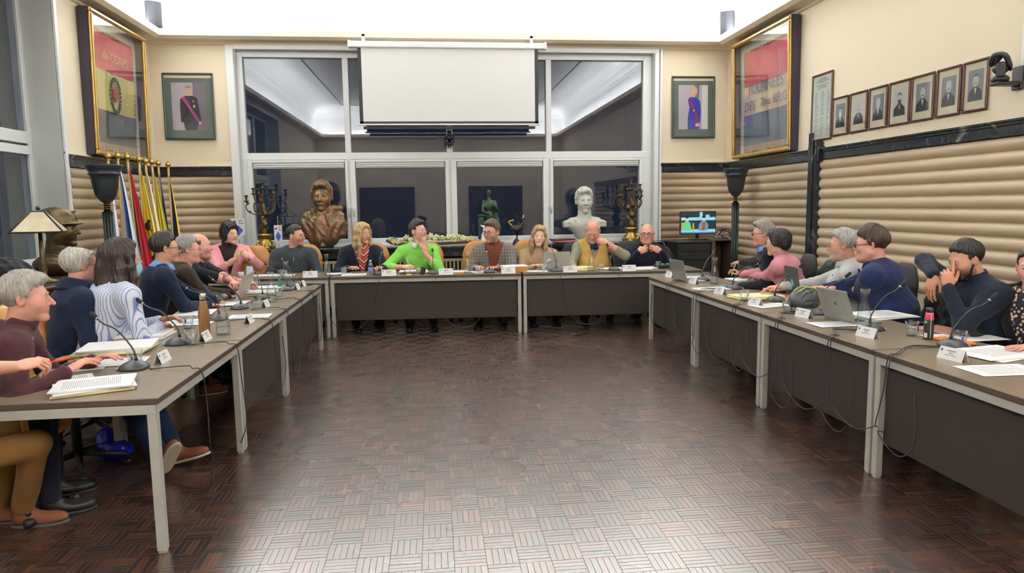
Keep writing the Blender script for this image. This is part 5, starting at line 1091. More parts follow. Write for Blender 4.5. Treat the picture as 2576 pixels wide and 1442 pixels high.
# table lamp with four-panel shade
lp = atd(98, 556, 5.62); t = empty('table_lamp', (lp[0], lp[1], 1.02), .35); tag(t, 'table lamp with a cream glass pyramid shade at the left', 'lamp')
m = MB(); m.lathe([(.10, 0), (.10, .015), (.05, .03), (.022, .06), (.03, .12), (.02, .2), (.014, .42)], 18); m.build('base', bronze_dk, t)
cream_g = M('cream_art_glass', S(206, 200, 160), .35, var=.25, vscale=9, col2=S(176, 156, 130)); rimz, topz, R0, R1 = .415, .575, .215, .05; dk = M('dark_lamp_metal', S(58, 46, 40), .4, metal=.4)
for k in range(4):
    a = PI/2*k; c = [((r*math.cos(a+q), r*math.sin(a+q), z)) for r, z in ((R0*1.18, rimz), (R1*1.4, topz)) for q in (-PI/4, PI/4)]
    m = MB(); m.add([c[0], c[1], c[3], c[2]], [(0, 1, 2, 3)], False); o_ = m.build('glass_panel', cream_g, t); so = o_.modifiers.new('t', 'SOLIDIFY'); so.thickness = .005
    m = MB(); m.tube([c[1], c[3]], .008, 6); m.tube([c[0], c[1]], .007, 6); m.build('came', dk, t)
m = MB(); m.bbox(-.05, .05, -.05, .05, topz-.01, topz+.01, .004); m.ball((0, 0, topz+.03), .018, 10, 6); m.build('finial', dk, t)
s = SDF(); cc = atd(72, 655, 5.25); s.ell((0, 0, .13), (.20, .26, .11), k=.05); s.ell((.02, -.02, .06), (.26, .33, .06), k=.06); s.cap((0, .1, .18), (0, -.1, .2), .05, .05, .05); s.fn(lambda P: .014*wob(P, 1.1, 4), 0, 'n'); s.fn(lambda P: -P[:, 2], .004, '&'); V, F = s.mesh(.012)
coat = link('folded_coat', mesh_from('folded_coat', V, F, fab('black_padded_nylon', (26, 28, 34), .2, .15)), None, (cc[0]-.12, 5.45, 1.02)); tag(coat, 'black padded coat heaped on the sideboard below the lamp', 'coat')
# ---- busts and ornaments on the sill shelf (top z 1.02)
SZ = 1.02
def bust(x, lab, mat, hz, k_, yaw, style):
    t = empty('portrait_bust', (x, 10.32, SZ)); tag(t, lab, 'bust', 'busts on the window sill'); hs = head_sdf(nose=1.1); V, F = hs.mesh(.006); R = rotm(yaw)*k_; link('head', mesh_from('head', V@R.T+np.array([0, 0, hz]), F, mat), t)
    hr = dict(kind='short', th=.010, top=.012, line=.055, amp=.004, freq=18); hr['quiff'] = .008; V, F = hair_sdf(hr).mesh(.006); link('hair', mesh_from('hair', V@R.T+np.array([0, 0, hz]), F, mat), t)
    s = SDF(); n = hz-.165*k_
    if style == 'cloak':
        s.ell((0, 0, n-.10), (.35, .14, .15), k=.06); s.ell((0, 0, n-.22), (.32, .13, .15), k=.06); s.ell((0, -.01, n-.32), (.20, .12, .13), k=.06); s.chain([(-.26, .0, n+.02), (-.10, .03, n+.09), (.10, .04, n+.10), (.26, .02, n+.03)], [.05, .06, .06, .05], .04); s.ell((.19, .03, n+.13), (.11, .06, .05), k=.03); s.cap((0, -.01, n-.05), (0, 0, n+.12), .12, .115, .04); s.chain([(-.05, -.13, n+.05), (-.09, -.15, n-.12), (-.05, -.13, n-.34)], [.014, .016, .012], .03); s.chain([(.06, -.13, n+.05), (.12, -.15, n-.12), (.07, -.13, n-.34)], [.014, .016, .012], .03); s.cap((-.2, -.11, n+.02), (.03, -.15, n-.25), .014, .014, .02)
        s.fn(lambda P: .0055*np.sin(np.abs(P[:, 0])*62-P[:, 2]*16+2*np.sin(P[:, 2]*9))*np.clip(np.abs(P[:, 0])*6, .2, 1)+.004*wob(P, 1.6), 0, 'n'); s.fn(lambda P: -(P[:, 1]+.15-.0*P[:, 2]), .01, '&')
    else:
        s.ell((0, 0, n-.10), (.27, .13, .13), k=.05); s.ell((0, 0, n-.22), (.16, .11, .11), k=.06); s.cap((-.20, 0, n-.04), (.20, 0, n-.04), .055, .055, .06); s.cap((0, -.01, n-.05), (0, 0, n+.10), .115, .10, .03)
        for sx in (-1, 1): s.ell((sx*.25, 0, n-.05), (.07, .085, .035), k=.015); s.fn(lambda P, sx=sx: np.maximum(np.abs(P[:, 0]-sx*.27)-.055, np.maximum(np.abs(P[:, 1])-.075, np.abs(P[:, 2]-n+.085)-.045)), .01, '+', ((sx*.27-.06, -.08, n-.14), (sx*.27+.06, .08, n-.03)))
        s.ell((0, -.10, n-.13), (.03, .02, .035), k=.01); s.cap((-.15, -.09, n-.02), (.10, -.11, n-.26), .016, .016, .02)
    V, F = s.mesh(.011); link('torso', mesh_from('torso', V, F, mat), t); lo = float(V[:, 2].min())
    m = MB(); zb = lo+.06; m.lathe([(.13, 0), (.13, .04), (.10, .06), (.075, zb*.6), (.085, zb)] if style != 'cloak' else [(.14, 0), (.14, .06), (.13, .07), (.13, zb+.04)], 24 if style != 'cloak' else 4); m.build('socle', mat, t)
patina = M('patinated_copper', S(150, 112, 78), .42, metal=.55, var=.5, vscale=6, col2=S(84, 78, 60), bump=.15, bscale=30)
plaster = M('white_marble_bust', S(190, 192, 180), .5, var=.08, vscale=10)
bust(-1.60, 'large copper-brown bust of a man in a draped cloak on the window sill', patina, .73, 1.75, 180, 'cloak')
bust(2.26, 'white marble bust with epaulettes on the window sill', plaster, .62, 1.55, 182, 'uniform')
def candelabra(x, n, lab, seed):
    t = empty('candelabra', (x, 10.30, SZ)); tag(t, lab, 'candelabra', 'bronze candelabras on the sill'); r = random.Random(seed)
    m = MB(); m.lathe([(.13, 0), (.13, .03), (.11, .05), (.12, .09), (.08, .12), (.085, .18), (.11, .19), (.11, .22)], 8)
    for k in range(8): a = 2*PI*k/8; m.ball((.115*math.cos(a), .115*math.sin(a), .05), (.025, .025, .045), 8, 5)
    m.build('gilt_base', brass, t)
    s = SDF(); s.cap((0, 0, .22), (0, 0, .62), .05, .03, .03)
    for k in range(7): a = k*2.1+seed; z = .26+k*.05; s.ell((.045*math.cos(a), .045*math.sin(a), z), (.035, .03, .045), k=.02)
    s.cap((.05, -.02, .30), (-.02, -.05, .42), .025, .018, .015); s.ell((-.01, -.04, .45), .026, k=.012); V, F = s.mesh(.008); link('figure_stem', mesh_from('figure_stem', V, F, bronze_dk), t)
    for k in range(n):
        a = 2*PI*k/n+.3; lv = k % 2; R = .24 if lv else .15; zt = (.72 if lv else .82) if k < n-1 else .9
        if k == n-1: R = .0
        ca, sa = math.cos(a)*R, math.sin(a)*R*.7; pts = smooth_path([(0, 0, .56), (ca*.4, sa*.4, .50), (ca*.9, sa*.9, .54), (ca*1.05, sa*1.05, .62), (ca*.85, sa*.85, .66), (ca, sa, zt-.05)], 5); m = MB(); m.tube(pts, .009, 6)
        for q in (.35, .7): c = Vector(pts[int(len(pts)*q)]); m.ball(tuple(c+Vector((0, 0, .012))), (.022, .012, .014), 6, 4)
        m.lathe([(.008, -.05), (.035, -.03), (.038, -.022), (.012, -.02), (.018, .0), (.014, .02), (.03, .045), (.03, .055)], 10, (ca, sa, zt)); m.build('arm', bronze_dk, t)
candelabra(-2.42, 7, 'bronze candelabra at the left end of the sill', 1); candelabra(2.98, 9, 'bronze many-armed candelabra at the right end of the sill', 5)
verd = M('green_bronze', S(66, 88, 68), .45, metal=.5, var=.5, vscale=12, col2=S(36, 54, 44))
t = empty('statuette', (.82, 10.34, SZ)); tag(t, 'green bronze statuette of a standing figure beside a pillar', 'statuette')
s = SDF(); s.cap((-.03, 0, .08), (-.02, 0, .40), .025, .045, .02); s.cap((.05, .02, .08), (.03, 0, .40), .025, .045, .02); s.ell((0, 0, .44), (.07, .05, .06), k=.03); s.ell((0, 0, .58), (.075, .05, .10), k=.03); s.cap((-.08, 0, .64), (-.10, -.03, .50), .024, .02, .02); s.cap((-.10, -.03, .50), (-.02, -.07, .46), .018, .016, .02); s.cap((.08, 0, .64), (.11, -.02, .52), .024, .02, .02); s.cap((.11, -.02, .52), (.07, -.06, .58), .018, .016, .02); s.cap((0, 0, .67), (0, 0, .72), .022, .022, .02); s.ell((0, -.005, .77), (.034, .04, .048), k=.02); s.chain([(.09, .03, .62), (.12, .03, .35), (.12, .03, .18)], [.03, .035, .05], .03); V, F = s.mesh(.007); link('figure', mesh_from('figure', V, F, verd), t)
m = MB(); m.lathe([(.14, 0), (.14, .05), (.12, .07), (.12, .085)], 20); m.bbox(-.17, -.08, -.04, .05, .08, .42, .01); m.bbox(-.185, -.065, -.055, .065, .42, .45, .006); m.build('base', verd, t)
# orchid branch, white figure, black crane, green figurine, magazines
t = empty('orchid_arrangement', (-.08, 10.24, SZ)); tag(t, 'driftwood arrangement of cream orchids and leaves on the sill', 'flowers')
m = MB(); m.tube(smooth_path([(-.62, 0, .10), (-.5, .0, .045), (-.25, -.02, .04), (0, 0, .035), (.3, .02, .04), (.6, 0, .05), (.68, 0, .03)], 5), .022, 8); m.build('driftwood', M('brown_driftwood', S(120, 80, 54), .8, var=.4, vscale=12), t)
r = random.Random(5); pet = M('cream_orchid_petal', S(222, 220, 160), .6, var=.1, vscale=20); leafm = M('orchid_leaf', S(86, 136, 78), .5, var=.3, vscale=9)
for k in range(34):
    x = -.56+1.18*(k/33)+r.uniform(-.02, .02); z = .07+r.uniform(0, .10)*(1.1-abs(x)); y = r.uniform(-.08, .03); a = r.uniform(0, 6); T = Matrix.Translation((x, y, z)) @ Matrix.Rotation(a, 4, 'Y') @ Matrix.Rotation(r.uniform(-.5, .5), 4, 'X')
    m = MB()
    for j in range(5): b = 2*PI*j/5; m.ball(tuple(T @ Vector((.024*math.cos(b), 0, .024*math.sin(b)))), (.021, .006, .015), 7, 4, (T @ Matrix.Rotation(-b, 4, 'Y')).to_3x3())
    m.ball(tuple(T @ Vector((0, -.008, 0))), .007, 6, 4); m.build('blossom', pet, t)
for k in range(18):
    x = r.uniform(-.5, .55); m = MB(); a = r.uniform(-1.2, 1.2); L = r.uniform(.07, .12); w = .022
    P_ = [(0, 0, 0), (w, L*.4, .012), (0, L, -.01), (-w, L*.4, .012), (0, L*.4, -.004)]; T = Matrix.Translation((x, r.uniform(-.06, .02), .08)) @ Matrix.Rotation(a, 4, 'Y') @ Matrix.Rotation(1.2, 4, 'X'); m.add([tuple(T @ Vector(p)) for p in P_], [(0, 1, 4), (1, 2, 4), (2, 3, 4), (3, 0, 4)], True); m.build('leaf', leafm, t)
t = empty('white_figurine', (.72, 10.2, SZ)); tag(t, 'white porcelain figurine half hidden behind the plaid-blazer man', 'figurine'); s = SDF(); s.cap((0, 0, 0), (0, 0, .15), .05, .03, .02); s.cap((0, 0, .15), (.03, 0, .26), .02, .03, .02); s.cap((.03, 0, .26), (-.04, 0, .29), .022, .008, .02); V, F = s.mesh(.007); link('body', mesh_from('body', V, F, white_m), t)
t = empty('crane_figurine', (1.22, 10.3, SZ)); tag(t, 'black and gold crane figurine left of the beige-sweater woman', 'figurine'); s = SDF(); s.cap((0, 0, 0), (0, 0, .03), .06, .05, .01); s.chain([(0, 0, .03), (.01, 0, .14), (0, 0, .2)], [.01, .01, .05], .02); s.ell((0, 0, .24), (.09, .05, .05), k=.03); s.chain([(.06, 0, .26), (.11, 0, .32), (.08, 0, .38), (.14, 0, .37)], [.03, .016, .014, .005], .01); V, F = s.mesh(.006); link('body', mesh_from('body', V, F, blk), t); m = MB(); m.tube(smooth_path([(-.05, -.03, .26), (-.12, -.03, .33), (-.04, -.02, .36)], 4), [.012]*9, 6); m.tube([(.1, 0, .36), (.11, 0, .43)], .012, 6); m.build('gold_feathers', brass, t)
t = empty('green_figurine', (3.12, 10.22, SZ)); tag(t, 'small green figurine right of the many-armed candelabra', 'figurine'); s = SDF(); s.cap((0, 0, 0), (0, 0, .08), .04, .02, .02); s.cap((0, 0, .08), (.02, 0, .22), .02, .016, .02); s.ell((.02, 0, .25), .026, k=.01); V, F = s.mesh(.006); link('body', mesh_from('body', V, F, M('jade_green', S(70, 130, 100), .4)), t)
for k, (c, lab) in enumerate(((S(60, 50, 60), 'dark magazine lowest in the pile right of the laptop woman'), (S(200, 120, 130), 'pink-covered magazine in the pile on the sill'), (S(90, 40, 44), 'dark red booklet on top of the pile on the sill'))):
    m = MB(); m.bbox(-.17, .17, -.11, .11, 0, .022, .003); o_ = m.build('magazine', M('magazine_%s' % ('grey', 'pink', 'red')[k], c, .4), None, (1.95-.02*k, 10.28, SZ+.0225*k), (0, 0, .1*k)); tag(o_, lab, 'magazine', 'magazines on the sill')
# pennants on thin stands
def pennant(px, py, Y, wd, h, lab):
    p = aty(px, py, Y); t = empty('pennant', (p[0], Y, SZ)); tag(t, lab, 'pennant', 'small white and blue pennants'); zt = p[2]-SZ
    m = MB(); m.lathe([(.035, 0), (.03, .012), (.005, .018)], 14); m.tube([(0, .01, 0), (0, .01, zt+.13)], .004, 6); m.tube([(-wd/2-.01, 0, zt), (wd/2+.01, 0, zt)], .004, 6); m.tube([(-wd/2, 0, zt), (0, .01, zt+.07), (wd/2, 0, zt)], .0015, 4); m.build('stand', brass, t)
    m = MB(); m.prism([(-wd/2, 0), (wd/2, 0), (wd/2, -h*.75), (0, -h), (-wd/2, -h*.75)], 0, .003, T=Matrix.Translation((0, -.006, zt)) @ Matrix.Rotation(PI/2, 4, 'X')); m.build('cloth', M('white_satin', S(222, 224, 226), .5), t)
    m = MB(); D = wd*.36; m.prism([(0, -h*.32), (D, -h*.58), (0, -h*.84), (-D, -h*.58)], .003, .0045, T=Matrix.Translation((0, -.006, zt)) @ Matrix.Rotation(PI/2, 4, 'X')); c_ = (-wd*.24, -h*.17)
    for k in range(7): a = k*.9; m.prism([(c_[0]+.008*math.cos(a+1.5), c_[1]+.008*math.sin(a+1.5)), (c_[0]+wd*.17*math.cos(a), c_[1]+wd*.17*math.sin(a)), (c_[0]+.008*math.cos(a-1.5), c_[1]+.008*math.sin(a-1.5))], .003, .0045, T=Matrix.Translation((0, -.006, zt)) @ Matrix.Rotation(PI/2, 4, 'X'))
    m.build('blue_lozenge_and_lion', M('pennant_blue', S(50, 90, 180), .5), t)
    m = MB()
    for k, l in enumerate((.30, .12, .38)): m.box(wd*.06, wd*(.06+l), -.012, -.0095, zt-h*(.10+.07*k)-.004, zt-h*(.10+.07*k)+.004)
    m.build('printed_lines', M('dark_print', S(70, 74, 80), .6), t)
pennant(598, 549, 10.15, .19, .30, 'larger pennant behind the woman in the pink blazer'); pennant(699, 567, 10.15, .11, .27, 'narrow pennant left of the copper bust')
# ---- right corner: equipment cabinet, monitor, cables
t = empty('equipment_cabinet', (3.92, 9.95, 0)); tag(t, 'black audio equipment cabinet in the far right corner under the monitor', 'cabinet')
m = MB(); m.bbox(-.44, .06, -.30, .28, .05, 1.02, .01); m.build('rack_body', blk, t); m = MB(); m.bbox(-.46, .08, -.32, .30, 1.02, 1.05, .006); m.build('rack_top', blk_p, t)
brn = M('brown_cabinet_laminate', S(84, 66, 54), .5); m = MB(); m.bbox(.08, .14, -.28, .2, .05, 1.04, .005); m.bbox(.38, .44, -.26, .2, .05, 1.04, .005); m.bbox(.08, .46, -.28, .22, 1.04, 1.06, .004); m.box(.12, .42, .1, .18, .05, 1.04); m.build('side_unit', brn, t)
for k in range(6): m = MB(); m.bbox(-.40, .02, -.315, -.28, .90-k*.13, .99-k*.13, .004); u = m.build('rack_unit', M('rack_unit_metal', (.03, .032, .036), .35, metal=.4), t); m = MB(); m.box(-.36, -.02, -.318, -.3145, .925-k*.13, .95-k*.13); m.build('display_strip', M('blue_grey_strip', S(90, 104, 116) if k in (1, 4) else S(40, 46, 52), .3), u)
t = empty('monitor', (3.865, 9.86, 1.06)); tag(t, 'monitor showing the meeting video on the equipment cabinet', 'monitor')
m = MB(); m.bbox(-.12, .12, -.08, .10, 0, .014, .006); m.tube([(0, .02, .01), (0, .03, .12)], .025, 8); m.build('stand', blk, t); m = MB(); m.bbox(-.275, .275, -.005, .035, .075, .415, .008); m.build('housing', blk, t)
def scrm(n, c, e=.9): return M('screen_'+n, (0, 0, 0), .3, emit=(*S(*c), e))
mats = [scrm('dark', (42, 58, 66)), scrm('cyan', (150, 225, 235)), scrm('green', (110, 215, 150)), scrm('skin', (230, 200, 190)), scrm('blue', (120, 150, 180)), scrm('rust', (170, 90, 60)), scrm('taskbar', (60, 120, 190)), scrm('hair', (40, 34, 34)), scrm('orange', (210, 160, 60))]
m = MB(); T = Matrix.Translation((0, -.0055, 0)) @ Matrix.Rotation(PI/2, 4, 'X')
def sp(pts, d, slot): m.cur = slot; m.add([tuple(T @ Vector((x, y, d))) for x, y in pts], [tuple(range(len(pts)))], False)
R4 = lambda a, b, c, d: [(a, c), (b, c), (b, d), (a, d)]
sp(R4(-.262, .262, .09, .40), 0, 0); sp(R4(-.262, .262, .28, .325), .0004, 1); sp(R4(.02, .065, .29, .40), .0005, 1); sp(R4(.11, .17, .30, .36), .0006, 1); sp(R4(-.262, .262, .10, .15), .0005, 1); sp(R4(-.262, .262, .09, .108), .0008, 6)
sp(R4(-.26, -.22, .13, .25), .0007, 8); sp(R4(-.09, -.06, .13, .24), .0007, 8); sp([(-.25, .13), (-.10, .13), (-.12, .24), (-.15, .27), (-.20, .27), (-.23, .22)], .001, 2); sp(oval(-.17, .30, .026, .036, 14), .0012, 3); sp(oval(-.172, .328, .028, .018, 12), .0014, 7)
sp([(.0, .13), (.15, .13), (.155, .22), (.11, .27), (.05, .27), (.01, .22)], .001, 4); sp([(.05, .13), (.10, .13), (.11, .25), (.07, .25)], .0012, 5); sp(oval(.085, .30, .026, .036, 14), .0012, 3); sp(oval(.085, .33, .028, .016, 12), .0014, 7)
for k in range(9): sp(oval(-.2+k*.045, .099, .006, .006, 8), .0012, 1 if k % 2 else 8)
m.build('display_picture', mats, t)
m = MB(); r = random.Random(9)
for k in range(7): m.tube(smooth_path([(r.uniform(-.15, .1), r.uniform(-.1, .1), 0.01), (r.uniform(-.1, .15), r.uniform(-.1, .1), r.uniform(.08, .2)), (r.uniform(0, .2), 0, r.uniform(.05, .15)), (.2+r.uniform(0, .05), r.uniform(-.1, 0), -.05), (.2, -.1, -.25)], 5), .005, 5)
tag(m.build('cable_bundle', blk_p, None, (4.20, 9.80, 1.065)), 'tangle of black cables beside the monitor', 'cables')
m = MB(); m.bbox(-.10, .10, -.05, .05, 0, .04, .01); tag(m.build('power_adapter', white_m, None, (4.26, 9.92, 1.065), (0, 0, .4)), 'white power adapter among the cables by the monitor', 'adapter')
m = MB(); m.bbox(XR-.9, XR-.002, 9.2, YB-.002, 0, .76, .01); tag(m.build('low_cream_cabinet', ledgepaint), 'low cream built-in cabinet under the floor lamp in the far right corner', 'cabinet') if False else None
# green puffer jacket and grey jacket on chairs
def jacket(x, y, a, mat, lab, w=.27, h=.34, z=.74):
    s = SDF(); s.ell((0, -.05, z), (w, .11, h), k=.05); s.cap((-w*.8, -.05, z+h*.6), (w*.8, -.05, z+h*.6), .09, .09, .06); s.cap((-w, .0, z+h*.4), (-w*1.02, .06, z-h*.6), .075, .06, .04); s.cap((w, .0, z+h*.4), (w*1.02, .06, z-h*.6), .075, .06, .04)
    s.fn(lambda P: .014*np.sin(P[:, 2]*60+2*np.sin(P[:, 0]*14))*.6+.008*wob(P, 1.3, 2), 0, 'n'); V, F = s.mesh(.012)
    o_ = link('jacket', mesh_from('jacket', V, F, mat), None, (x, y, 0), (0, 0, -math.radians(a))); tag(o_, lab, 'jacket')
jacket(3.70, 6.02, -82, fab('dark_green_puffer', (52, 66, 58), .3, .15), 'dark green puffer jacket hung over a chair behind the grey-shirt man')
jacket(3.72, 4.05, -88, fab('grey_jacket_wool', (120, 120, 116), .15, .2), 'grey jacket hung over the chair behind the nose-pinching man', .27, .32, .70)
jacket(3.70, 4.52, -80, fab('black_coat_wool', (20, 22, 26), .15, .2), 'black coat hung over a chair between the two navy-clad men', .26, .30, .72)
# ---------------------------------------------------------------- things on the tables
paper_w = M('white_paper', (.80, .80, .80), .8)
def _printed():
    m = M('printed_paper', (.80, .80, .80), .8); N, L, b = nodes_of(m); tc = N.new('ShaderNodeTexCoord'); sp = N.new('ShaderNodeSeparateXYZ'); L.new(tc.outputs['Object'], sp.inputs[0])
    def mth(op, a, b_=None, c=None):
        n = N.new('ShaderNodeMath'); n.operation = op
        for i, q in enumerate((a, b_, c)):
            if q is None: continue
            if isinstance(q, (int, float)): n.inputs[i].default_value = q
            else: L.new(q, n.inputs[i])
        return n.outputs[0]
    row = mth('MULTIPLY', sp.outputs['Y'], 1/.0085); fr = mth('FRACT', row); ink = mth('LESS_THAN', fr, .42)
    ns = N.new('ShaderNodeTexNoise'); ns.inputs['Scale'].default_value = 1; cb = N.new('ShaderNodeCombineXYZ'); L.new(mth('MULTIPLY', sp.outputs['X'], 260), cb.inputs[0]); L.new(mth('FLOOR', row), cb.inputs[1]); L.new(cb.outputs[0], ns.inputs['Vector'])
    wd = mth('GREATER_THAN', ns.outputs['Fac'], .43); gp_ = N.new('ShaderNodeTexNoise'); gp_.inputs['Scale'].default_value = 1; cb2 = N.new('ShaderNodeCombineXYZ'); L.new(mth('FLOOR', row), cb2.inputs[1]); L.new(mth('MULTIPLY', sp.outputs['X'], 3), cb2.inputs[0]); L.new(cb2.outputs[0], gp_.inputs['Vector'])
    ink = mth('MULTIPLY', mth('MULTIPLY', ink, wd), mth('GREATER_THAN', gp_.outputs['Fac'], .40))
    ink = mth('MULTIPLY', ink, mth('MULTIPLY', mth('LESS_THAN', mth('ABSOLUTE', sp.outputs['X']), .085), mth('LESS_THAN', mth('ABSOLUTE', sp.outputs['Y']), .122)))
    mx = N.new('ShaderNodeMix'); mx.data_type = 'RGBA'; mx.inputs['A'].default_value = (.80, .80, .80, 1); mx.inputs['B'].default_value = (.30, .31, .34, 1); L.new(ink, mx.inputs['Factor']); L.new(mx.outputs['Result'], b.inputs['Base Color']); return m
printed = _printed(); manila = M('manila_folder', S(226, 212, 160), .7, var=.06, vscale=6); orange_f = M('orange_folder', S(206, 146, 66), .6, var=.1, vscale=8)
tg = clear_glass('tumbler_glass', (.96, .98, .98), .05); water = clear_glass('water', (.93, .97, .98), .05); dkmic = M('anthracite_mic_base', S(62, 66, 70), .4); mesh_foam = M('black_foam', (.02, .02, .022), .95, bump=.3)
def onz(px, py): 
    p = atz(px, py, TZ); return p if p[1] < 7.9 else None
def far(px, off): x = atz(px, 690, BZ)[0]; x = aty(px, 688, by(0)+.3)[0]; return np.array([x, by(x)+off, BZ])
def P_(px, py, off=None):
    if off is not None: return far(px, off)
    q = atz(px, py, TZ)
    if q[0] < 0: q[1] = min(q[1], 7.80)
    else: q[1] = min(q[1], 7.74)
    return q
def tumbler(p, lab, lvl=.25):
    t = empty('drinking_glass', tuple(p)); tag(t, lab, 'glass', 'drinking glasses on the tables')
    m = MB(); m.lathe([(.029, 0), (.031, .004), (.041, .092), (.0395, .092), (.0285, .012), (.0, .010)], 24, cap1=False); m.build('glass_body', tg, t)
    if lvl: m = MB(); m.lathe([(.0282, .0125), (.0285+.011*lvl, .0125+.08*lvl)], 20); m.build('water', water, t)
    m = MB(); m.box(-.006, .006, -.0415, -.0385, .035, .062, Matrix.Rotation(.3*len(lab), 4, 'Z')); m.build('blue_mark', M('blue_glass_print', S(70, 80, 170), .4), t); return t
def carafe(p, lab, lvl=.45):
    t = empty('water_carafe', tuple(p)); tag(t, lab, 'carafe', 'water carafes on the tables')
    m = MB(); o = [(.044, 0), (.046, .006), (.0455, .03), (.043, .09), (.035, .14), (.025, .175), (.0215, .20), (.024, .23), (.031, .275)]; m.lathe(o+[(.0295, .275), (.0225, .23), (.020, .20), (.0235, .175), (.0335, .14), (.0415, .09), (.044, .03), (.043, .012), (0, .012)], 28, cap1=False); m.build('glass_body', tg, t)
    h = .012+.14*lvl; pr = [(.0425, .0125), (.0435, .03)]+[(.041, .09)]*(h > .09)+[(.0395 if h > .09 else .0425, h)]
    m = MB(); m.lathe(pr, 24); m.build('water', water, t); return t
def card(p, face, lab, sc=1.):
    """tent card; face = direction the printed side looks (deg clockwise from +Y)"""
    t = empty('name_card', tuple(p), -math.radians(face)); tag(t, lab, 'name card', 'folded white name cards')
    w, h, d = .20*sc*.5, .085*sc, .035*sc; m = MB()
    for sy in (1, -1):
        n = [(-w, sy*d, 0), (w, sy*d, 0), (w, 0, h), (-w, 0, h)]; m.add(n+[(x, y*.9, z-.001) for x, y, z in n], [(0, 1, 2, 3), (7, 6, 5, 4), (0, 4, 5, 1), (1, 5, 6, 2), (3, 7, 4, 0)], False)
    m.build('card', paper_w, t); m = MB(); T = lambda u, v: (u, d*(1-v/h)+.0012, v)
    def bar(a, b, c, e): m.add([T(a, c), T(b, c), T(b, e), T(a, e)], [(0, 1, 2, 3)], False)
    m2 = m; c0 = (w*.78, h*.72)
    for k in range(6): a = k*PI/3; m.add([T(c0[0]+.003*math.cos(a+1.6), c0[1]+.003*math.sin(a+1.6)), T(c0[0]+.011*math.cos(a), c0[1]+.011*math.sin(a)), T(c0[0]+.003*math.cos(a-1.6), c0[1]+.003*math.sin(a-1.6))], [(0, 1, 2)], False)
    m.build('blue_emblem', M('card_blue', S(60, 76, 130), .6), t); m = MB(); bar(-w*.35, w*.35, h*.68, h*.76); bar(-w*.18, w*.18, h*.50, h*.57); bar(-w*.45, w*.45, h*.34, h*.385); m.build('printed_name', M('card_ink', S(120, 124, 136), .7), t); return t
def mic(b, tip, face, lab, red=False):
    t = empty('desk_microphone', tuple(b), -math.radians(face)); tag(t, lab, 'microphone', 'gooseneck desk microphones'); Ri = np.array(Matrix.Rotation(math.radians(face), 3, 'Z')); tl = Ri@(np.array(tip)-b)
    m = MB(); m.lathe([(.070, 0), (.075, .006), (.072, .016), (.056, .030), (.032, .042), (.014, .048)], 24, sq=2.6); m.build('base', dkmic, t); m = MB(); m.bbox(-.045, .045, -.085, -.05, .002, .014, .005); m.bbox(-.02, .02, -.082, -.06, .012, .018, .003); m.build('button_plate', M('grey_mic_plate', S(150, 150, 148), .35), t)
    a = np.array([0, .012, .045]); v = tl-a; mid = a+v*.45+np.array([0, 0, .06]); pts = smooth_path([a, a+np.array([0, 0, .05])+v*.06, mid, a+v*.8+np.array([0, 0, .012]), tl], 5); m = MB(); m.tube(pts, .0048, 8); m.lathe([(.011, 0), (.007, .03)], 10, tuple(a-np.array([0, 0, .004]))); m.build('gooseneck', blk_p, t)
    d = np.array(pts[-1])-np.array(pts[-3]); d /= np.linalg.norm(d); m = MB(); m.tube([tuple(tl-d*.005), tuple(tl+d*.008), tuple(tl+d*.05), tuple(tl+d*.06)], [.008, .0125, .0125, .006], 12); m.build('foam_head', mesh_foam, t)
    m = MB(); m.tube([tuple(tl-d*.012), tuple(tl-d*.004)], [.0085, .0085], 12); m.build('light_ring', M('lit_red_ring', (.6, .05, .05), .4, emit=(1, .08, .05, 6)) if red else M('clear_light_ring', S(190, 186, 180), .3), t); return t
# ---- microphones
ML = [((338, 928), (243, 800), 'microphone nearest the camera on the left row'), ((448, 866), (357, 762), 'microphone before the striped-blouse woman'), ((548, 805), (468, 724), 'microphone half hidden behind the wood-look bottle'), ((603, 777), (534, 703), 'microphone beside the silver laptop, left row'), ((658, 752), (629, 657), 'microphone between silver and dark laptop, left row'), ((720, 731), (672, 668), 'microphone beside the far carafe of the left row'), ((757, 709), (709, 652), 'last microphone of the left row at its far end')]
for (b, tp, lab) in ML: q = P_(*b); tt = atx(tp[0], tp[1], q[0]-.26); mic(q, tt, -90+180, lab) if False else mic(q, tt, 90, lab)
for px, tp, lab, red in ((955, (960, 635), 'microphone before the blonde woman'  , False), (1090, (1088, 635), 'microphone before the green-sweater woman', False), (1229, (1224, 632), 'microphone with a red light before the plaid-blazer man', True), (1393, (1388, 624), 'microphone in front of the laptop woman', False), (1534, (1530, 622), 'microphone before the yellow-vest man', False), (1680, (1670, 613), 'microphone before the bald man in navy, far right corner', False)):
    q = P_(px, 0, .20); tt = aty(tp[0], tp[1], q[1]+.14); mic(q, tt, 180, lab, red)
MR = [((1768, 706), (1795, 634), 'first microphone of the right row behind a carafe'), ((1846, 727), (1908, 663), 'microphone before the pink-turtleneck woman'), ((1952, 757), (2010, 674), 'microphone in front of the dark laptop'), ((2052, 790), (2126, 698), 'microphone beside the bike helmet'), ((2192, 830), (2266, 719), 'microphone behind the carafe, before the empty stretch of table'), ((2396, 872), (2491, 753), 'microphone nearest the camera on the right row')]
for (b, tp, lab) in MR: q = P_(*b); mic(q, atx(tp[0], tp[1], q[0]+.24), -90, lab)
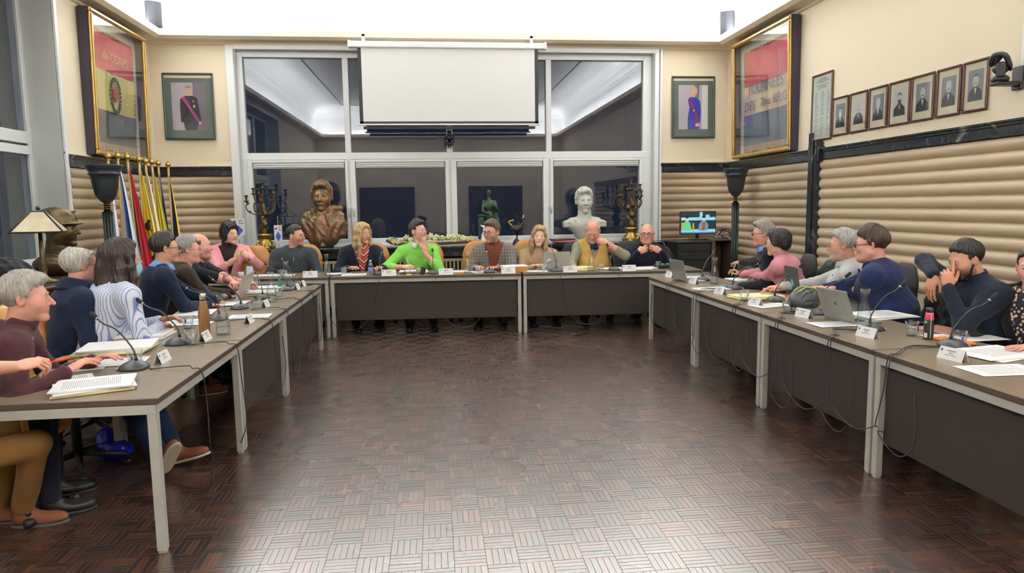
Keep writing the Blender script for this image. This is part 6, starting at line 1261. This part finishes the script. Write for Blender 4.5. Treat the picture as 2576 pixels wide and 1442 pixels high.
# ---- name cards
for (x, y), lab in (((409, 910), 'card beside the near stack of papers, left row'), ((516, 856), 'card in front of the wood-look bottle'), ((627, 811), 'card beside the loose sheet, left row'), ((668, 772), 'card beside a glass before the second carafe'), ((747, 728), 'card near the far end of the left row'), ((786, 705), 'last card at the far end of the left row')): card(P_(x, y), 90, 'name '+lab, .72)
for x, lab in ((786, 'charcoal-sweater man'), (981, 'blonde woman'), (1121, 'green-sweater woman'), (1273, 'plaid-blazer man, before the orange folders'), (1422, 'laptop woman'), (1563, 'yellow-vest man')): card(P_(x, 0, .07), 180, 'name card facing the room before the '+lab, .88)
for (x, y), lab in (((1676, 694), 'far end of the right row beside the silver laptop'), ((1745, 713), 'second card of the right row before the carafe'), ((1812, 739), 'right row between two loops of cable'), ((1900, 768), 'right row in front of a glass with a stick'), ((2022, 798), 'right row in front of the helmet'), ((2182, 848), 'right row below the clear carafe'), ((2396, 905), 'nearest the camera on the right row')): card(P_(x, y), -90-180+180 if False else -100, 'name card, '+lab, .75)
# ---- glasses and carafes
for (x, y), lab, l in (((341, 922), 'glass in front of the near left microphone', .0), ((481, 868), 'glass by the second left microphone', .1), ((474, 826), 'glass left of the wood-look bottle', .3), ((646, 776), 'glass beside the card in mid left row', .2), ((641, 724), 'glass between the two left-row laptops', .3), ((703, 747), 'glass right behind the second carafe', .4), ((624, 688), 'glass by the white cup of the pink-blazer woman', .3)):
    tumbler(P_(x, y) if y > 700 else P_(x, 0, .16), lab, l)
for x, o, lab, l in ((710, .18, 'glass before the charcoal-sweater man', .6), (864, .30, 'glass at the blonde woman\'s right hand', .5), (1027, .16, 'glass before the green-sweater woman', .2), (1201, .18, 'glass beside the speaker\'s carafe', .5), (1363, .14, 'glass left of the laptop woman\'s microphone', .5), (1501, .16, 'glass beside the yellow-vest man\'s carafe', .6), (1648, .32, 'glass standing before the bald man in navy', .4), (1676, .10, 'glass at the right end of the far row', .1)): tumbler(P_(x, 0, o), lab, l)
for (x, y), lab, l in (((1777, 706), 'glass left behind the right-row carafe', .4), ((1893, 722), 'glass before the pink-turtleneck woman\'s papers', .3), ((1872, 757), 'glass with a stirring stick on the manila folder', .15), ((1981, 785), 'glass in front of the bike helmet', .4), ((2293, 845), 'glass between carafe and black drink bottle', .35), ((2412, 872), 'glass behind the nearest right microphone', .1)): tumbler(P_(x, y), lab, l)
for (x, y), lab, l in (((562, 842), 'large carafe nearest the camera on the left row', .3), ((684, 760), 'second carafe of the left row', .7), ((730, 716), 'far carafe of the left row', .8)): carafe(P_(x, y), lab, l)
for x, o, lab in ((825, .16, 'carafe between charcoal-sweater man and blonde woman'), (1175, .12, 'carafe before the speaker in plaid'), (1476, .13, 'carafe before the yellow-vest man')): carafe(P_(x, 0, o), lab, .55)
for (x, y), lab in (((1797, 714), 'carafe at the far end of the right row'), ((2172, 832), 'carafe beside the grey laptop on the right row')): carafe(P_(x, y), lab, .45)
# ---- sheets, folders, binders
ZC = [0]
def zlift(): ZC[0] = (ZC[0]+5) % 13; return ZC[0]*.0003
def sheet(p, rot, lab, w=.21, h=.297, mat=None, curl=0., z=.0012, grp='loose sheets on the tables', name='paper_sheet', cat='paper'):
    z += zlift(); m = MB(); n = 8; vs = lambda u, v: ((u-.5)*w, (v-.5)*h, z+curl*max(0, abs(u-.5)*2-.3)**2+.004*curl*10*math.sin(v*4)*(curl != 0))
    m.grid(vs, n, 5); k = len(m.v); m.add([(x, y, z2-.0008) for x, y, z2 in m.v], [tuple(reversed(f)) for f in m.f], True); o = m.build(name, mat or printed, None, tuple(p), (0, 0, math.radians(rot))); tag(o, lab, cat, grp); return o
def stack(p, rot, n, lab, w=.21, h=.297, th=.012, mats=None, grp='paper stacks on the tables', name='paper_stack', cat='papers', seed=0):
    t = empty(name, tuple(p), math.radians(rot)); tag(t, lab, cat, grp); r = random.Random(seed+n); z = .0004+zlift()
    for k in range(n):
        m = MB(); a = Matrix.Rotation(r.uniform(-.1, .1), 4, 'Z') @ Matrix.Translation((r.uniform(-.012, .012), r.uniform(-.012, .012), 0)); m.bbox(-w/2, w/2, -h/2, h/2, z, z+th, .0015, a); q = (mats[k % len(mats)] if mats else (printed if k == n-1 else paper_w)); m.build('folder' if q in (manila, orange_f) else 'sheets', q, t); z += th+.0004
    return t
dz = lambda p, h: np.array([p[0], p[1], p[2]+h])
stack(P_(232, 978), -68, 3, 'manila folder with printed pages on top at the near left table corner', .26, .34, .009, [manila, paper_w, printed], seed=2)
sheet(P_(150, 962), -60, 'white sheet under the bare forearm at the near left', .21, .30, printed); sheet(P_(190, 926), -75, 'printed sheet before the maroon sweater', .21, .3); sheet(P_(300, 912), -80, 'sheet beside the near left microphone', .21, .28)
stack(P_(298, 882), -84, 3, 'open notebook lying on a manila folder, left row', .30, .40, .010, [manila, paper_w, paper_w], seed=5)
t = stack(P_(370, 848), -86, 2, 'ring binder with open arches before the striped-blouse woman', .27, .30, .014, [paper_w, printed], name='ring_binder', cat='binder', seed=1)
for k in (-.1, 0, .1): m = MB(); m.tube(smooth_path([(-.02, k, .026), (-.015, k, .055), (.015, k, .055), (.02, k, .026)], 4), .0018, 6); m.build('ring', steel, t)
sheet(P_(470, 812), -88, 'sheet under the clasped hands of the striped-blouse woman', .3, .4); stack(P_(490, 790), -85, 2, 'papers before the bearded man in navy', .3, .3, .006, seed=7); stack(P_(575, 766), -88, 2, 'papers left of the silver laptop', .3, .3, .006, seed=8)
sheet(P_(628, 797), -87, 'sheet beside the large near carafe', .21, .32); stack(P_(590, 742), -86, 2, 'curled pages before the brown-jacket man', .3, .32, .01, seed=9); stack(P_(655, 741), -84, 3, 'manila folder and papers between laptop and carafe', .24, .3, .01, [manila, paper_w, printed], seed=3)
stack(P_(690, 722), -88, 1, 'papers behind the far left carafe', .25, .3, .006, seed=4); sheet(P_(755, 701), -90, 'sheet at the far end of the left row', .21, .3); sheet(P_(640, 722), -85, 'sheet below the dark laptop, left row', .21, .3, paper_w)
for x, o, r_, lab in ((655, .35, 5, 'white papers before the pink-blazer woman'), (700, .30, -12, 'papers before the charcoal-sweater man'), (848, .38, 10, 'sheet under the blonde woman\'s hand'), (892, .22, 4, 'stack of papers before the blonde woman'), (1150, .36, 0, 'sheet right of the green-sweater woman\'s arm'), (1215, .30, 14, 'papers at the speaker\'s right hand'), (1342, .20, -8, 'papers left of the laptop woman'), (1535, .36, 4, 'white folded paper before the yellow-vest man'), (1600, .24, -8, 'sheets before the bald man in navy'), (1632, .38, 6, 'sheet at the elbow of the bald man in navy')):
    stack(P_(x, 0, o), 90+r_, 2, lab, .21, .30, .004, seed=int(x))
stack(P_(1040, 0, .34), 88, 4, 'thick file with dark red cover before the green-sweater woman', .21, .34, .008, [M('dark_red_card', S(120, 44, 40), .6), paper_w, paper_w, printed], seed=11)
stack(P_(1290, 0, .24), 92, 6, 'pile of orange folders with white pages before the plaid-blazer man', .22, .32, .013, [orange_f, orange_f, orange_f, orange_f, orange_f, paper_w], seed=12)
stack(P_(1458, 0, .24), 95, 2, 'pale yellow folder before the yellow-vest man', .20, .26, .022, [M('pale_yellow_card', S(226, 222, 170), .6)], seed=13)
sheet(P_(970, 0, .40), 80, 'sheet lifted in the blonde woman\'s left hand', .15, .2, paper_w, 0, .02)
stack(P_(1745, 700), -92, 2, 'papers before the black-sweater man', .25, .3, .004, seed=14); stack(P_(1880, 706), -86, 2, 'ring file before the pink-turtleneck woman', .28, .42, .008, seed=15)
stack(P_(1775, 733), -82, 2, 'manila folder with sheets left of the cards, right row', .22, .40, .004, [manila, paper_w], seed=16) if False else stack(P_(1790, 728), -80, 2, 'manila folder with sheets on the right row beyond the second card', .20, .34, .004, [manila, paper_w], seed=16)
stack(P_(1900, 750), -84, 2, 'bulging manila folder in front of the dark laptop', .26, .42, .012, [manila, manila], seed=17); stack(P_(1975, 730), -84, 3, 'papers on a dark red file beside the dark laptop', .26, .40, .007, [M('dark_red_card', S(120, 44, 40), .6), paper_w, printed], seed=18)
stack(P_(1935, 770), -80, 1, 'printed booklet between card and helmet', .18, .32, .004, seed=19); sheet(P_(2100, 817), -88, 'sheet lying before the grey laptop', .20, .32)
stack(P_(2215, 795), -84, 3, 'printed pages behind the clear carafe', .30, .40, .004, seed=20); sheet(P_(2425, 850), -88, 'sheet behind the nearest right glass', .25, .42)
stack(P_(2500, 890), -76, 2, 'curled printed pages with a blue pen at the right edge', .30, .40, .004, seed=21); sheet(P_(2520, 932), -92, 'printed sheet nearest the camera on the right row', .22, .36)
# ---- laptops: hinge from pixel a to b at table height, lid of height h leaning back, keyboard on side of dirn
def laptop(a, b, h, tilt, dirn, mat, lab, z=TZ, logo=None):
    a = np.array(a); b = np.array(b); c = (a+b)/2; wv = b-a; W = np.linalg.norm(wv[:2]); ang = math.atan2(wv[1], wv[0])
    t = empty('laptop', (c[0], c[1], z), ang); tag(t, lab, 'laptop', 'open laptops'); s = 1 if dirn > 0 else -1
    m = MB(); m.bbox(-W/2, W/2, min(0, s*.22), max(0, s*.22), .001, .016, .004); m.build('keyboard_base', mat, t); m = MB()
    for r_ in range(4):
        for k in range(11): y = s*(.04+r_*.022); m.box(-W*.42+k*W*.077, -W*.42+k*W*.077+W*.06, y-.008, y+.008, .0155, .018)
    m.build('keys', blk_p, t); T = Matrix.Translation((0, 0, .014)) @ Matrix.Rotation(-s*-tilt, 4, 'X') if False else Matrix.Translation((0, 0, .014)) @ Matrix.Rotation(s*tilt, 4, 'X')
    m = MB(); m.bbox(-W/2, W/2, -.004, .004, 0, h, .003, T); m.build('lid', mat, t); m = MB(); y = s*.0048; m.box(-W*.47, W*.47, min(y, y-s*.0006), max(y, y-s*.0006), .012, h-.008, T); m.build('display', M('laptop_display', (.01, .01, .012), .2, emit=(.5, .6, .7, .5)), t)
    return t, T, W, s
al = M('brushed_aluminium', S(176, 176, 170), .35, metal=.5, var=.06, vscale=10); dkal = M('dark_grey_laptop', S(72, 74, 72), .45); wal = M('pale_grey_laptop', S(178, 176, 164), .4, var=.08, vscale=8)
laptop(P_(592, 764), P_(624, 742), .24, .32, 1, wal, 'silver laptop seen edge-on in the left row'); laptop(P_(643, 720), P_(654, 708), .23, .32, 1, dkal, 'dark grey laptop seen edge-on in the left row')
pa, pb = P_(1364, 0, .30), P_(1430, 0, .33); t, T, W, s = laptop(pa, pb, .235, .22, 1, wal, 'pale aluminium laptop with a round sticker before the beige-sweater woman', BZ)
m = MB(); m.lathe([(.036, -.0045), (.036, -.0052)], 24, T=T @ Matrix.Translation((-W*.28, 0, .11)) @ Matrix.Rotation(-PI/2, 4, 'X') @ Matrix.Translation((0, 0, .0098)) if False else T @ Matrix.Translation((-W*.28, 0, .11)) @ Matrix.Rotation(PI/2, 4, 'X') @ Matrix.Translation((0, 0, .0095))); m.build('round_sticker', paper_w, t)
for k, (tx, cl) in enumerate((('YOUR', S(40, 40, 46)), ('LAURA', S(40, 40, 46)))):
    o_ = text_mesh('sticker_lettering', tx, .022, M('sticker_ink', cl, .5), t, (0, 0, 0), (0, 0, 0)); o_.matrix_local = T @ Matrix.Translation((-W*.28, -.0056, .12-k*.022)) @ Matrix.Rotation(PI/2, 4, 'X')
m = MB(); m.ball((0, 0, 0), (.009, .001, .011), 10, 6); o_ = m.build('logo', M('sticker_red', S(190, 60, 60), .5), t); o_.matrix_local = T @ Matrix.Translation((.0, -.0048, .115))
laptop(P_(1694, 704), P_(1730, 712), .23, .26, 1, al, 'silver laptop at the far end of the right row'); 
t, T, W, s = laptop(P_(1984, 744), P_(2016, 752), .27, .20, 1, dkal, 'dark laptop with an oval teal logo on the lid, right row')
m = MB(); m.ball((0, 0, 0), (.020, .0012, .034), 18, 8); o_ = m.build('teal_logo', M('teal_logo_print', S(120, 190, 190), .4), t); o_.matrix_local = T @ Matrix.Translation((0, -.0048, .12))
t, T, W, s = laptop(P_(2074, 800), P_(2152, 818), .235, .36, 1, M('worn_grey_laptop', S(150, 150, 142), .4, var=.2, vscale=9), 'open grey laptop with a worn lid, right row')
m = MB(); m.ball((0, 0, 0), (.016, .001, .016), 12, 6); o_ = m.build('logo', M('grey_logo_print', S(104, 102, 96), .5), t); o_.matrix_local = T @ Matrix.Translation((.01, -.0048, .13))
# ---- bottles, helmet, small things
wood_b = M('woodgrain_bottle', S(158, 112, 66), .5, var=.4, vscale=9, stretch=(6, 6, .5)); t = empty('insulated_bottle', tuple(P_(516, 842))); tag(t, 'wood-look insulated bottle with a steel cap on the left row', 'bottle')
m = MB(); m.lathe([(.034, 0), (.036, .004), (.036, .15), (.034, .175), (.024, .215), (.020, .235)], 26); m.build('body', wood_b, t); m = MB(); m.lathe([(.0195, .235), (.0195, .243)], 20); m.build('neck_ring', blk_p, t); m = MB(); m.lathe([(.0215, .243), (.0225, .246), (.0225, .275), (.019, .283), (.006, .284)], 24); m.build('cap', M('brushed_steel', S(200, 198, 190), .25, metal=.9), t)
t = empty('drink_bottle', tuple(P_(2335, 853))); tag(t, 'slim black drink bottle with pink neck on the right row', 'bottle'); m = MB(); m.lathe([(.026, 0), (.028, .004), (.028, .105), (.025, .125), (.022, .15)], 24); m.build('body', M('black_graphic_label', S(50, 52, 52), .35), t); m = MB(); m.lathe([(.0225, .118), (.0262, .12), (.0225, .15), (.021, .165)], 24); m.build('pink_shoulder', M('pink_plastic', S(214, 92, 118), .4), t); m = MB(); m.lathe([(.021, .165), (.0225, .167), (.0225, .19), (.02, .193)], 24); m.build('cap', blk_p, t)
m = MB(); m.box(-.0015, .0015, -.0290, -.0275, .01, .15, Matrix.Rotation(-.3, 4, 'Z')); m.box(-.012, .006, -.0292, -.0275, .012, .04, Matrix.Rotation(-1.1, 4, 'Z')); m.build('white_label_print', paper_w, t); m = MB(); m.box(-.010, .004, -.0292, -.0275, .10, .115, Matrix.Rotation(-1.2, 4, 'Z')); m.build('green_band', M('pale_green_band', S(120, 190, 130), .5), t)
t = empty('water_bottle', tuple(P_(935, 0, .14))); tag(t, 'small clear plastic water bottle with a blue label, by the blonde woman', 'bottle'); m = MB(); m.lathe([(.030, 0), (.032, .01), (.032, .12), (.026, .145), (.013, .165), (.013, .175)], 20); m.build('body', clear_glass('frosted_plastic', (.85, .9, .95), .15, .2), t); m = MB(); m.lathe([(.0328, .05), (.0328, .10)], 20, cap0=False, cap1=False); m.build('label', M('blue_white_label', S(150, 180, 226), .5, var=.5, vscale=30, col2=S(70, 100, 190)), t); m = MB(); m.lathe([(.014, .172), (.014, .19)], 14); m.build('cap', paper_w, t)
t = empty('green_bottle', tuple(P_(704, 722))); tag(t, 'small green bottle beside the far left carafe', 'bottle'); m = MB(); m.lathe([(.022, 0), (.022, .06), (.014, .08), (.014, .10)], 16); m.build('body', M('green_plastic', S(50, 130, 110), .4), t)
t = empty('cup', tuple(P_(606, 0, .18))); tag(t, 'white cup before the pink-blazer woman', 'cup'); m = MB(); m.lathe([(.026, 0), (.036, .07), (.034, .07), (.024, .006)], 20, cap1=False); m.build('body', white_m, t)
s = SDF(); s.ell((0, 0, .10), (.115, .165, .115), k=.02); s.fn(lambda P: -(P[:, 2]-.005), .01, '&'); s.ell((0, 0, .05), (.092, .138, .125), k=.01, op='-')
for k, x in enumerate((-.082, -.041, 0, .041, .082)):
    zs = lambda xx, yy: .10+.115*math.sqrt(max(.05, 1-(xx/.115)**2-(yy/.165)**2))
    for y in (-.095, 0, .09): s.cap((x, y-.03, zs(x, y-.03)), (x*1.08, y+.03, zs(x, y+.03)), .0150, .0150, .003, '-')
for sx in (-1, 1): s.cap((sx*.112, -.08, .10), (sx*.118, -.01, .10), .016, .016, .008, '-'); s.cap((sx*.116, .04, .10), (sx*.105, .09, .10), .014, .014, .008, '-')
V, F = s.mesh(.005); hp_ = P_(2018, 786); helm = link('bicycle_helmet', mesh_from('bicycle_helmet', V, F, M('charcoal_helmet_shell', S(74, 80, 80), .35)), None, (hp_[0]+.05, hp_[1]+.06, TZ), (0, 0, 1.9)); helm.scale = (.86, .86, .86); tag(helm, 'grey bicycle helmet with yellow-green stripes on the right row', 'helmet')
for sx in (-.035, .03): m = MB(); m.tube(smooth_path([(sx, -.13, .17), (sx, -.06, .214), (sx, .03, .220), (sx, .11, .185)], 5), .004, 6); m.build('yellow_stripe', M('yellow_green_stripe', S(200, 214, 90), .5), helm)
m = MB(); m.tube(smooth_path([(-.09, .05, .06), (-.06, .10, .01), (.0, .15, .008), (.06, .10, .01), (.09, .05, .06)], 5), .006, 6); m.build('chin_strap', blk, helm)
def pen(p, rot, col, lab, tiltz=0., L=.14):
    m = MB(); m.tube([(-L/2, 0, .005), (L/2-.015, 0, .005), (L/2, 0, .005)], [.0045, .0045, .0012], 8); m.tube([(-L/2+.01, .005, .006), (-L/2+.045, .006, .007)], .0012, 5); o = m.build('pen', M('pen_'+col[0], col[1], .35), None, tuple(p), (0, tiltz, math.radians(rot))); tag(o, lab, 'pen', 'pens'); return o
pen(dz(P_(2553, 880), .012), 35, ('violet', S(70, 60, 170)), 'violet-blue pen on the papers at the right edge'); pen(P_(245, 904), 8, ('black', (.03, .03, .035)), 'black and silver pen on the near left table'); pen(dz(P_(1868, 716), .02), 10, ('green', S(70, 190, 110)), 'green marker before the pink-turtleneck woman', L=.12)
pen(dz(P_(1822, 722), .01), 20, ('cyan', S(90, 170, 220)), 'light blue pen on the manila folder, right row'); pen(atz(138, 912, .905), 25, ('red', S(220, 60, 50)), 'red-tipped pen held in the hand at the near left', -.15, .12)
wr_ = aty(1026, 662, by(-.2)+.45); pen(wr_, 60, ('cream', S(220, 220, 190)), 'pale pen held by the green-sweater woman', 1.1); pen(atz(1846, 680, .86), 120, ('white', S(200, 200, 205)), 'pen held upright by the pink-turtleneck woman', 1.25)
m = MB(); m.bbox(-.11, .11, -.15, .15, 0, .008, .003); tag(m.build('tablet_case', M('rose_gold_case', S(196, 140, 112), .4), None, tuple(P_(2372, 832)), (0, 0, .15)), 'rose-gold closed laptop behind the black drink bottle', 'laptop')
m = MB(); m.bbox(-.05, .05, -.11, .11, 0, .018, .006); tag(m.build('orange_pouch', M('orange_leather', S(214, 124, 58), .5), None, tuple(P_(2400, 862)), (0, 0, .12)), 'orange pouch behind the nearest right microphone', 'pouch')
m = MB(); m.bbox(-.03, .03, -.02, .02, 0, .012, .002); tag(m.build('sticky_notes', M('yellow_note', S(220, 230, 90), .7), None, tuple(P_(1030, 0, .07))), 'yellow-green sticky notes at the table edge, far row', 'notes'); m = MB(); m.bbox(-.04, .04, -.022, .022, 0, .02, .003); tag(m.build('eraser_box', orange_f, None, tuple(P_(1157, 0, .12))), 'small orange box left of the speaker\'s carafe', 'box')
t = empty('black_bag', tuple(P_(1062, 0, .15))); tag(t, 'small black and grey gadget lying between card and notes, far row', 'gadget'); m = MB(); m.bbox(-.03, .03, -.03, .03, 0, .10, .012, Matrix.Rotation(.3, 4, 'Y')); m.build('body', blk_p, t); m = MB(); m.bbox(-.09, -.02, -.02, .02, 0, .05, .01, Matrix.Rotation(.5, 4, 'Y')); m.build('silver_side', al, t)
t = empty('audio_mixer', (3.02, by(3.02)+.38, BZ), .1); tag(t, 'black audio mixer with knobs at the right end of the far row', 'mixer'); m = MB(); m.bbox(-.16, .16, -.10, .10, 0, .05, .01); m.build('body', blk, t)
for k in range(8): m = MB(); m.lathe([(.008, .05), (.007, .065)], 10, (-.13+k*.037, -.04, 0)); m.build('knob', M('green_led', (0, .1, 0), .3, emit=(.1, .8, .2, .8)) if k % 2 else blk_p, t)
# ---- cables: from each microphone over the front edge and down
rc = random.Random(21)
def cable(pts, lab, r=.0035): m = MB(); m.tube(smooth_path(pts, 6), r, 6); tag(m.build('microphone_cable', M('dark_grey_cable', (.035, .035, .037), .45)), lab, 'cable', 'cables hanging down the table fronts')
def drop_side(px, py, side, y2, zlow, lab, back=True):
    q = P_(px, py); xe = XI_L+.012 if side < 0 else XI_R-.012; sg = 1 if side < 0 else -1; y = q[1]
    ye = y-.05 if side < 0 else y-.16
    pts = [(q[0]+sg*.05, y, TZ+.005), (q[0]+sg*.25, y-.03, TZ+.022), (xe-sg*.04, ye, TZ+.012), (xe+sg*.008, ye, TZ-.01), (xe+sg*.02, ye+.01, TZ-.2), (xe+sg*.03, ye+rc.uniform(-.03, .05), .35), (xe+sg*.02, ye+.06, zlow+.08), (xe+sg*.01, (ye+y2)/2, zlow), (xe-sg*.01, y2, zlow+.10), (xe-sg*.035, y2+.05, zlow+.35)]
    if side < 0 and y < 4.55: pts = pts[:-3]+[(xe+.01, ye+.03, zlow+.02), (xe-.1, ye+.2, .01), (xe-.3, ye+.3, .01)]
    cable(pts, lab)
for k, ((b, tp, lab)) in enumerate(ML): drop_side(b[0]+14, b[1]+4, -1, P_(*b)[1]+.35, .10+.04*(k % 3), 'cable from the '+lab.replace('microphone ', 'mic ', 1))
for k, ((b, tp, lab)) in enumerate(MR): drop_side(b[0]-8, b[1]+3, 1, P_(*b)[1]-.38, .12+.05*(k % 3), 'cable from the '+lab.replace('microphone ', 'mic ', 1)); drop_side(b[0]-14, b[1]+1, 1, P_(*b)[1]+.42, .20+.05*(k % 2), 'second cable beside the '+lab.replace('microphone ', 'mic ', 1))
for k, px in enumerate((955, 1090, 1229, 1393, 1534)):
    q = P_(px, 0, .15); ye = by(q[0]); sg = 1 if k % 2 else -1
    cable([(q[0], q[1], BZ+.006), (q[0]+.01, ye+.05, BZ+.01), (q[0]+.02, ye-.008, BZ-.008), (q[0]+.04*sg, ye-.02, .5), (q[0]+.10*sg, ye-.02, .30), (q[0]+.25*sg, ye-.02, .12), (q[0]+.48*sg, ye-.015, .13), (q[0]+.62*sg, ye+.0, .30)], 'thin cable looping below the far row, mic ' + ('of the blonde woman', 'of the green-sweater woman', 'with the red light', 'of the laptop woman', 'of the yellow-vest man')[k], .0028)
# ---- under the left tables: blue shoe bag and shoes on the floor
s = SDF(); s.ell((0, 0, .07), (.14, .09, .06), k=.04); s.ell((-.12, .05, .11), (.08, .06, .07), k=.04); s.fn(lambda P: .010*wob(P, 1.8, 3), 0, 'n'); s.fn(lambda P: -P[:, 2], .003, '&'); V, F = s.mesh(.009); q = atz(290, 1148, .02)
tag(link('plastic_bag', mesh_from('plastic_bag', V, F, M('glossy_blue_plastic', S(40, 56, 200), .25)), None, (q[0], q[1], 0), (0, 0, -.5)), 'crumpled blue plastic bag on the floor under the near left table', 'bag')
